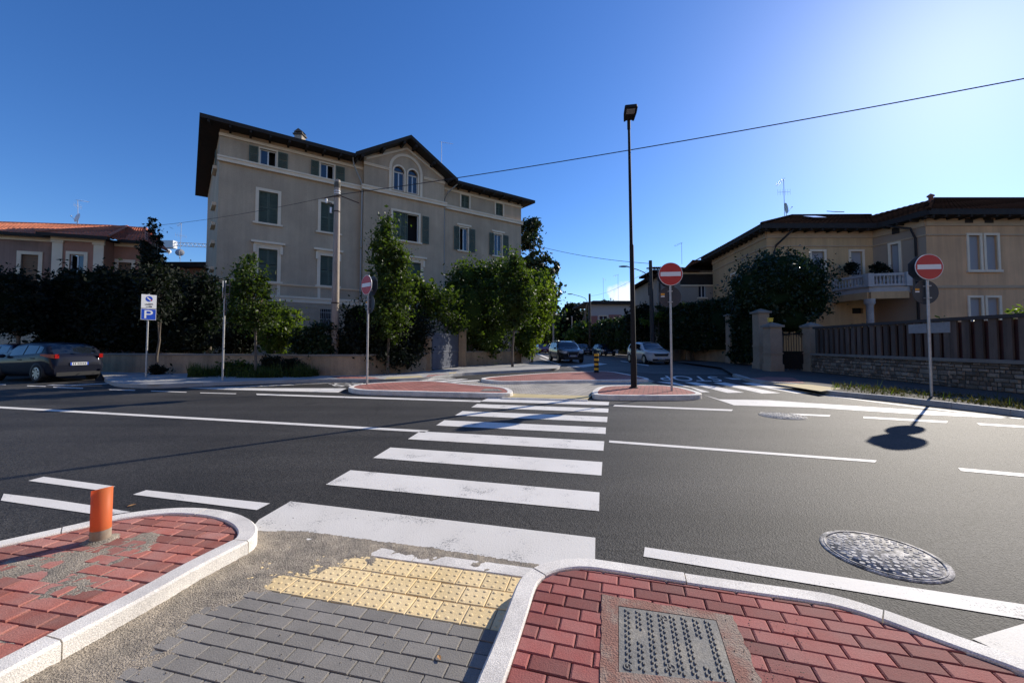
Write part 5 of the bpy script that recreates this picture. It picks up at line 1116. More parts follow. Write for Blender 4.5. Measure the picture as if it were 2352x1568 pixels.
tree('poplar_tree', 'tall thin dark tree with spiky tip rising above the hedge', gb(352, 20.8), 8.2, [lob(352, 620, 20.8, 20, 50), lob(352, 570, 20.8, 11, 34), lob(350, 522, 20.8, 5, 26), lob(351, 503, 20.8, 2, 12), lob(338, 585, 20.8, 9, 18), lob(330, 560, 20.8, 5, 20), lob(366, 545, 20.8, 6, 14)], 3200, .15, LM_DARK, 31, .09, cl_r=.22)
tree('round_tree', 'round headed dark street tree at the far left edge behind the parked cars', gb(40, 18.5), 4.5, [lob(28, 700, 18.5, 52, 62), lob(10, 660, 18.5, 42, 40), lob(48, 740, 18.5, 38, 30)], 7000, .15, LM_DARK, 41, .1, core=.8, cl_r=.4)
tree('street_tree', 'thin young street tree in front of the dark hedge, near the parking sign', gb(363, 17.2), 4.6, [lob(363, 680, 17.2, 34, 50), lob(360, 640, 17.2, 20, 30)], 3500, .14, LM_DARK, 43, .06, cl_r=.35)
# young trees along the pavement
YG = 'young street trees along the left pavement'
tree('street_tree', 'young leafy tree with slim pale trunk before the left windows of the grey building', gb(589, 15.7), 5.2, [lob(580, 690, 15.7, 48, 48), lob(570, 650, 15.7, 40, 40), lob(568, 612, 15.7, 24, 30), lob(605, 730, 15.7, 40, 34), lob(540, 680, 15.7, 30, 30), lob(556, 720, 15.7, 34, 30)], 8500, .105, LM_MID, 51, .055, cl_r=.26, group=YG, shell=.35)
tree('street_tree', 'tall column shaped street tree hiding the middle windows of the grey building', gb(891, 17.0), 6.8, [lob(890, 720, 17, 46, 62), lob(893, 650, 17, 42, 60), lob(890, 590, 17, 34, 50), lob(884, 548, 17, 24, 36), lob(888, 520, 17, 12, 24), lob(915, 600, 17, 20, 46), lob(918, 690, 17, 26, 60)], 15000, .11, LM_MID, 52, .07, core=.55, cl_r=.28, group=YG)
tree('street_tree', 'street tree with bright right side standing before the right wing of the grey building', gb(1177, 22.5), 6.0, [lob(1180, 700, 22.5, 38, 62), lob(1180, 640, 22.5, 28, 44), lob(1178, 605, 22.5, 14, 28), lob(1205, 690, 22.5, 24, 56)], 11000, .14, LM_MID, 53, .08, core=.55, cl_r=.32, group=YG)
# shrubs behind the wall
def shrub(name, label, lobes, n, size, m, seed, core=.7, cl_r=.3, cat='shrub', group=None, base=None, clump=None):
    c = lobes[0][0]; bz = base or (c[0], c[1], .1); root = thing(name, label, cat, bz, group); b = MB(); rs = random.Random(seed)
    for _ in range(5):
        l = rs.choice(lobes); s = Vector((bz[0] + rs.uniform(-.3, .3), bz[1] + rs.uniform(-.2, .2), .1)); e = Vector(l[0]); b.tube([s, s.lerp(e, .5), e], [.04, .03, .012], 5)
    obj('stems', b, BARK, root); crown('foliage', root, lobes, n, size, m, seed, core, cl_r=cl_r, clump=clump); return root
shrub('shrub', 'bright yellow green shrub leaning over the wall right of the young leafy tree', [lob(640, 745, 17.6, 42, 38), lob(665, 740, 17.6, 28, 34), lob(640, 785, 17.6, 40, 28), lob(610, 730, 17.6, 34, 30)], 6500, .12, LM_BRIGHT, 61, core=.5)
shrub('shrub', 'dark shrub under the young leafy tree by the plinth of the grey building', [lob(560, 770, 18.2, 45, 36), lob(530, 785, 18.2, 30, 26)], 4500, .13, LM_DARK, 62)
def hedge(name, label, p, q, z0, z1, th, n, size, m, seed, top_m=None, bulge=.12, group=None):
    p, q = Vector(p), Vector(q); root = thing(name, label, 'hedge', (p.x, p.y, .1), group); e = (q - p); L_ = e.length; e.normalize(); nn_ = Vector((-e.y, e.x)); rs = np.random.RandomState(seed)
    nu, nz = max(4, int(L_ / .35)), max(3, int((z1 - z0) / .35)); b = MB()
    X = lambda u, v, z: Vector((*(p + e * u + nn_ * v), z))
    b.box((0.1, -th / 2 + .12, z0), (L_ - .1, th / 2 - .12, z1 - .15), 0, lambda v: X(v.x, v.y, v.z))
    k = n // 40; face = rs.choice(4, k, p=[.42, .28, .22, .08]); u = rs.rand(k) * L_; v = (rs.rand(k) - .5) * th; z = z0 + rs.rand(k) * (z1 - z0)
    v = np.where(face == 0, -th / 2, np.where(face == 1, th / 2, v)); z = np.where(face == 2, z1, z); u = np.where(face == 3, rs.choice([0, L_], k), u); z = z + np.where(z > z1 - .2, fbm(u * .5, v, 1.6, seed) * .7, 0)
    C = np.stack([p.x + e.x * u + nn_.x * v, p.y + e.y * u + nn_.y * v, z], 1); ci = rs.choice(k, n); P = C[ci] + rs.normal(size=(n, 3)) * bulge; vv, ff = leaf_quads(P, size, rs); rn = .5 * rs.rand(k)[ci] + .5 * rs.rand(n)
    f2 = np.array(b.f) + len(vv); vv = np.concatenate([vv, np.array(b.v)]); ff = np.concatenate([ff, f2]); raw('foliage', vv, ff, [m, MATTE[m.name]], root, mi=(np.arange(len(ff)) >= n).astype(np.int32), rnd=np.concatenate([rn, np.zeros(len(f2))])); return root
wo = lambda px, D: (gx(px, D), D)
hedge('hedge', 'clipped dark hedge under the grilled basement window of the grey building', wo(690, 17.3), wo(765, 17.0), .3, 1.95, .8, 5000, .12, LM_HEDGE, 71)
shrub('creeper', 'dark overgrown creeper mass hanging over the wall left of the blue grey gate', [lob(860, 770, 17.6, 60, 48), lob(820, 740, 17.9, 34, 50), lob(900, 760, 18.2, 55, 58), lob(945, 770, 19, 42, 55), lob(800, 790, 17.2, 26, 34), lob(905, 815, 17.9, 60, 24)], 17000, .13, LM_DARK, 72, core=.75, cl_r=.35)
shrub('wisteria', 'arching leafy wisteria over the blue grey gate', [lob(980, 680, 20.5, 46, 26), lob(1020, 700, 21.5, 40, 30), lob(950, 670, 20, 30, 30), lob(1040, 730, 22, 26, 34), (tuple(V(985, 725, 20.8)), (1.0, .8, .5))], 7500, .16, LM_MID, 73, core=.3, cl_r=.35, base=(gx(975, 20), 20, .1))
HB = [(1075, 720, 24, 46, 70), (1110, 700, 25, 55, 70), (1140, 690, 25.5, 50, 72), (1050, 690, 24.5, 34, 50), (1105, 640, 26, 44, 34), (1070, 640, 25, 30, 32), (1110, 770, 25, 60, 44), (1150, 640, 26, 40, 40)]
shrub('tall_hedge', 'broad tall overgrown hedge behind the wall right of the gate', [lob(a, c, D, e, f, 40) for a, c, D, e, f in HB], 22000, .17, LM_MID, 74, core=.8, cl_r=.45)
shrub('tall_shrub', 'sunlit tall shrub at the corner of the side street, trailing over the end post', [lob(1215, 690, 27.5, 36, 60), lob(1235, 660, 28, 32, 50), lob(1252, 690, 29, 24, 46), lob(1215, 740, 27.5, 36, 50), lob(1205, 785, 27, 22, 26), lob(1228, 715, 28, 30, 50), (tuple(V(1208, 800, 27)), (.5, .5, .5))], 15000, .17, LM_BRIGHT, 75, core=.7, cl_r=.42)
tree('magnolia_tree', 'tall glossy magnolia behind the right end of the grey building', gb(1225, 42), 12, [lob(1214, 540, 42, 30, 34), lob(1222, 520, 42, 20, 18), lob(1214, 600, 42, 30, 26), lob(1250, 625, 42, 38, 36), lob(1240, 660, 42, 44, 36), lob(1265, 650, 42, 24, 30), lob(1255, 690, 42, 34, 30), lob(1215, 640, 42, 30, 40), lob(1240, 720, 42, 46, 30)], 9500, .34, LM_MAG, 76, .22, core=.45, cl_r=.5, shell=.5)
# right side
tree('holly_tree', 'big round dark tree in front of the ochre villa, left of its balcony', gb(1790, 22.5), 7, [lob(1790, 650, 22.5, 92, 62), lob(1760, 690, 22.5, 72, 50), lob(1830, 690, 22.5, 66, 50), lob(1790, 625, 22.5, 74, 46), lob(1730, 660, 22.5, 50, 44), lob(1850, 640, 22.5, 44, 44), lob(1800, 730, 22.5, 60, 40)], 22000, .15, LM_MAG, 81, .18, core=.8, cl_r=.4)
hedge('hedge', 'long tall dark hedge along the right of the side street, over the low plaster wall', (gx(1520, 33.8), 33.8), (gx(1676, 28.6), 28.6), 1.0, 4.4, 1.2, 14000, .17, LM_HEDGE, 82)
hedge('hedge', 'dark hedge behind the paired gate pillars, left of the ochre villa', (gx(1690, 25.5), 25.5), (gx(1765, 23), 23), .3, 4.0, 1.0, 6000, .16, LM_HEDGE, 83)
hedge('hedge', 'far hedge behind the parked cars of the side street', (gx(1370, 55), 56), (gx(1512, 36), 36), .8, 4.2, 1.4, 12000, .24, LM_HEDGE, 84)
shrub('shrub', 'yellow flowering shrub top rising from the long hedge under the slim white window', [lob(1585, 712, 32, 26, 12), lob(1575, 708, 32, 14, 12)], 1800, .13, LM_YEL, 85, core=.4, cl_r=.25, base=gb(1585, 32.2)); shrub('shrub', 'small bright shrub on top of the hedge beside the dark pole', [lob(1512, 728, 33, 18, 12), lob(1490, 738, 34, 18, 8)], 1500, .14, LM_BRIGHT, 86, core=.4, cl_r=.22, base=gb(1512, 33.6))
shrub('shrub', 'dark bush in the garden just left of the far hedge pole', [lob(1480, 735, 37, 36, 40), lob(1462, 745, 38, 24, 30)], 4500, .22, LM_DARK, 87, core=.75)
hedge('hedge', 'bright green hedge seen through the slat fence at the right edge', (14.1, 6.5), (14.2, 11.0), .3, 2.3, .7, 6000, .09, LM_BRIGHT, 88)
hedge('hedge', 'dark garden hedge behind the slat fence in front of the villa porch', (14.5, 12.2), (15.2, 18.2), .3, 1.9, .8, 6000, .12, LM_HEDGE, 89)
# far end of the side street
FT = 'trees at the far end of the side street'
for i, (px, D, lo2, lab, m_) in enumerate(((1310, 75, [(1310, 735, 34, 44), (1300, 760, 40, 30), (1325, 745, 30, 40)], 'largest dark tree closing the side street', LM_DARK), (1290, 85, [(1282, 750, 34, 36), (1268, 765, 34, 24)], 'dark tree at the far end left of the street lamp', LM_HEDGE), (1370, 80, [(1372, 720, 34, 24), (1395, 715, 30, 18), (1355, 740, 24, 30)], 'tree top showing above the distant pale house', LM_HEDGE), (1345, 58, [(1340, 770, 18, 20), (1330, 775, 20, 16)], 'low garden bush left of the distant pale house', LM_MID), (1255, 70, [(1250, 750, 26, 30), (1240, 770, 30, 20)], 'tree behind the far red car', LM_MID))):
    tree('far_tree', lab, gb(px, D, 0), 9, [lob(a, c, D, e, f) for a, c, e, f in lo2], 3500, .5, m_, 100 + i, .25, core=.8, cl_r=.9, group=FT)
# weeds
def weeds(name, pts, n, m, seed, h=.16, size=.05):
    rs = np.random.RandomState(seed); P = []; pts = [tuple(p) for p in pts]; x0, x1 = min(p[0] for p in pts), max(p[0] for p in pts); y0, y1 = min(p[1] for p in pts), max(p[1] for p in pts)
    X = rs.uniform(x0, x1, n * 4); Y = rs.uniform(y0, y1, n * 4); k = (sdist(X, Y, pts) > 0) & (fbm(X, Y, 1.2, seed) + .12 * rs.normal(size=len(X)) > -.03); X, Y = X[k][:n], Y[k][:n]
    hh = h * rs.rand(len(X)) * (1 + 1.5 * np.maximum(fbm(X, Y, .8, seed + 3), 0) * 2); v, f = leaf_quads(np.stack([X, Y, PV + hh], 1), size, rs, aspect=.35); bl = rs.normal(size=(len(X), 3)) * .03; 
    base = np.stack([X, Y, np.full(len(X), PV - .01)], 1); tip = base + np.stack([bl[:, 0] * 2, bl[:, 1] * 2, hh * 1.8 + .03], 1); w_ = np.stack([rs.normal(size=len(X)) * .006 + .004, rs.normal(size=len(X)) * .006, np.zeros(len(X))], 1)
    v2 = np.stack([base - w_, base + w_, tip + w_ * .2, tip - w_ * .2], 1).reshape(-1, 3); v = np.concatenate([v, v2]); f = np.arange(len(v)).reshape(-1, 4)
    return tag(raw(name, v, f, m, None, rnd=rs.rand(len(f))), kind='stuff')
ee = er[6:]; verge = [p + Vector((.2, .12)) for p in er[6:]] + [p + Vector((1.5, 1.3)) for p in er[:5:-1]]
flat_v = tag(flat('verge', verge, PV - .003, DIRT), kind='structure')
LM_WEED = leaf_mat('dry_weed_leaf', (.03, .034, .012), (.10, .085, .03), .2, .6)
weeds('weeds', verge, 1300, LM_WEED, 201, .05, .05); weeds('grass', verge, 130, LM_MID, 202, .09, .03)
vl = [G(x, y, PV).to_2d() for x, y in ((430, 866), (560, 868), (705, 866), (735, 862), (620, 857), (520, 859), (440, 860))]
weeds('weeds', vl, 5000, LM_MID, 203, .25, .09)
shrub('low_plant', 'low dark weed clump at the foot of the tan wall beside the young leafy tree', [lob(655, 845, 16.4, 42, 18, 20), lob(625, 838, 16.5, 22, 16, 16)], 3200, .1, LM_DARK, 204, core=.5, cl_r=.2); shrub('low_plant', 'bright low weed clump at the wall foot right of the edge-on road sign', [lob(548, 848, 16.2, 32, 14, 16), lob(530, 852, 16.2, 20, 8, 12)], 2600, .1, LM_MID, 205, core=.4, cl_r=.18)
shrub('low_plant', 'small weed tuft around the thin street tree by the parking sign', [lob(362, 850, 17, 14, 12, 10)], 900, .1, LM_DARK, 206, core=.4, cl_r=.15)

# ------------------------------------------------------------------ street furniture
def disc(b, r, y, mi, n=32, cz=0.0, sides=None, rot=0.0):
    n = sides or n; vs = [(r * math.cos(2 * math.pi * k / n + rot), y, cz + r * math.sin(2 * math.pi * k / n + rot)) for k in range(n)]; b.poly(vs, mi)
def no_entry_assembly():
    root = thing('road_sign', None, None)
    b = MB(); b.tube([(0, 0, 0), (0, 0, 3.52)], .03, 12); b.lathe([(.034, 3.52), (.034, 3.54), (.001, 3.55)], 12); obj('pole', b, STEEL, root)
    zc, zl_ = 3.22, 2.60
    b = MB(); b.lathe([(.32, -.012), (.32, .0), (.312, .002)], 40, (0, -.06, zc), 'y', 0); disc(b, .32, -.073, 0, 40, zc); disc(b, .308, -.0745, 1, 40, zc); b.poly([(-.27, -.076, zc - .06), (.27, -.076, zc - .06), (.27, -.076, zc + .06), (-.27, -.076, zc + .06)], 0); disc(b, .32, -.059, 2, 40, zc)
    obj('no_entry_disc', b, [SIGNWHITE, SIGNRED, SIGNBACK], root, fix=False)
    b = MB(); disc(b, .34, .128, 2, cz=zc - .01, sides=8, rot=R(22.5)); disc(b, .34, .140, 0, cz=zc - .01, sides=8, rot=R(22.5)); disc(b, .318, .1415, 1, cz=zc - .01, sides=8, rot=R(22.5))
    n = 8; e = [(.34 * math.cos(2 * math.pi * k / n + R(22.5)), .34 * math.sin(2 * math.pi * k / n + R(22.5)) + zc - .01) for k in range(n)]
    for k in range(n): p, q = e[k], e[(k + 1) % n]; b.poly([(p[0], .128, p[1]), (q[0], .128, q[1]), (q[0], .140, q[1]), (p[0], .140, p[1])], 2)
    text_on(b, 'STOP', (.24, .1435, zc - .11), (-.24, .1435, zc - .11), (-.24, .1435, zc + .09), (.24, .1435, zc + .09), 0); obj('stop_octagon', b, [SIGNWHITE, SIGNRED, SIGNBACK], root, fix=False)
    b = MB(); b.lathe([(.30, .05), (.30, .062)], 40, (0, 0, zl_), 'y', 2); disc(b, .30, .05, 2, 40, zl_); disc(b, .30, .062, 0, 40, zl_); disc(b, .285, .0635, 1, 40, zl_)
    b.poly([(-.045, .0655, zl_ - .2), (.045, .0655, zl_ - .2), (.045, .0655, zl_ + .04), (-.045, .0655, zl_ + .04)], 0); b.poly([(-.14, .0655, zl_ + .04), (.14, .0655, zl_ + .04), (0, .0655, zl_ + .2)], 0)
    ls = obj('direction_disc', b, [SIGNWHITE, SIGNBLUE, SIGNBACK], root, fix=False)
    b = MB(); b.poly([(-.24, .0485, zl_ + .05), (-.14, .0485, zl_ + .05), (-.14, .0485, zl_ + .10), (-.24, .0485, zl_ + .10)], 0); b.poly([(-.24, .0485, zl_), (-.14, .0485, zl_), (-.14, .0485, zl_ + .03), (-.24, .0485, zl_ + .03)], 1); obj('sticker', b, [STICKY, SIGNWHITE], ls, fix=False)
    b = MB()
    for zc_ in (zc - .16, zc + .16, zl_ - .15, zl_ + .15): b.lathe([(.035, zc_ - .015), (.035, zc_ + .015)], 12); b.box((-.06, .032, zc_ - .012), (.06, .047 if zc_ < zc - .3 else .126, zc_ + .012)); b.box((-.05, -.056, zc_ - .012), (.05, -.034, zc_ + .012))
    obj('clamp', b, STEEL, root); return root
SG = 'no entry signs on steel poles'
s0 = no_entry_assembly()
def put(o, px, py, z, yaw, label, dz=0.0, sc=1.0):
    p = G(px, py, z); o.location = (p.x, p.y, z + dz); o.rotation_euler = (0, 0, yaw); o.scale = (sc, sc, sc); tag(o, label, 'road sign', SG); return o
scopy = [s0] + [copy_tree(s0) for _ in range(3)]
put(scopy[0], 1543, 897, KZ, R(-8), 'round red no entry sign on the central island beside the black lamp post', 0, .995)
put(scopy[1], 843, 882, KZ, R(-40), 'red no entry sign turned sideways at the tip of the left central island', 0, .985)
put(scopy[2], 2140, 910, PV, R(-6), 'no entry sign on the weedy verge at the right, in front of the slat fence', 0, .985)
put(scopy[3], 511, 873, PV, R(-53), 'road sign seen edge-on beside the young leafy tree, left of the concrete pole', 0, 1.0)
pk = thing('parking_sign', 'blue parking sign with white restriction panel above it on the left pavement', 'road sign'); b = MB(); b.tube([(0, 0, 0), (0, 0, 3.3)], .03, 10); obj('pole', b, STEEL, pk)
b = MB(); b.box((-.235, -.052, 2.72), (.235, -.04, 3.26), 0); b.lathe([(.11, 0), (.001, .0)], 28, (0, -.0545, 3.09), 'y', 1)
b.poly([(-.075, -.0565, 3.135), (-.045, -.0565, 3.165), (.075, -.0565, 3.045), (.045, -.0565, 3.015)], 0); b.poly([(.04, -.058, 3.05), (.075, -.058, 3.08), (.10, -.058, 3.03), (.075, -.058, 3.01)], 3)
for i, (a, c) in enumerate(((-.02, .12), (-.1, .13), (-.14, .14), (-.12, .06))): b.poly([(a, -.0545, 2.905 - i * .022), (c, -.0545, 2.905 - i * .022), (c, -.0545, 2.917 - i * .022), (a, -.0545, 2.917 - i * .022)], 2)
b.box((.0, -.056, 2.765), (.1, -.053, 2.81), 2); b.box((-.09, -.056, 2.765), (-.01, -.053, 2.785), 2); obj('restriction_panel', b, [SIGNWHITE, SIGNBLUE, SIGNBACK, SIGNRED], pk, fix=False)
b = MB(); b.box((-.235, -.052, 2.26), (.235, -.04, 2.70), 0); b.poly([(-.22, -.0545, 2.275), (.22, -.0545, 2.275), (.22, -.0545, 2.685), (-.22, -.0545, 2.685)], 1)
text_on(b, 'P', (-.13, -.057, 2.32), (.13, -.057, 2.32), (.13, -.057, 2.64), (-.13, -.057, 2.64), 0); obj('parking_panel', b, [SIGNWHITE, SIGNBLUE], pk, fix=False)
p = G(335, 866, PV); pk.location = (p.x, p.y, PV); pk.rotation_euler = (0, 0, R(60)); pk.scale = (.98, .98, .98)
# lamp post on the central island
p = G(1456, 890, KZ); lp = thing('street_lamp', 'tall slim black street lamp post on the central island', 'street lamp', (p.x, p.y, KZ)); b = MB(); o = Vector(p)
b.tube([o, o + Vector((0, 0, .9)), o + Vector((0, 0, .95)), o + Vector((-.02, 0, 4.2)), o + Vector((-.03, 0, 4.25)), o + Vector((-.06, 0, 8.0))], [.088, .086, .074, .062, .05, .036], 14); b.lathe([(.13, .0), (.13, .015), (.09, .03)], 16, tuple(o)); obj('pole', b, BLACKM, lp)
b = MB(); h0 = o + Vector((-.06, 0, 7.98)); fy = Vector((-.18, -1, .1)).normalized(); fx = fy.cross(Vector((0, 0, 1))).normalized(); fz = fx.cross(fy)
X = lambda v: h0 + fx * v[0] + fy * v[1] + fz * v[2]
out_ = [(-.12, -.02), (-.15, .0), (-.185, .35), (-.185, .6), (-.165, .63), (.165, .63), (.185, .6), (.185, .35), (.15, 0), (.12, -.02), (.08, .03), (-.08, .03)]
b.add([X((x, y, 0)) for x, y in out_] + [X((x * .92, y * .98, .09)) for x, y in out_], [tuple(range(11, -1, -1)), tuple(range(12, 24))] + [(i, (i + 1) % 12, 12 + (i + 1) % 12, 12 + i) for i in range(12)]); b.tube([h0 - Vector((0, 0, .25)), h0 + Vector((0, 0, .06))], .048, 10); hd = obj('lamp_head', b, BLACKM, lp)
b = MB(); b.box((-.12, .34, -.012), (.12, .56, -.002), 0, X); obj('lens', b, mat('lamp_lens', (.30, .30, .30), rough=.3), hd)
# bollard
p = G(1370, 855, KZ); b = MB(); bo = thing('bollard', 'yellow and black banded bollard on the far central island', 'bollard', (p.x, p.y, KZ)); YB = mat('bollard_yellow', (.75, .40, .02), rough=.45); rr = .105; n_ = 8; H_ = .84
for k in range(n_): b.lathe([(rr, k * H_ / n_), (rr, (k + 1) * H_ / n_)], 18, tuple(p), mi=(1 if k % 2 == 0 else 0))
b.lathe([(rr, H_), (rr * .8, H_ + .03), (.001, H_ + .035)], 18, tuple(p), mi=1); b.f and obj('banded_tube', b, [YB, BLACKM], bo)
b = MB(); b.lathe([(rr * 1.25, 0), (rr * 1.25, .02), (rr, .03)], 18, tuple(p)); obj('base_ring', b, BLACKM, bo)
# orange pipe
p = G(*Z1(676, 606), zl); op = thing('marker_pipe', 'short orange plastic pipe standing upright in the left red island', 'pipe', (p.x, p.y, zl)); OR = leaf_mat('orange_plastic', (.90, .30, .11), (.90, .30, .11), .6, .5, (1, 1.05, 1)); b = MB(); r = .052; n = 28; hz = .335; vs = []
for k in range(n):
    q = 2 * math.pi * k / n; c, s = math.cos(q), math.sin(q)
    vs += [(p.x + r * c, p.y + r * s, zl - .02), (p.x + r * c, p.y + r * s, zl + .075), (p.x + r * c * 1.02, p.y + r * s, zl + hz + .012 * c - .006 * s), (p.x + r * .91 * c, p.y + r * .88 * s, zl + hz + .012 * c - .006 * s), (p.x + r * .9 * c, p.y + r * .9 * s, zl)]
for k in range(n):
    a, c = k * 5, ((k + 1) % n) * 5
    for e in range(4): b.f.append((a + e, c + e, c + e + 1, a + e + 1)); b.m.append(1 if e == 0 else 0); b.r.append(.5); b.smooth.append(True)
b.v = vs; obj('pipe', b, [OR, mat('sandy_plastic', (.33, .28, .21), (.28, .20, .14), scale=20, rough=.9)], op)
b = MB(); rs = random.Random(3); prof = [(.11, -.008), (.085, .004), (.06, .014), (.045, .016)]; b.lathe(prof, 22, (p.x, p.y, zl)); b.v = [(x + rs.uniform(-.008, .008), y + rs.uniform(-.008, .008), z + rs.uniform(-.003, .003)) for x, y, z in b.v]; obj('sand_collar', b, SAND, op)
# poles
D0 = 17.2; p = Vector((gx(769, D0), D0, PV)); cpz = 8.45; cp_ = thing('utility_pole', 'thick weathered concrete utility pole in front of the grey building', 'utility pole', tuple(p)); b = MB(); b.tube([p, p + Vector((0, 0, cpz))], [.17, .115], 16); obj('shaft', b, CONC, cp_)
b = MB(); b.lathe([(.128, cpz - .35), (.133, cpz - .2), (.10, cpz), (.02, cpz + .05)], 14, (p.x, p.y, p.z)); obj('pole_cap', b, mat('mossy_concrete', (.14, .12, .09), (.09, .08, .06), scale=12, rough=1), cp_)
b = MB()
for zc in (3.05, 7.05, 7.7): b.lathe([(.165 if zc < 5 else .135, zc - .03), (.165 if zc < 5 else .135, zc + .03)], 14, (p.x, p.y, p.z))
b.tube([p + Vector((-.5, -.1, 7.62)), p + Vector((.15, -.16, 7.72)), p + Vector((.9, .2, 7.5))], .025, 6); b.tube([p + Vector((-.18, -.1, 7.0)), p + Vector((-.2, -.1, 7.4)), p + Vector((-.42, -.1, 7.45))], .02, 6); obj('bracket', b, mat('rusty_iron', (.07, .045, .035), rough=.8), cp_)
b = MB()
for zc in (7.85, 7.95): b.lathe([(.125, zc - .02), (.14, zc), (.125, zc + .02)], 14, (p.x, p.y, p.z))
b.lathe([(.03, 0), (.05, .05), (.03, .1), (.05, .15), (.02, .2)], 8, (p.x - .42, p.y - .1, p.z + 7.4)); b.box((p.x - .24, p.y - .16, p.z + 6.95), (p.x - .17, p.y - .08, p.z + 7.2)); obj('insulator', b, SIGNWHITE, cp_)
PT = p + Vector((0, -.1, 7.75))
D1 = 32.0; p2 = Vector((gx(1499, D1), D1, 0)); dp = thing('utility_pole', 'dark pole carrying a cobra head street lamp on the right of the side street', 'utility pole', tuple(p2)); b = MB(); b.tube([p2, p2 + Vector((-.1, 0, 8.15))], [.2, .13], 12); obj('shaft', b, DARKPOLE, dp)
def lamp_arm(root, a, L_, rise, s=1.0):
    b = MB(); b.tube([a, a + Vector((-.05, 0, 1.4 * s)), a + Vector((-.3 * s, 0, 1.85 * s)), a + Vector((-.9 * s, 0, 2.1 * s)), a + Vector((-L_, 0, 2.1 * s + rise))], .035 * s, 8); ar = obj('lamp_arm', b, STEEL if s < 1 else BLACKM, root); t = a + Vector((-L_ - .25 * s, 0, 2.1 * s + rise)); b = MB(); b.ell(tuple(t), (.42 * s, .15 * s, .07 * s), 6); obj('lamp_head', b, BLACKM, ar)
lamp_arm(dp, p2 + Vector((-.3, -.1, 5.3)), 1.75, .25); b = MB(); b.tube([p2 + Vector((-.3, -.1, 6.2)), p2 + Vector((0, -.1, 6.2))], .03, 6); b.lathe([(.12, -.04), (.12, .04)], 10, tuple(p2 + Vector((-.35, -.1, 7.5)))); obj('bracket', b, BLACKM, dp)
D2 = 56.0; p3 = Vector((gx(1355, D2), D2, 0)); fp = thing('utility_pole', 'far thin pole with a lamp arm at the end of the side street', 'utility pole', tuple(p3)); b = MB(); b.tube([p3, p3 + Vector((0, 0, 8.5))], [.2, .15], 10); obj('shaft', b, DARKPOLE, fp); lamp_arm(fp, p3 + Vector((-.3, 0, 6.0)), 2.2, .35, 1.0)
for px, D, h, lab in ((1314, 66, 6.0, 'thin pale pole standing before the far dark trees'), (1271, 62, 4.5, 'short pale pole behind the far red car')):
    q = Vector((gx(px, D), D, 0)); b = MB(); b.tube([q, q + Vector((0, 0, h))], [.14, .11], 8); b.lathe([(.16, h - .1), (.16, h - .02), (.05, h + .05)], 8, tuple(q)); tag(obj('pole', b, CONC, loc=q), lab, 'pole')
# cables
def cable(a, c, sag, label, r=.014, n=24, wob=0.0):
    a, c = Vector(a), Vector(c); pts = []
    for k in range(n + 1):
        t = k / n; q = a.lerp(c, t); q.z -= sag * 4 * t * (1 - t); q.z += wob * math.sin(9 * t); pts.append(q)
    b = MB(); b.tube(pts, r, 5); tag(obj('overhead_cable', b, WIRE, loc=a), label, 'cable', 'overhead cables')
cable(PT, V(2352, 178, 9.0) + (V(2352, 178, 9.0) - PT) * .6 + Vector((0, 0, .55)), .40, 'thick overhead cable rising from the concrete pole across the sky to the right', .015)
cable(PT, V(263, 525, 24), .25, 'cable from the concrete pole to the left across the front of the grey building', .009)
cable(V(1235, 565, 40), p2 + Vector((-.1, 0, 7.9)), .25, 'cable between the magnolia and the dark pole', .02)
cable(p2 + Vector((-.1, 0, 7.5)), p3 + Vector((0, 0, 8.2)), .5, 'faint cable along the side street between two poles', .012)

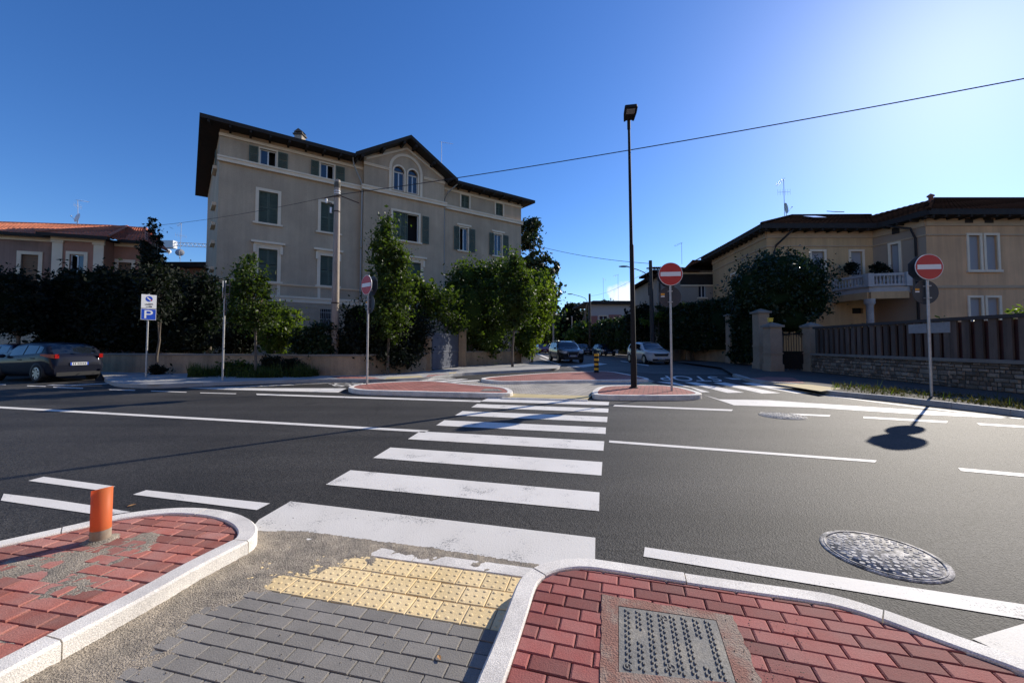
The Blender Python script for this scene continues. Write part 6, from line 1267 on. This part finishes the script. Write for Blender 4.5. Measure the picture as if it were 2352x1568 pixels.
# ------------------------------------------------------------------ cars
TYRE = mat('tyre_rubber', (.012, .012, .012), rough=.85); RIM = mat('alloy_rim', (.45, .45, .46), rough=.35, metal=.8); CARGLASS = glass_mat('car_glass', (.010, .014, .02), .04, .9); TRIMB = mat('black_trim', (.012, .012, .013), rough=.6)
HLAMP = mat('headlight_glass', (.55, .57, .6), rough=.12, spec=.9); TLAMP = mat('tail_light_red', (.36, .010, .008), rough=.2, coat=.5); PLATE = mat('plate_white', (.65, .65, .63), rough=.5)
def lerpl(t, x):
    for (x0, y0), (x1, y1) in zip(t, t[1:]):
        if x <= x1: k = (x - x0) / (x1 - x0) if x1 > x0 else 0; k = min(max(k, 0), 1); k = k * k * (3 - 2 * k) * .5 + k * .5; return y0 + (y1 - y0) * k
    return t[-1][1]
def make_car(name, spec, paint, parts=True):
    """x: 0 = nose, L = tail; heading is -x. Built with its middle at the origin."""
    root = thing(name, None, None); L_, Wd = spec['L'], spec['W'] / 2; top, belt, wid = spec['top'], spec['belt'], spec['wid']; zu = spec.get('zu', .2)
    def edge_(x):
        zt, zb, w = lerpl(top, x), lerpl(belt, x), lerpl(wid, x) * Wd; h = max(zt - zb, .02); we = w * .965 - .36 * max(0, h - .06); ze = zt - min(.07, h * .5); return zt, zb, w, h, we, ze
    def sec(x):
        zt, zb, w, h, we, ze = edge_(x); lo = min(zu + .14, zb - .1)
        return [(0, zu), (w * .8, zu), (w * .95, lo - .05), (w * .985, lo + .05), (w, (lo + zb) / 2 + .05), (w * .985, zb - .06), (w * .965, zb), (we * .5 + w * .965 * .5, (zb + ze) / 2), (we, ze), (we * .88, zt - (zt - ze) * .35), (we * .5, zt - (zt - ze) * .08), (0, zt)]
    N = 56; xs = [L_ * (.5 - .5 * math.cos(math.pi * k / N)) * .35 + L_ * k / N * .65 for k in range(N + 1)]; b = MB(); vs = []; m = 12
    for x in xs:
        s = sec(x); vs += [(x - L_ / 2, y, z) for y, z in s] + [(x - L_ / 2, -y, z) for y, z in s[-2:0:-1]]
    M_ = 2 * m - 2; fs = [(i * M_ + k, i * M_ + (k + 1) % M_, (i + 1) * M_ + (k + 1) % M_, (i + 1) * M_ + k) for i in range(N) for k in range(M_)]; b.add(vs, fs, 0, sm=True); b.add(vs[:M_], [tuple(range(M_))]); b.add(vs[-M_:], [tuple(range(M_ - 1, -1, -1))]); body = obj('body', b, paint, root)
    cx, rx, rr_, tx = spec['cowl'], spec['roof0'], spec['roof1'], spec['tail']
    def top_patch(nm, x0, x1, f, m_, off=.006):
        b = MB(); nn_ = 10; ny = 10; vs = []
        for i in range(nn_ + 1):
            x = x0 + (x1 - x0) * i / nn_; zt, zb, w, h, we, ze = edge_(x); dz = (lerpl(top, min(x + .03, L_)) - lerpl(top, max(x - .03, 0))) / .06; nv = Vector((-dz, 0, 1)).normalized() * off
            for j in range(ny + 1):
                y = (2 * j / ny - 1) * f; z = zt - (zt - ze) * (abs(y) ** 2.2) * .8; vs.append((x - L_ / 2 + nv.x, y * we, z + nv.z))
        b.add(vs, [(i * (ny + 1) + j, i * (ny + 1) + j + 1, (i + 1) * (ny + 1) + j + 1, (i + 1) * (ny + 1) + j) for i in range(nn_) for j in range(ny)], sm=True); return obj(nm, b, m_, root)
    top_patch('windscreen', cx + .06, rx - .04, .86, CARGLASS, .012); top_patch('rear_window', rr_ + .06, tx - .02, .84, CARGLASS, .012)
    for s in (-1, 1):
        for (x0, x1) in spec['side']:
            b = MB(); vs = []; nn_ = 10
            for i in range(nn_ + 1):
                x = x0 + (x1 - x0) * i / nn_; zt, zb, w, h, we, ze = edge_(x)
                for t in (.10, .5, .88):
                    y = w * .965 + (we - w * .965) * t; z = zb + (ze - zb) * t; vs.append((x - L_ / 2, s * (y + .008), z + .003))
            b.add(vs, [(i * 3 + j, i * 3 + j + 1, (i + 1) * 3 + j + 1, (i + 1) * 3 + j) for i in range(nn_) for j in range(2)], sm=True); obj('side_window', b, CARGLASS, root)
    R_ = spec.get('R', .31)
    for x in spec['axles']:
        w = lerpl(wid, x) * Wd
        for s in (-1, 1):
            b = MB(); b.lathe([(R_ + .05, w - .18), (R_ + .05, w + .004), (R_ - .02, w + .005), (R_ - .02, w - .18)], 26, (x - L_ / 2, 0, R_), 'y'); b.v = [(v[0], v[1] * s, max(v[2], zu - .02)) for v in b.v]; obj('wheel_arch', b, TRIMB, root)
            b = MB(); b.lathe([(R_ * .66, w + .004), (R_ * .68, w + .018), (R_ * .92, w + .022), (R_, w - .01), (R_, w - .17), (R_ * .6, w - .18)], 26, (x - L_ / 2, 0, R_), 'y'); b.v = [(v[0], v[1] * s, v[2]) for v in b.v]; wh = obj('wheel', b, TYRE, root)
            b = MB(); b.lathe([(R_ * .67, w + .010), (R_ * .60, w + .014), (R_ * .58, w - .03), (.01, w - .04)], 26, (x - L_ / 2, 0, R_), 'y', 1); nsp = 7
            for k in range(nsp):
                q = 2 * math.pi * k / nsp; c_, s_ = math.cos(q), math.sin(q); t_ = .032
                b.add([(x - L_ / 2 + r * c_ - e * s_ * t_, w + yy, R_ + r * s_ + e * c_ * t_) for r, e, yy in ((.02, -1, .012), (.02, 1, .012), (R_ * .62, 1.3, .016), (R_ * .62, -1.3, .016))], [(0, 1, 2, 3)], 0)
            b.lathe([(.055, w + .016), (.001, w + .02)], 12, (x - L_ / 2, 0, R_), 'y', 0); b.lathe([(R_ * .68, w + .012), (R_ * .60, w + .017)], 26, (x - L_ / 2, 0, R_), 'y', 0); b.v = [(v[0], v[1] * s, v[2]) for v in b.v]; obj('rim', b, [RIM, TRIMB], wh, fix=False)
    def side_pt(x, t): zt, zb, w, h, we, ze = edge_(x); return w, zb
    for s in (-1, 1):   # lamps follow the rounded corners
        hx, hz, hl, hh = spec['hl']; b = MB(); vs = []
        for i in range(9):
            x = hx * (i / 8) + .012; w = lerpl(wid, x) * Wd; 
            for j in range(3): vs.append((x - L_ / 2 - .012, s * (w * .985 + .006), hz + hh * (j - 1) * (.5 + .5 * (1 - i / 8)) / 2 + .03 * i / 8 + .02))
        b.add(vs, [(i * 3 + j, i * 3 + j + 1, i * 3 + j + 4, i * 3 + j + 3) for i in range(8) for j in range(2)], sm=True); w0 = lerpl(wid, 0) * Wd; b.box((-L_ / 2 - .012, min(s * w0 * .98, s * (w0 - hl)), hz - hh / 2), (-L_ / 2 + .02, max(s * w0 * .98, s * (w0 - hl)), hz + hh / 2)); obj('headlight', b, HLAMP, root)
        tx_, tz, tl, th = spec['tl']; b = MB(); vs = []
        for i in range(9):
            x = L_ - tl * (i / 8) - .012; w = lerpl(wid, x) * Wd
            for j in range(3): vs.append((x - L_ / 2 + .010, s * (w * .985 + .008), tz + th * (j - 1) * (.35 + .65 * (1 - i / 8)) / 2 + .05 * i / 8))
        b.add(vs, [(i * 3 + j, i * 3 + j + 1, i * 3 + j + 4, i * 3 + j + 3) for i in range(8) for j in range(2)], sm=True); w0 = lerpl(wid, L_) * Wd; a_, c_ = sorted((s * w0 * .99, s * (w0 - tx_))); b.box((L_ / 2 - .02, a_, tz - th / 2), (L_ / 2 + .014, c_, tz + th / 2)); obj('tail_light', b, TLAMP, root)
        mx = cx + .35; w = lerpl(wid, mx) * Wd; b = MB(); zb = lerpl(belt, mx); b.ell((mx - L_ / 2, s * (w + .07), zb + .06), (.07, .10, .07), 6); obj('door_mirror', b, paint if spec.get('mir') else TRIMB, root)
        b = MB()
        for hx_ in spec['handles']: w = lerpl(wid, hx_) * Wd; a_, c_ = sorted((s * (w * .99 - .01), s * (w * .99 + .02))); b.box((hx_ - L_ / 2 - .1, a_, lerpl(belt, hx_) - .14), (hx_ - L_ / 2 + .1, c_, lerpl(belt, hx_) - .11))
        obj('door_handle', b, TRIMB if not spec.get('mir') else paint, root)
    gz, gh, gw = spec['grille']; b = MB(); b.extr([(-L_ / 2 - .004, -gw, gz + gh / 2), (-L_ / 2 - .004, gw, gz + gh / 2), (-L_ / 2 - .004, gw * .78, gz - gh / 2), (-L_ / 2 - .004, -gw * .78, gz - gh / 2)], (-.018, 0, 0)); gr_ = obj('grille', b, TRIMB, root)
    if spec.get('chrome'):
        b = MB(); q = [Vector((-L_ / 2 - .026, -gw, gz + gh / 2)), Vector((-L_ / 2 - .026, gw, gz + gh / 2)), Vector((-L_ / 2 - .026, gw * .78, gz - gh / 2)), Vector((-L_ / 2 - .026, -gw * .78, gz - gh / 2))]
        for k in range(4): b.tube([q[k], q[(k + 1) % 4]], .014, 5)
        obj('grille_frame', b, RIM, gr_)
    b = MB(); b.box((-L_ / 2 - .018, -.62, zu + .02), (-L_ / 2 + .05, .62, zu + .17)); obj('lower_intake', b, TRIMB, root)
    for xx, zz_ in ((-L_ / 2 - .032, spec['plate'][0]), (L_ / 2 + .016, spec['plate'][1])):
        b = MB(); b.box((xx - .006, -.26, zz_ - .055), (xx + .006, .26, zz_ + .055), 0); e = -.0075 if xx < 0 else .0075
        for a, c in ((-.26, -.22), (.22, .26)): b.poly([(xx + e, a, zz_ - .055), (xx + e, c, zz_ - .055), (xx + e, c, zz_ + .055), (xx + e, a, zz_ + .055)], 1)
        for k in range(7): y0 = -.19 + k * .055 + (.02 if k > 1 else 0); b.poly([(xx + e, y0, zz_ - .032), (xx + e, y0 + .028, zz_ - .032), (xx + e, y0 + .028, zz_ + .032), (xx + e, y0, zz_ + .032)], 2)
        obj('number_plate', b, [PLATE, SIGNBLUE, TRIMB], root, fix=False)
    b = MB(); b.box((L_ / 2 - .06, -lerpl(wid, L_) * Wd * .9, zu + .02), (L_ / 2 + .012, lerpl(wid, L_) * Wd * .9, zu + .16)); obj('rear_valance', b, TRIMB, root)
    if spec.get('rails'):
        for s in (-1, 1): b = MB(); b.tube([(rx + .2 - L_ / 2, s * edge_(rx + .2)[4] * .97, lerpl(top, rx + .2) - .01), (rx + .4 - L_ / 2, s * edge_(rx + .5)[4] * .97, lerpl(top, rx + .5) + .03), (rr_ - .2 - L_ / 2, s * edge_(rr_ - .2)[4] * .97, lerpl(top, rr_ - .2) + .03), (rr_ - L_ / 2, s * edge_(rr_)[4] * .97, lerpl(top, rr_) - .01)], .02, 6); obj('roof_rail', b, RIM, root)
    return root
WID = lambda L_: [(0, .80), (.12, .90), (.35, .965), (.7, .99), (L_ * .5, 1.0), (L_ - .7, .985), (L_ - .3, .95), (L_ - .08, .88), (L_, .82)]
HATCH = dict(L=3.92, W=1.70, top=[(0, .60), (.08, .70), (.5, .83), (.95, .96), (1.75, 1.42), (2.3, 1.475), (3.1, 1.44), (3.45, 1.36), (3.78, 1.0), (3.88, .92), (3.92, .62)], belt=[(0, .55), (.4, .72), (.95, .88), (2.0, .93), (3.0, 1.0), (3.5, 1.06), (3.75, .95), (3.92, .55)], wid=WID(3.92), cowl=.95, roof0=1.75, roof1=3.38, tail=3.76, side=[(1.5, 2.3), (2.38, 3.05), (3.1, 3.38)], axles=(.72, 3.22), hl=(.4, .66, .22, .16), tl=(.12, .95, .55, .15), handles=(2.2, 2.95), grille=(.48, .18, .4), plate=(.42, .66), mir=1, R=.325)
SUV = dict(L=4.6, W=1.9, top=[(0, .72), (.08, .88), (.5, 1.0), (1.2, 1.08), (2.0, 1.58), (2.6, 1.66), (3.7, 1.62), (4.1, 1.52), (4.45, 1.1), (4.55, .95), (4.6, .7)], belt=[(0, .68), (.5, .92), (1.2, 1.02), (2.5, 1.06), (3.8, 1.12), (4.3, 1.08), (4.6, .66)], wid=WID(4.6), cowl=1.2, roof0=2.02, roof1=4.0, tail=4.42, side=[(1.75, 2.7), (2.8, 3.5), (3.58, 3.95)], axles=(.88, 3.7), hl=(.5, .80, .30, .18), tl=(.2, .98, .4, .18), handles=(2.6, 3.5), grille=(.66, .36, .42), plate=(.52, .8), chrome=1, rails=1, R=.36, zu=.24)
CROSS = dict(L=4.12, W=1.78, top=[(0, .64), (.08, .80), (.5, .94), (1.0, 1.03), (1.85, 1.5), (2.4, 1.56), (3.3, 1.53), (3.65, 1.44), (3.95, 1.08), (4.06, .95), (4.12, .66)], belt=[(0, .6), (.45, .84), (1.0, .96), (2.1, 1.0), (3.2, 1.06), (3.7, 1.1), (3.95, 1.0), (4.12, .6)], wid=WID(4.12), cowl=1.0, roof0=1.86, roof1=3.58, tail=3.93, side=[(1.6, 2.42), (2.5, 3.15), (3.2, 3.5)], axles=(.80, 3.4), hl=(.48, .74, .30, .17), tl=(.2, .95, .38, .18), handles=(2.3, 3.05), grille=(.66, .17, .55), plate=(.40, .74), R=.33, zu=.22)
SEDAN = dict(L=4.3, W=1.75, top=[(0, .58), (.08, .70), (.6, .82), (1.15, .92), (1.95, 1.38), (2.5, 1.44), (3.2, 1.4), (3.85, 1.0), (4.2, .92), (4.3, .6)], belt=[(0, .54), (.5, .74), (1.15, .88), (2.2, .92), (3.4, .98), (3.85, .96), (4.3, .55)], wid=WID(4.3), cowl=1.15, roof0=1.95, roof1=3.15, tail=3.8, side=[(1.7, 2.45), (2.53, 3.2)], axles=(.82, 3.45), hl=(.42, .66, .26, .14), tl=(.2, .8, .35, .15), handles=(2.35, 3.1), grille=(.52, .18, .4), plate=(.42, .7), R=.31)
VAN = dict(L=4.7, W=1.85, top=[(0, .75), (.1, .95), (.5, 1.1), (.8, 1.2), (1.6, 1.85), (2.1, 1.95), (4.4, 1.93), (4.6, 1.8), (4.68, 1.2), (4.7, .7)], belt=[(0, .7), (.5, 1.0), (.9, 1.1), (2.2, 1.14), (4.4, 1.14), (4.7, .68)], wid=WID(4.7), cowl=.8, roof0=1.6, roof1=4.45, tail=4.66, side=[(1.3, 2.0)], axles=(.9, 3.7), hl=(.4, .85, .28, .2), tl=(.15, 1.0, .12, .4), handles=(2.0, 2.9), grille=(.75, .2, .5), plate=(.5, .9), R=.33, zu=.22)
def paintm(n, c, coat=1.0, rough=.6): return mat(n, c, rough=rough, coat=coat, spec=.1)
def park(o, x, y, hx, hy, label, cat='car', group=None):
    o.location = (x, y, 0.004); o.rotation_euler = (0, 0, math.atan2(-hy, -hx)); tag(o, label, cat, group); return o
CG = 'cars in the side street'
park(make_car('parked_car', HATCH, paintm('dark_navy_paint', (.006, .008, .018), .4)), -18.35, 15.75, -2.75, .8, 'dark navy hatchback parked at the left with red tail lights and silver wheels')
park(make_car('parked_car', SEDAN, paintm('deep_blue_paint', (.004, .008, .026))), -23.2, 18.8, -2.75, .8, 'dark blue car cut off by the left edge, beyond the parked hatchback')
park(make_car('moving_car', SUV, paintm('black_car_paint', (.010, .012, .014))), 4.25, 31.8, .12, -1, 'black sport utility vehicle with big chrome framed grille in the side street', 'car', CG)
park(make_car('parked_car', CROSS, paintm('white_car_paint', (.66, .62, .55))), 9.95, 29.2, .10, -1, 'white crossover car parked on the right of the side street behind the lamp post', 'car', CG)
park(make_car('parked_car', SEDAN, paintm('navy_car_paint', (.012, .02, .035))), 11.1, 48.5, .12, -1, 'dark navy car parked beyond the white crossover', 'car', CG)
park(make_car('parked_car', HATCH, paintm('graphite_car_paint', (.03, .03, .032))), 9.4, 53, .12, -1, 'graphite car half hidden behind the black sport utility vehicle, nearest the navy car', 'car', CG)
park(make_car('parked_car', CROSS, paintm('steel_blue_paint', (.04, .07, .10))), 7.9, 60, .2, -1, 'steel blue car just behind the black sport utility vehicle', 'car', CG)
park(make_car('parked_car', HATCH, paintm('dark_red_paint', (.20, .012, .03))), 4.75, 62, .12, -1, 'dark red small car far up the left side of the side street', 'car', CG)
park(make_car('parked_car', SEDAN, paintm('dark_green_paint', (.015, .02, .02))), 3.9, 69, .12, -1, 'dark car parked behind the far dark red car', 'car', CG)
park(make_car('parked_van', VAN, paintm('van_white_paint', (.6, .6, .6))), 6.6, 80, .1, -1, 'small white van at the far end of the side street', 'van', CG)
park(make_car('parked_car', SEDAN, paintm('mid_blue_paint', (.02, .05, .12))), 8.0, 76, .1, -1, 'blue car beside the far white van', 'car', CG)


# plants on the balcony, yellow box on a gate pillar
for px, D, w_, lab in ((1957, 24.3, 10, 'round potted plant on the balcony end of the ochre villa'), (2022, 23.6, 22, 'wide dark potted plant behind the balcony balusters')):
    c = V(px, 612, D); root = thing('potted_plant', lab, 'plant', (c.x, c.y, 4.73)); b = MB(); b.lathe([(.12, 4.73), (.19, 5.1), (.21, 5.12), (.17, 5.12), (.01, 5.08)], 12, (c.x, c.y, 0)); obj('pot', b, TRIM, root)
    k = D / PF; crown('foliage', root, [((c.x, c.y, c.z - .1), (w_ * k, .35, .32))], 900, .12, LM_DARK, int(px), .6, cl_r=.14)
pp = V(1768, 733, 19.0); b = MB(); b.box((pp.x - .09, pp.y - .1, 2.46), (pp.x + .09, pp.y + .02, 2.62)); b.box((pp.x - .11, pp.y - .12, 2.62), (pp.x + .11, pp.y + .04, 2.65)); tag(obj('warning_light', b, mat('yellow_plastic', (.75, .5, .03), rough=.4), loc=(pp.x, pp.y, 2.46)), 'small yellow box on top of the nearer paired gate pillar', 'light')

# unseen houses added behind the camera to bounce warm sunlight onto shaded facades
def added_bounce_house(x0, x1, y, h, m, label):
    w = Wall((x0, y), d=(1, 0)); L_ = x1 - x0; root = thing('house', label, 'house', ((x0 + x1) / 2, y, 0)); b = MB(); n_ = max(3, int(L_ / 4.2)); hs_ = []
    for k in range(n_):
        c = L_ * (k + .5) / n_
        for z0, z1 in ((1.1, 2.9), (4.3, 6.0)): hs_.append((c - .55, c + .55, z0, z1))
    wall_holes(b, w, 0, L_, 0, h, hs_)
    for q in ((x0, x0), (x1, x1)): b.poly([(q[0], y, 0), (q[0], y - 9, 0), (q[0], y - 9, h), (q[0], y, h)])
    b.poly([(x0, y - 9, 0), (x1, y - 9, 0), (x1, y - 9, h), (x0, y - 9, h)]); obj('wall', b, m, root, fix=False)
    for k, q in enumerate(hs_): window(root, w, *q, frame=.14)
    b = MB(); r0, r1 = Vector((x0 + 4, y - 4.5, h + 2.2)), Vector((x1 - 4, y - 4.5, h + 2.2)); e = [Vector((x0 - .6, y + .7, h)), Vector((x1 + .6, y + .7, h)), Vector((x1 + .6, y - 9.7, h)), Vector((x0 - .6, y - 9.7, h))]
    b.poly(e); b.poly([e[0], e[1], r1, r0]); b.poly([e[2], e[3], r0, r1]); b.poly([e[1], e[2], r1]); b.poly([e[3], e[0], r0]); obj('roof', b, ROOFRED, root)
added_bounce_house(-36, -15, -10.5, 8.2, mat('cream_stucco', (.66, .54, .38), (.60, .49, .35), scale=.6, rough=.95), 'unseen cream two storey house added behind the viewpoint, to the left, for bounced light')
added_bounce_house(-12, 9, -11.5, 9.4, mat('apricot_stucco', (.66, .47, .31), (.60, .43, .28), scale=.6, rough=.95), 'unseen apricot house added directly behind the viewpoint for bounced light')
added_bounce_house(12, 34, -10.5, 8.2, mat('ivory_stucco', (.68, .58, .43), (.62, .53, .39), scale=.6, rough=.95), 'unseen ivory house added behind the viewpoint, to the right, for bounced light')
